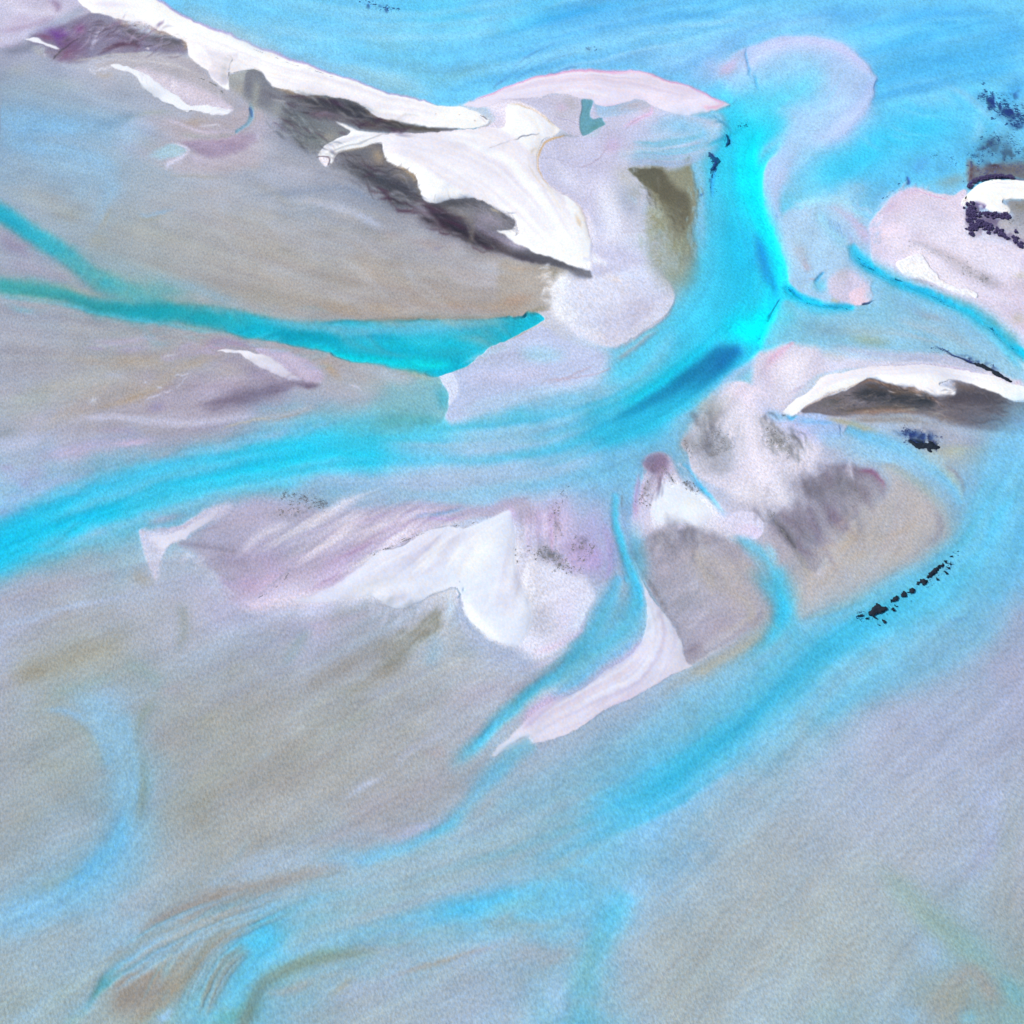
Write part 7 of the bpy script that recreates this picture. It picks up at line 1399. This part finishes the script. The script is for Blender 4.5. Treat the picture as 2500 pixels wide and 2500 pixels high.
# ---------------------------------------------------------------- meshes
def mesh_from(name, co, quads, mat, attrs=None, smooth=True):
    me = bpy.data.meshes.new(name)
    n, f = len(co), len(quads)
    me.vertices.add(n); me.vertices.foreach_set('co', np.ascontiguousarray(co, np.float32).ravel())
    me.loops.add(f * 4); me.loops.foreach_set('vertex_index', np.ascontiguousarray(quads, np.int32).ravel())
    me.polygons.add(f); me.polygons.foreach_set('loop_start', np.arange(0, f * 4, 4, dtype=np.int32))
    if smooth: me.polygons.foreach_set('use_smooth', np.ones(f, bool))
    me.update(calc_edges=True); me.validate()
    for k, c in (attrs or {}).items():
        a = me.attributes.new(k, 'FLOAT_COLOR', 'POINT')
        a.data.foreach_set('color', np.concatenate([c, np.ones((n, 1), np.float32)], 1).astype(np.float32).ravel())
    me.materials.append(mat)
    o = bpy.data.objects.new(name, me); col.objects.link(o)
    return o

dense = np.arange(-100, 2601, STEP)
gu = np.concatenate([[-9000, -5200, -3000, -1600, -900, -500, -280, -160], dense, [2660, 2780, 3000, 3400, 4100, 5500, 7700, 11500]])
gv = np.concatenate([[-4080, -3900, -3600, -3100, -2500, -1900, -1300, -800, -450, -240, -150], dense, [2650, 2720, 2850, 3100, 3600, 4600, 6500]])
def ridx(a):
    i = np.round((a + PAD) / STEP).astype(int)
    per = 2 * (N - 1); i = np.mod(i, per)
    return np.where(i > N - 1, per - i, i)
iu, iv = ridx(gu), ridx(gv)
UU, VV = np.meshgrid(gu, gv)
GX, GY = ground(UU, VV)
def on_grid(a): return a[iv][:, iu]
depth_g = on_grid(DEPTH)
BEDZ = (.006 - depth_g).astype(np.float32)
H, W = GX.shape
ids = np.arange(H * W).reshape(H, W)
allq = np.stack([ids[1:, :-1], ids[1:, 1:], ids[:-1, 1:], ids[:-1, :-1]], -1)
co = np.stack([GX, GY, BEDZ], -1).reshape(-1, 3)
flat_ob = mesh_from('tidal_flat', co, allq.reshape(-1, 4), M_FLAT, {'sand_colour': on_grid(BED).reshape(-1, 3)})
tag(flat_ob, 'grey, tan and lavender tidal sand flat that lies under and between the creeks', None, None, 'structure')

wet = depth_g > .004
fw = wet[1:, :-1] | wet[1:, 1:] | wet[:-1, 1:] | wet[:-1, :-1]
def submesh(name, fmask, z, mat, attrs, x0=0, y0=0):
    q = allq[fmask]
    used, inv = np.unique(q.ravel(), return_inverse=True)
    c = np.stack([GX.ravel()[used], GY.ravel()[used], z.ravel()[used]], -1)
    return mesh_from(name, c, inv.reshape(-1, 4), mat, {k: v.reshape(-1, 3)[used] for k, v in attrs.items()})
water_ob = submesh('water', fw, np.zeros((H, W), np.float32), M_WATER, {'clearness': np.sqrt(on_grid(TR))})
tag(water_ob, 'clear turquoise and blue water filling the sea, the main channel and the creeks', None, None, 'structure')

# ---------------------------------------------------------------- sandbars: mounds lying on the flat
def blur(a, r):
    k = 2 * r + 1
    for axis in (0, 1):
        p = np.pad(a, [(r + 1, r) if i == axis else (0, 0) for i in (0, 1)], mode='edge')
        c = np.cumsum(p, axis=axis, dtype=np.float64)
        a = ((np.take(c, np.arange(k, c.shape[axis]), axis) - np.take(c, np.arange(0, c.shape[axis] - k), axis)) / k).astype(np.float32)
    return a
def sandbar(mask, height, label, r=9):
    mat = M_FLAT if any(mask is q for q in (bar_pale, bar_east, bar_fan, bar_nub, bar_pinkend, bar_lobe)) else M_BAR
    m = on_grid(mask)
    core = on_grid(np.clip(blur(blur(np.clip(mask * 1.3 - .15, 0, 1), r), r) * 2 - 1, 0, 1))
    dry = np.clip(1 - depth_g / .03, 0, 1)
    z = BEDZ + np.where(m > .42, .012, -.08) + height * core * dry
    z = np.where((depth_g > .004) & (z > -.004), np.where(dry > .3, z, -.006 - .3 * depth_g), z)
    inner = np.zeros((H, W), bool); inner[11:-7, 8:-8] = True
    ok = (m > .2) & inner
    f = ok[1:, :-1] & ok[1:, 1:] & ok[:-1, 1:] & ok[:-1, :-1]
    if not f.any(): return
    o = submesh('sandbar', f, z, mat, {'sand_colour': on_grid(BED)})
    # origin at the bar's own middle
    me = o.data; n = len(me.vertices); c = np.empty(n * 3, np.float32); me.vertices.foreach_get('co', c); c = c.reshape(-1, 3)
    mid = c.mean(0); mid[2] = 0; c -= mid; me.vertices.foreach_set('co', c.ravel()); me.update(); o.location = mid.tolist()
    tag(o, label, 'sandbar', 'sandbars between the creeks')
    return o
BARS = [
 (bar_spit, .9, 'long straight white sand spit along the blue open sea'),
 (bar_central, .8, 'broad white sandbar with ragged points, behind the end of the long spit'),
 (bar_barrier, .5, 'pale pink sand barrier, arched with a rosy seaward rim, tapering to the channel mouth'),
 (bar_fan, .3, 'hook shaped lavender sand fan shoaling under blue water at the channel mouth'),
 (bar_lobe, .5, 'round pale lobe of sand that closes the end of the teal basin'),
 (bar_oblong, .5, 'narrow wavy white sandbar lying off the back of the long spit'),
 (bar_wedge, .3, 'little white sand sliver beside the violet weed patch'),
 (bar_small, .4, 'slim white sandbar with a dark purple weed patch under it'),
 (bar_east, .5, 'wide pinkish sandbar below the shrubs of the eastern islet'),
 (bar_knoll, .6, 'bright white sand knoll with a trailing tail on the pinkish bar'),
 (bar_islet, .7, 'white sand crest of the islet fringed with dark shrubs'),
 (bar_pinkend, .4, 'small pink rounded sandbar tip ringed by a blue creek'),
 (bar_south, .9, 'curved white sand ridge above the broad dark brown weed bed'),
 (bar_pale, .4, 'pale grey speckled sandbar below the deep blue trough of the channel'),
 (bar_white, .4, 'bright white sand patch between two narrow creeks'),
 (bar_nub, .3, 'small pinkish sand nub at the end of a thin blue creek'),
 (bar_blade, .5, 'blade shaped white sandbar running down to a long pink tail'),
 (bar_centre, .6, 'large winged white sandbar with a notched lower edge'),
 (bar_west, .4, 'pale sandbar with a pointed foot, south of the western arm'),
]
for mk, hh, lb in BARS: sandbar(mk, hh, lb)

# ---------------------------------------------------------------- weed clumps, weed beds and shrubs
M_TUFT = plain_mat('weed_tufts', (.075, .10, .20), (.12, .13, .24), .5)
M_WEED = plain_mat('dark_weed', (.006, .012, .024), (.016, .024, .036), 1.2)
M_BUSH = plain_mat('shrub_leaves', (.045, .038, .115), (.10, .075, .18), .8)
rr = random.Random(5)
def clump_mesh(name, pts, k, seed, top=.45, step=.42, fringe=1.0):
    """a raft of weed: ragged outline (image pixels round the first point), lumpy top"""
    q = catmull(np.array(pts, np.float32), True, 6)
    gx, gy = ground(q[:, 0], q[:, 1])
    cx, cy = float(gx.mean()), float(gy.mean()); gx = gx - cx; gy = gy - cy
    r = np.random.default_rng(seed)
    xs = np.arange(gx.min() - 1.5, gx.max() + 1.5, step); ys = np.arange(gy.min() - 1.5, gy.max() + 1.5, step)
    X, Y = np.meshgrid(xs, ys)
    def nz(c):
        g = r.standard_normal((max(2, int(len(ys) * step / c) + 2), max(2, int(len(xs) * step / c) + 2)))
        iy = np.linspace(0, g.shape[0] - 1.001, len(ys)); ix = np.linspace(0, g.shape[1] - 1.001, len(xs))
        a = iy.astype(int)[:, None]; b = ix.astype(int)[None]; fy = (iy % 1)[:, None]; fx = (ix % 1)[None]
        return (g[a, b] * (1 - fx) + g[a, b + 1] * fx) * (1 - fy) + (g[a + 1, b] * (1 - fx) + g[a + 1, b + 1] * fx) * fy
    ins = np.zeros(X.shape, bool); D = np.full(X.shape, 1e9)
    for i in range(len(gx)):
        x1, y1, x2, y2 = gx[i], gy[i], gx[(i + 1) % len(gx)], gy[(i + 1) % len(gx)]
        if y1 != y2: ins ^= ((Y > y1) != (Y > y2)) & (X < (x2 - x1) * (Y - y1) / (y2 - y1) + x1)
        L2 = (x2 - x1) ** 2 + (y2 - y1) ** 2 + 1e-9; t = np.clip(((X - x1) * (x2 - x1) + (Y - y1) * (y2 - y1)) / L2, 0, 1)
        D = np.minimum(D, np.hypot(X - x1 - t * (x2 - x1), Y - y1 - t * (y2 - y1)))
    sd = np.where(ins, D, -D) + fringe * (.5 * nz(2.4) + .35 * nz(1.0)) - .1
    z = top * np.clip(sd / 1.6, 0, 1) ** .6 + .09 * nz(.9) * (sd > .3) - .35 * (sd < 0)
    ok = sd > -step
    f = ok[1:, :-1] & ok[1:, 1:] & ok[:-1, 1:] & ok[:-1, :-1]
    idn = np.arange(X.size).reshape(X.shape)
    qd = np.stack([idn[:-1, :-1], idn[:-1, 1:], idn[1:, 1:], idn[1:, :-1]], -1)[f]
    used, inv = np.unique(qd.ravel(), return_inverse=True)
    c = np.stack([X.ravel()[used], Y.ravel()[used], z.ravel()[used]], -1)
    o = mesh_from(name, c, inv.reshape(-1, 4), M_WEED, smooth=False)
    o.location = (cx, cy, .02)
    return o
K3 = 640 / 1932.
def T3s(pts, x0=1860, y0=1240): return [(x * K3 + x0, y * K3 + y0) for x, y in pts]
GW = 'dark weed clumps in a line along the eastern channel'
CL = [
 ([(770,770),(800,752),(815,735),(845,722),(858,706),(890,706),(922,722),(934,748),(915,756),(880,770),(850,782),(800,788)], 'largest dark weed clump, at the lower left end of the line in the eastern channel'),
 ([(948,695),(962,668),(985,658),(1004,664),(1000,682),(975,692)], 'dark weed clump next above the largest one in the channel line'),
 ([(1018,640),(1035,624),(1058,624),(1060,640),(1040,654),(1022,662)], 'small round dark weed clump, third up the channel line'),
 ([(1074,620),(1090,604),(1112,590),(1130,596),(1122,618),(1104,634),(1084,632)], 'dark weed clump in the middle of the channel line, just under a gap'),
 ([(1142,560),(1160,540),(1188,518),(1212,528),(1218,550),(1198,570),(1176,562),(1158,566)], 'plump dark weed clump, second largest of the channel line'),
 ([(1216,500),(1235,472),(1262,452),(1290,434),(1312,436),(1308,456),(1280,468),(1258,482),(1240,500),(1224,514)], 'long slanting dark weed clump near the upper end of the channel line'),
 ([(1310,425),(1330,410),(1345,425),(1338,440),(1320,436)], 'small dark weed clump just above the long slanting one'),
 ([(1340,385),(1360,380),(1372,400),(1360,408)], 'topmost thin dark weed clump of the channel line'),
]
for i, (p, lb) in enumerate(CL):
    tag(clump_mesh('weed_clump', T3s(p), K3, 20 + i), lb, 'weed', GW)
wisps = [[(705,795),(740,786),(742,792)], [(815,796),(850,812),(835,812)], [(850,850),(880,862),(870,866)], [(890,822),(912,838),(905,842)], [(960,740),(985,752),(972,756)], [(975,712),(998,722),(985,728)], [(1095,676),(1112,684),(1100,688)], [(1290,514),(1304,526),(1294,528)],
         [(1345,462),(1372,480),(1360,484)], [(1360,432),(1386,436),(1374,442)], [(1372,362),(1398,350),(1404,356)], [(1380,400),(1398,410),(1388,412)], [(1400,340),(1420,348),(1408,352)], [(1425,318),(1452,316),(1440,322)], [(915,765),(930,780),(920,782)], [(760,812),(790,800),(782,812)]]
for i, p in enumerate(wisps):
    tag(clump_mesh('weed_wisp', T3s(p), K3, 60 + i, top=.2, fringe=.6), 'thin wisp of dark weed drifting beside the line of channel clumps', 'weed', 'thin weed wisps along the channel')
o = clump_mesh('weed_raft', T3s([(1085,1372),(1140,1392),(1190,1392),(1240,1376),(1268,1396),(1316,1418),(1300,1440),(1262,1446),(1258,1468),(1225,1456),(1205,1436),(1160,1430),(1120,1408)], 1860, 620), K3, 90)
tag(o, 'navy black raft of weed in the light blue pool under the brown weed bed', 'weed')
o = clump_mesh('weed_streak', T3s([(1540,795),(1600,805),(1680,840),(1740,870),(1790,905),(1845,938),(1832,950),(1780,925),(1720,890),(1660,858),(1600,830)], 1860, 620), K3, 91, fringe=1.3)
tag(o, 'long dark streak of weed just off the seaward side of the curved white ridge', 'weed')
o = clump_mesh('weed_strand', T3s([(1480,1102),(1494,1122),(1520,1146),(1544,1180),(1540,1206),(1524,1232),(1506,1262),(1504,1240),(1516,1210),(1512,1184),(1496,1160),(1484,1132)], 1240, 0), K3, 92, top=.2, fringe=2.2, step=.3)
o.location.z = -.4; o.data.materials[0] = M_TUFT; tag(o, 'feathery dark weed strand on the west side of the main channel', 'weed')
o = clump_mesh('weed_strand', T3s([(1606,985),(1618,990),(1630,1036),(1622,1062),(1600,1071),(1602,1066),(1616,1054),(1620,1034)], 1240, 0), K3, 93, top=.2, fringe=.6, step=.3)
o.location.z = -.4; o.data.materials[0] = M_TUFT; tag(o, 'small curled dark weed strand in the main channel near the barrier tip', 'weed')

# beds of weed: countless small tufts
M_ALGA = plain_mat('algae_tufts', (.16, .165, .17), (.26, .25, .26), .5)
def tufts(name, fields, mat, label, seed):
    r = random.Random(seed); v = []; q = []
    for (pts, fr_, wid, n, size, ang) in fields:
        size *= .55
        x0, y0 = fr_; path = catmull(np.array(pts, np.float32), False, 8)
        knots = [(r.random(), r.gauss(0, wid)) for _ in range(max(4, n // 14))]
        for _ in range(n):
            if r.random() < .75:
                t0, off = r.choice(knots); t0 += r.gauss(0, .02); off += r.gauss(0, wid * .16)
            else:
                t0, off = r.random(), r.gauss(0, wid)
            t0 = min(max(t0, 0), .9999) * (len(path) - 1); i = int(t0); f = t0 - i
            x = path[i][0] * (1 - f) + path[i + 1][0] * f; y = path[i][1] * (1 - f) + path[i + 1][1] * f
            dx, dy = path[i + 1][0] - path[i][0], path[i + 1][1] - path[i][1]; L = math.hypot(dx, dy) + 1e-6
            x += -dy / L * off + r.gauss(0, wid * .1); y += dx / L * off + r.gauss(0, wid * .1)
            su, sv = x * K3 + x0, y * K3 + y0
            if not (-90 < su < 2590 and -90 < sv < 2590): continue
            zb = .004 - float(DEPTH[int((sv + PAD) / STEP), int((su + PAD) / STEP)])
            gx, gy = ground(su, sv); gx, gy = float(gx), float(gy)
            a = math.radians(ang + r.gauss(0, 25)); s = size * r.uniform(.4, 1.3); b = s * r.uniform(.3, .6)
            ca, sa = math.cos(a), math.sin(a); n0 = len(v)
            hgt = r.uniform(.04, .12)
            for k in range(6):
                t = k * 1.0472 + r.uniform(-.3, .3); m = r.uniform(.7, 1.25)
                px, py = s * math.cos(t) * m, b * math.sin(t) * m
                v.append((gx + px * ca - py * sa, gy + px * sa + py * ca, zb - .02))
            for k in range(2):
                px = (k - .5) * s * .7
                v.append((gx + px * ca, gy + px * sa, zb + hgt))
            q += [(n0, n0 + 1, n0 + 7, n0 + 7), (n0 + 1, n0 + 2, n0 + 6, n0 + 7), (n0 + 2, n0 + 3, n0 + 6, n0 + 6), (n0 + 3, n0 + 4, n0 + 6, n0 + 6), (n0 + 4, n0 + 5, n0 + 7, n0 + 6), (n0 + 5, n0, n0 + 7, n0 + 7)]
    me = bpy.data.meshes.new(name)
    me.from_pydata(v, [], [tuple(dict.fromkeys(f)) for f in q]); me.materials.append(mat)
    o = bpy.data.objects.new(name, me); col.objects.link(o)
    return tag(o, label, None, None, 'stuff')
D_, G_, C_, F_, H1_, H2_, E1_, E2_, B_ = (1860, 0), (1860, 620), (1240, 0), (1240, 620), (620, 1240), (1240, 1240), (620, 620), (0, 620), (620, 0)
tufts('seagrass', [
  ([(1600,690),(1720,730),(1830,790),(1960,860)], D_, 40, 620, 1.5, -20), ([(1700,760),(1850,830),(1960,860)], D_, 20, 260, 1.6, -20), ([(1800,900),(1960,930)], D_, 16, 150, 1.3, -10),
  ([(1560,1180),(1640,1080),(1740,1000)], D_, 36, 260, 1.1, 30), ([(1700,1130),(1850,1150),(1960,1180)], D_, 80, 300, 1.1, 0), ([(1535,1190),(1545,1290),(1535,1370)], D_, 24, 120, 1.2, 60),
  ([(1600,1290),(1740,1235),(1900,1270)], D_, 34, 300, 1.1, 0), ([(840,1470),(930,1390),(1060,1330)], D_, 30, 60, .8, 30), ([(1450,1200),(1340,1190),(1250,1240)], D_, 50, 60, .8, 20),
  ([(780,2),(840,12),(900,20)], B_, 10, 60, 1.3, 0), ([(930,55),(990,62),(1070,75)], B_, 14, 110, 1.2, 0), ([(565,345),(610,350),(650,365)], C_, 7, 40, 1.0, -15),
  ([(1500,1150),(1530,1230),(1500,1330),(1500,1420)], C_, 16, 120, .9, 80), ([(1700,920),(1750,905),(1775,925)], C_, 14, 40, .9, 60), ([(1030,1310),(1120,1345),(1220,1365),(1310,1400)], G_, 28, 520, .8, -20),
  ([(1250,690),(1420,750),(1560,790),(1700,840)], G_, 12, 260, .8, -22), ([(700,40),(830,120),(1000,200),(1230,300),(1440,390)], G_, 10, 220, .7, -28), ([(180,230),(330,335),(520,382),(640,395)], G_, 7, 120, .7, -25),
  ([(1640,510),(1760,610),(1900,720)], G_, 10, 70, .7, -35), ([(700,800),(840,770),(1000,680),(1200,560),(1400,420),(1440,330)], (1860,1240), 24, 200, .7, 30)],
  M_TUFT, 'scattered dark seagrass tufts growing in the blue shallows and creeks', 3)
tufts('algae', [
  ([(1470,1330),(1530,1400),(1560,1470)], F_, 60, 520, .75, -10), ([(1290,1370),(1330,1440),(1335,1500)], F_, 14, 120, .7, -70), ([(30,1290),(110,1380),(230,1450)], G_, 40, 520, .75, -25),
  ([(1130,1570),(1190,1650),(1240,1700)], F_, 14, 130, .7, -50), ([(1280,1670),(1340,1710),(1410,1770)], F_, 20, 200, .7, -30), ([(1030,1660),(1010,1760),(990,1850)], F_, 22, 220, .7, 80),
  ([(220,320),(310,350),(380,390),(430,440)], H2_, 30, 560, .75, -30), ([(480,260),(560,290),(620,340)], H2_, 40, 260, .7, 20), ([(430,460),(560,480)], H2_, 20, 100, .6, 0), ([(0,350),(100,340),(200,330)], H2_, 16, 90, .6, 0),
  ([(330,20),(360,120),(380,210)], H2_, 24, 140, .6, 80), ([(430,1700),(400,1800),(360,1900)], F_, 24, 140, .6, 60),
  ([(210,1770),(330,1790),(440,1830),(540,1860)], E1_, 24, 520, .8, -25), ([(180,1900),(260,1890),(330,1860)], E1_, 20, 160, .7, -10), ([(350,1790),(500,1820),(640,1830)], E1_, 8, 120, .6, -12), ([(860,340),(1000,290),(1180,210),(1400,145)], H1_, 7, 260, .6, 22), ([(1480,140),(1530,160),(1640,110)], H1_, 12, 110, .6, 20), ([(0,690),(150,590),(260,480)], H1_, 7, 90, .6, 40),
  ([(1860,560),(1900,400),(1932,300)], H1_, 20, 120, .6, 50), ([(1480,100),(1560,150),(1660,200)], G_, 26, 320, .7, -30), ([(1080,1790),(1250,1850),(1500,1960)], D_, 14, 160, .6, -25), ([(1780,1520),(1900,1560),(1960,1650)], D_, 60, 420, .7, 0),
  ([(20,385),(200,440),(430,520),(600,580)], B_, 5, 150, .5, -22), 
  ([(60,1900),(140,2020),(240,2160)], G_, 14, 160, .7, -55), ([(500,1700),(640,1740),(760,1800)], G_, 60, 200, .7, -20)],
  M_ALGA, 'grey algae specks strewn over the pale sand and the dark mud', 4)

# shrubs: many small leaf faces through a low rounded crown on a short stem
def shrub_mesh(seed):
    r = random.Random(seed); v = []; f = []
    for _ in range(130):
        a = r.uniform(0, 6.283); e = math.acos(r.uniform(-.15, 1)); R = (.55 + .45 * r.random()) * (1 + .25 * math.sin(3 * a + seed))
        p = (R * math.sin(e) * math.cos(a) * 1.5, R * math.sin(e) * math.sin(a) * 1.3, .35 + R * math.cos(e) * .95)
        s = r.uniform(.16, .34); d = r.uniform(0, 6.283); t = r.uniform(-.7, .7)
        ux, uy, uz = math.cos(d) * s, math.sin(d) * s, t * s; wx, wy, wz = -math.sin(d) * s * .7, math.cos(d) * s * .7, r.uniform(-.4, .4) * s
        n = len(v)
        v += [(p[0] - ux - wx, p[1] - uy - wy, p[2] - uz - wz), (p[0] + ux - wx, p[1] + uy - wy, p[2] + uz - wz), (p[0] + ux + wx, p[1] + uy + wy, p[2] + uz + wz), (p[0] - ux + wx, p[1] - uy + wy, p[2] - uz + wz)]
        f.append((n, n + 1, n + 2, n + 3))
    for i in range(5):
        a = i * 1.2566; n = len(v); c, s = math.cos(a), math.sin(a)
        v += [(.1 * c - .05 * s, .1 * s + .05 * c, -.2), (.1 * c + .05 * s, .1 * s - .05 * c, -.2), (.5 * c + .04 * s, .5 * s - .04 * c, .7), (.5 * c - .04 * s, .5 * s + .04 * c, .7)]
        f.append((n, n + 1, n + 2, n + 3))
    return np.array(v, np.float32), np.array(f, np.int32)
protos = []
for s in (1, 2, 3):
    v, f = shrub_mesh(s); protos.append(mesh_from('shrub', v, f, M_BUSH, smooth=False))
def scatter(pts, w, n):
    q = catmull(np.array(pts, np.float32), False, 8); out = []
    for _ in range(n):
        i = rr.randrange(len(q) - 1); t = rr.random()
        out.append((q[i][0] * (1 - t) + q[i + 1][0] * t + rr.gauss(0, w), q[i][1] * (1 - t) + q[i + 1][1] * t + rr.gauss(0, w)))
    return out
ROWS = [
 (scatter([(1525,1385),(1560,1340),(1640,1312),(1740,1304),(1850,1308)], 5, 40), 'dark purple shrub in the row along the top rim of the white islet', 'shrubs along the top rim of the islet'),
 (scatter([(1545,1515),(1540,1580),(1545,1650),(1560,1720)], 22, 55), 'dark purple shrub in the thicket at the western end of the islet', 'shrubs in the thicket at the end of the islet'),
 (scatter([(1600,1575),(1680,1590),(1760,1585),(1815,1600)], 12, 30), 'dark purple shrub in the middle row just under the white crest of the islet', 'shrubs under the white crest of the islet'),
 (scatter([(1600,1650),(1690,1690),(1780,1735),(1860,1770),(1925,1810)], 16, 55), 'dark purple shrub along the lower slanting edge of the islet', 'shrubs along the lower edge of the islet'),
]
first = set()
for pts, lb, gr in ROWS:
    for (x, y) in pts:
        k = rr.randrange(3)
        o = protos[k] if k not in first else protos[k].copy()
        if k in first: col.objects.link(o)
        first.add(k)
        gx, gy = ground(x * K3 + 1860, y * K3)
        o.location = (float(gx), float(gy), .1); s = rr.uniform(.5, 1.05); o.scale = (s, s, s * rr.uniform(.8, 1.1)); o.rotation_euler = (0, 0, rr.uniform(0, 6.28))
        tag(o, lb, 'shrub', gr)

# ---------------------------------------------------------------- camera, sun, sky
cam = bpy.data.cameras.new('camera'); cob = bpy.data.objects.new('camera', cam); col.objects.link(cob)
cob.location = (0, -DIST * st, HGT); cob.rotation_euler = (math.radians(TILT), 0, 0)
cam.sensor_fit = 'HORIZONTAL'; cam.angle = math.radians(FOV); cam.clip_start = 1; cam.clip_end = 250000
sc = bpy.context.scene; sc.camera = cob
ld = bpy.data.lights.new('sun', 'SUN'); ld.energy = 4.5; ld.angle = math.radians(.53); ld.color = (1, .965, .91)
so = bpy.data.objects.new('sun', ld); col.objects.link(so)
el, az = math.radians(SUN_EL), math.radians(SUN_AZ)
so.rotation_euler = (math.pi / 2 - el, 0, az + math.pi / 2)
so.location = (0, 0, 900)
w = bpy.data.worlds.new('World'); sc.world = w; w.use_nodes = True
nt = w.node_tree; nt.nodes.clear()
sky = nd(nt, 'ShaderNodeTexSky', sky_type='NISHITA'); sky.sun_disc = False
sky.sun_elevation = el; sky.sun_rotation = math.pi / 2 - az
bg = nd(nt, 'ShaderNodeBackground'); bg.inputs['Strength'].default_value = .108
ow = nd(nt, 'ShaderNodeOutputWorld')
nt.links.new(sky.outputs[0], bg.inputs['Color']); nt.links.new(bg.outputs[0], ow.inputs['Surface'])
vs = sc.view_settings; vs.view_transform = 'Standard'; vs.look = 'None'; vs.gamma = 1; vs.exposure = EXPOSURE if 'EXPOSURE' in globals() else 0
sc.cycles.transparent_max_bounces = 12; sc.cycles.max_bounces = 4; sc.cycles.diffuse_bounces = 2; sc.cycles.glossy_bounces = 2
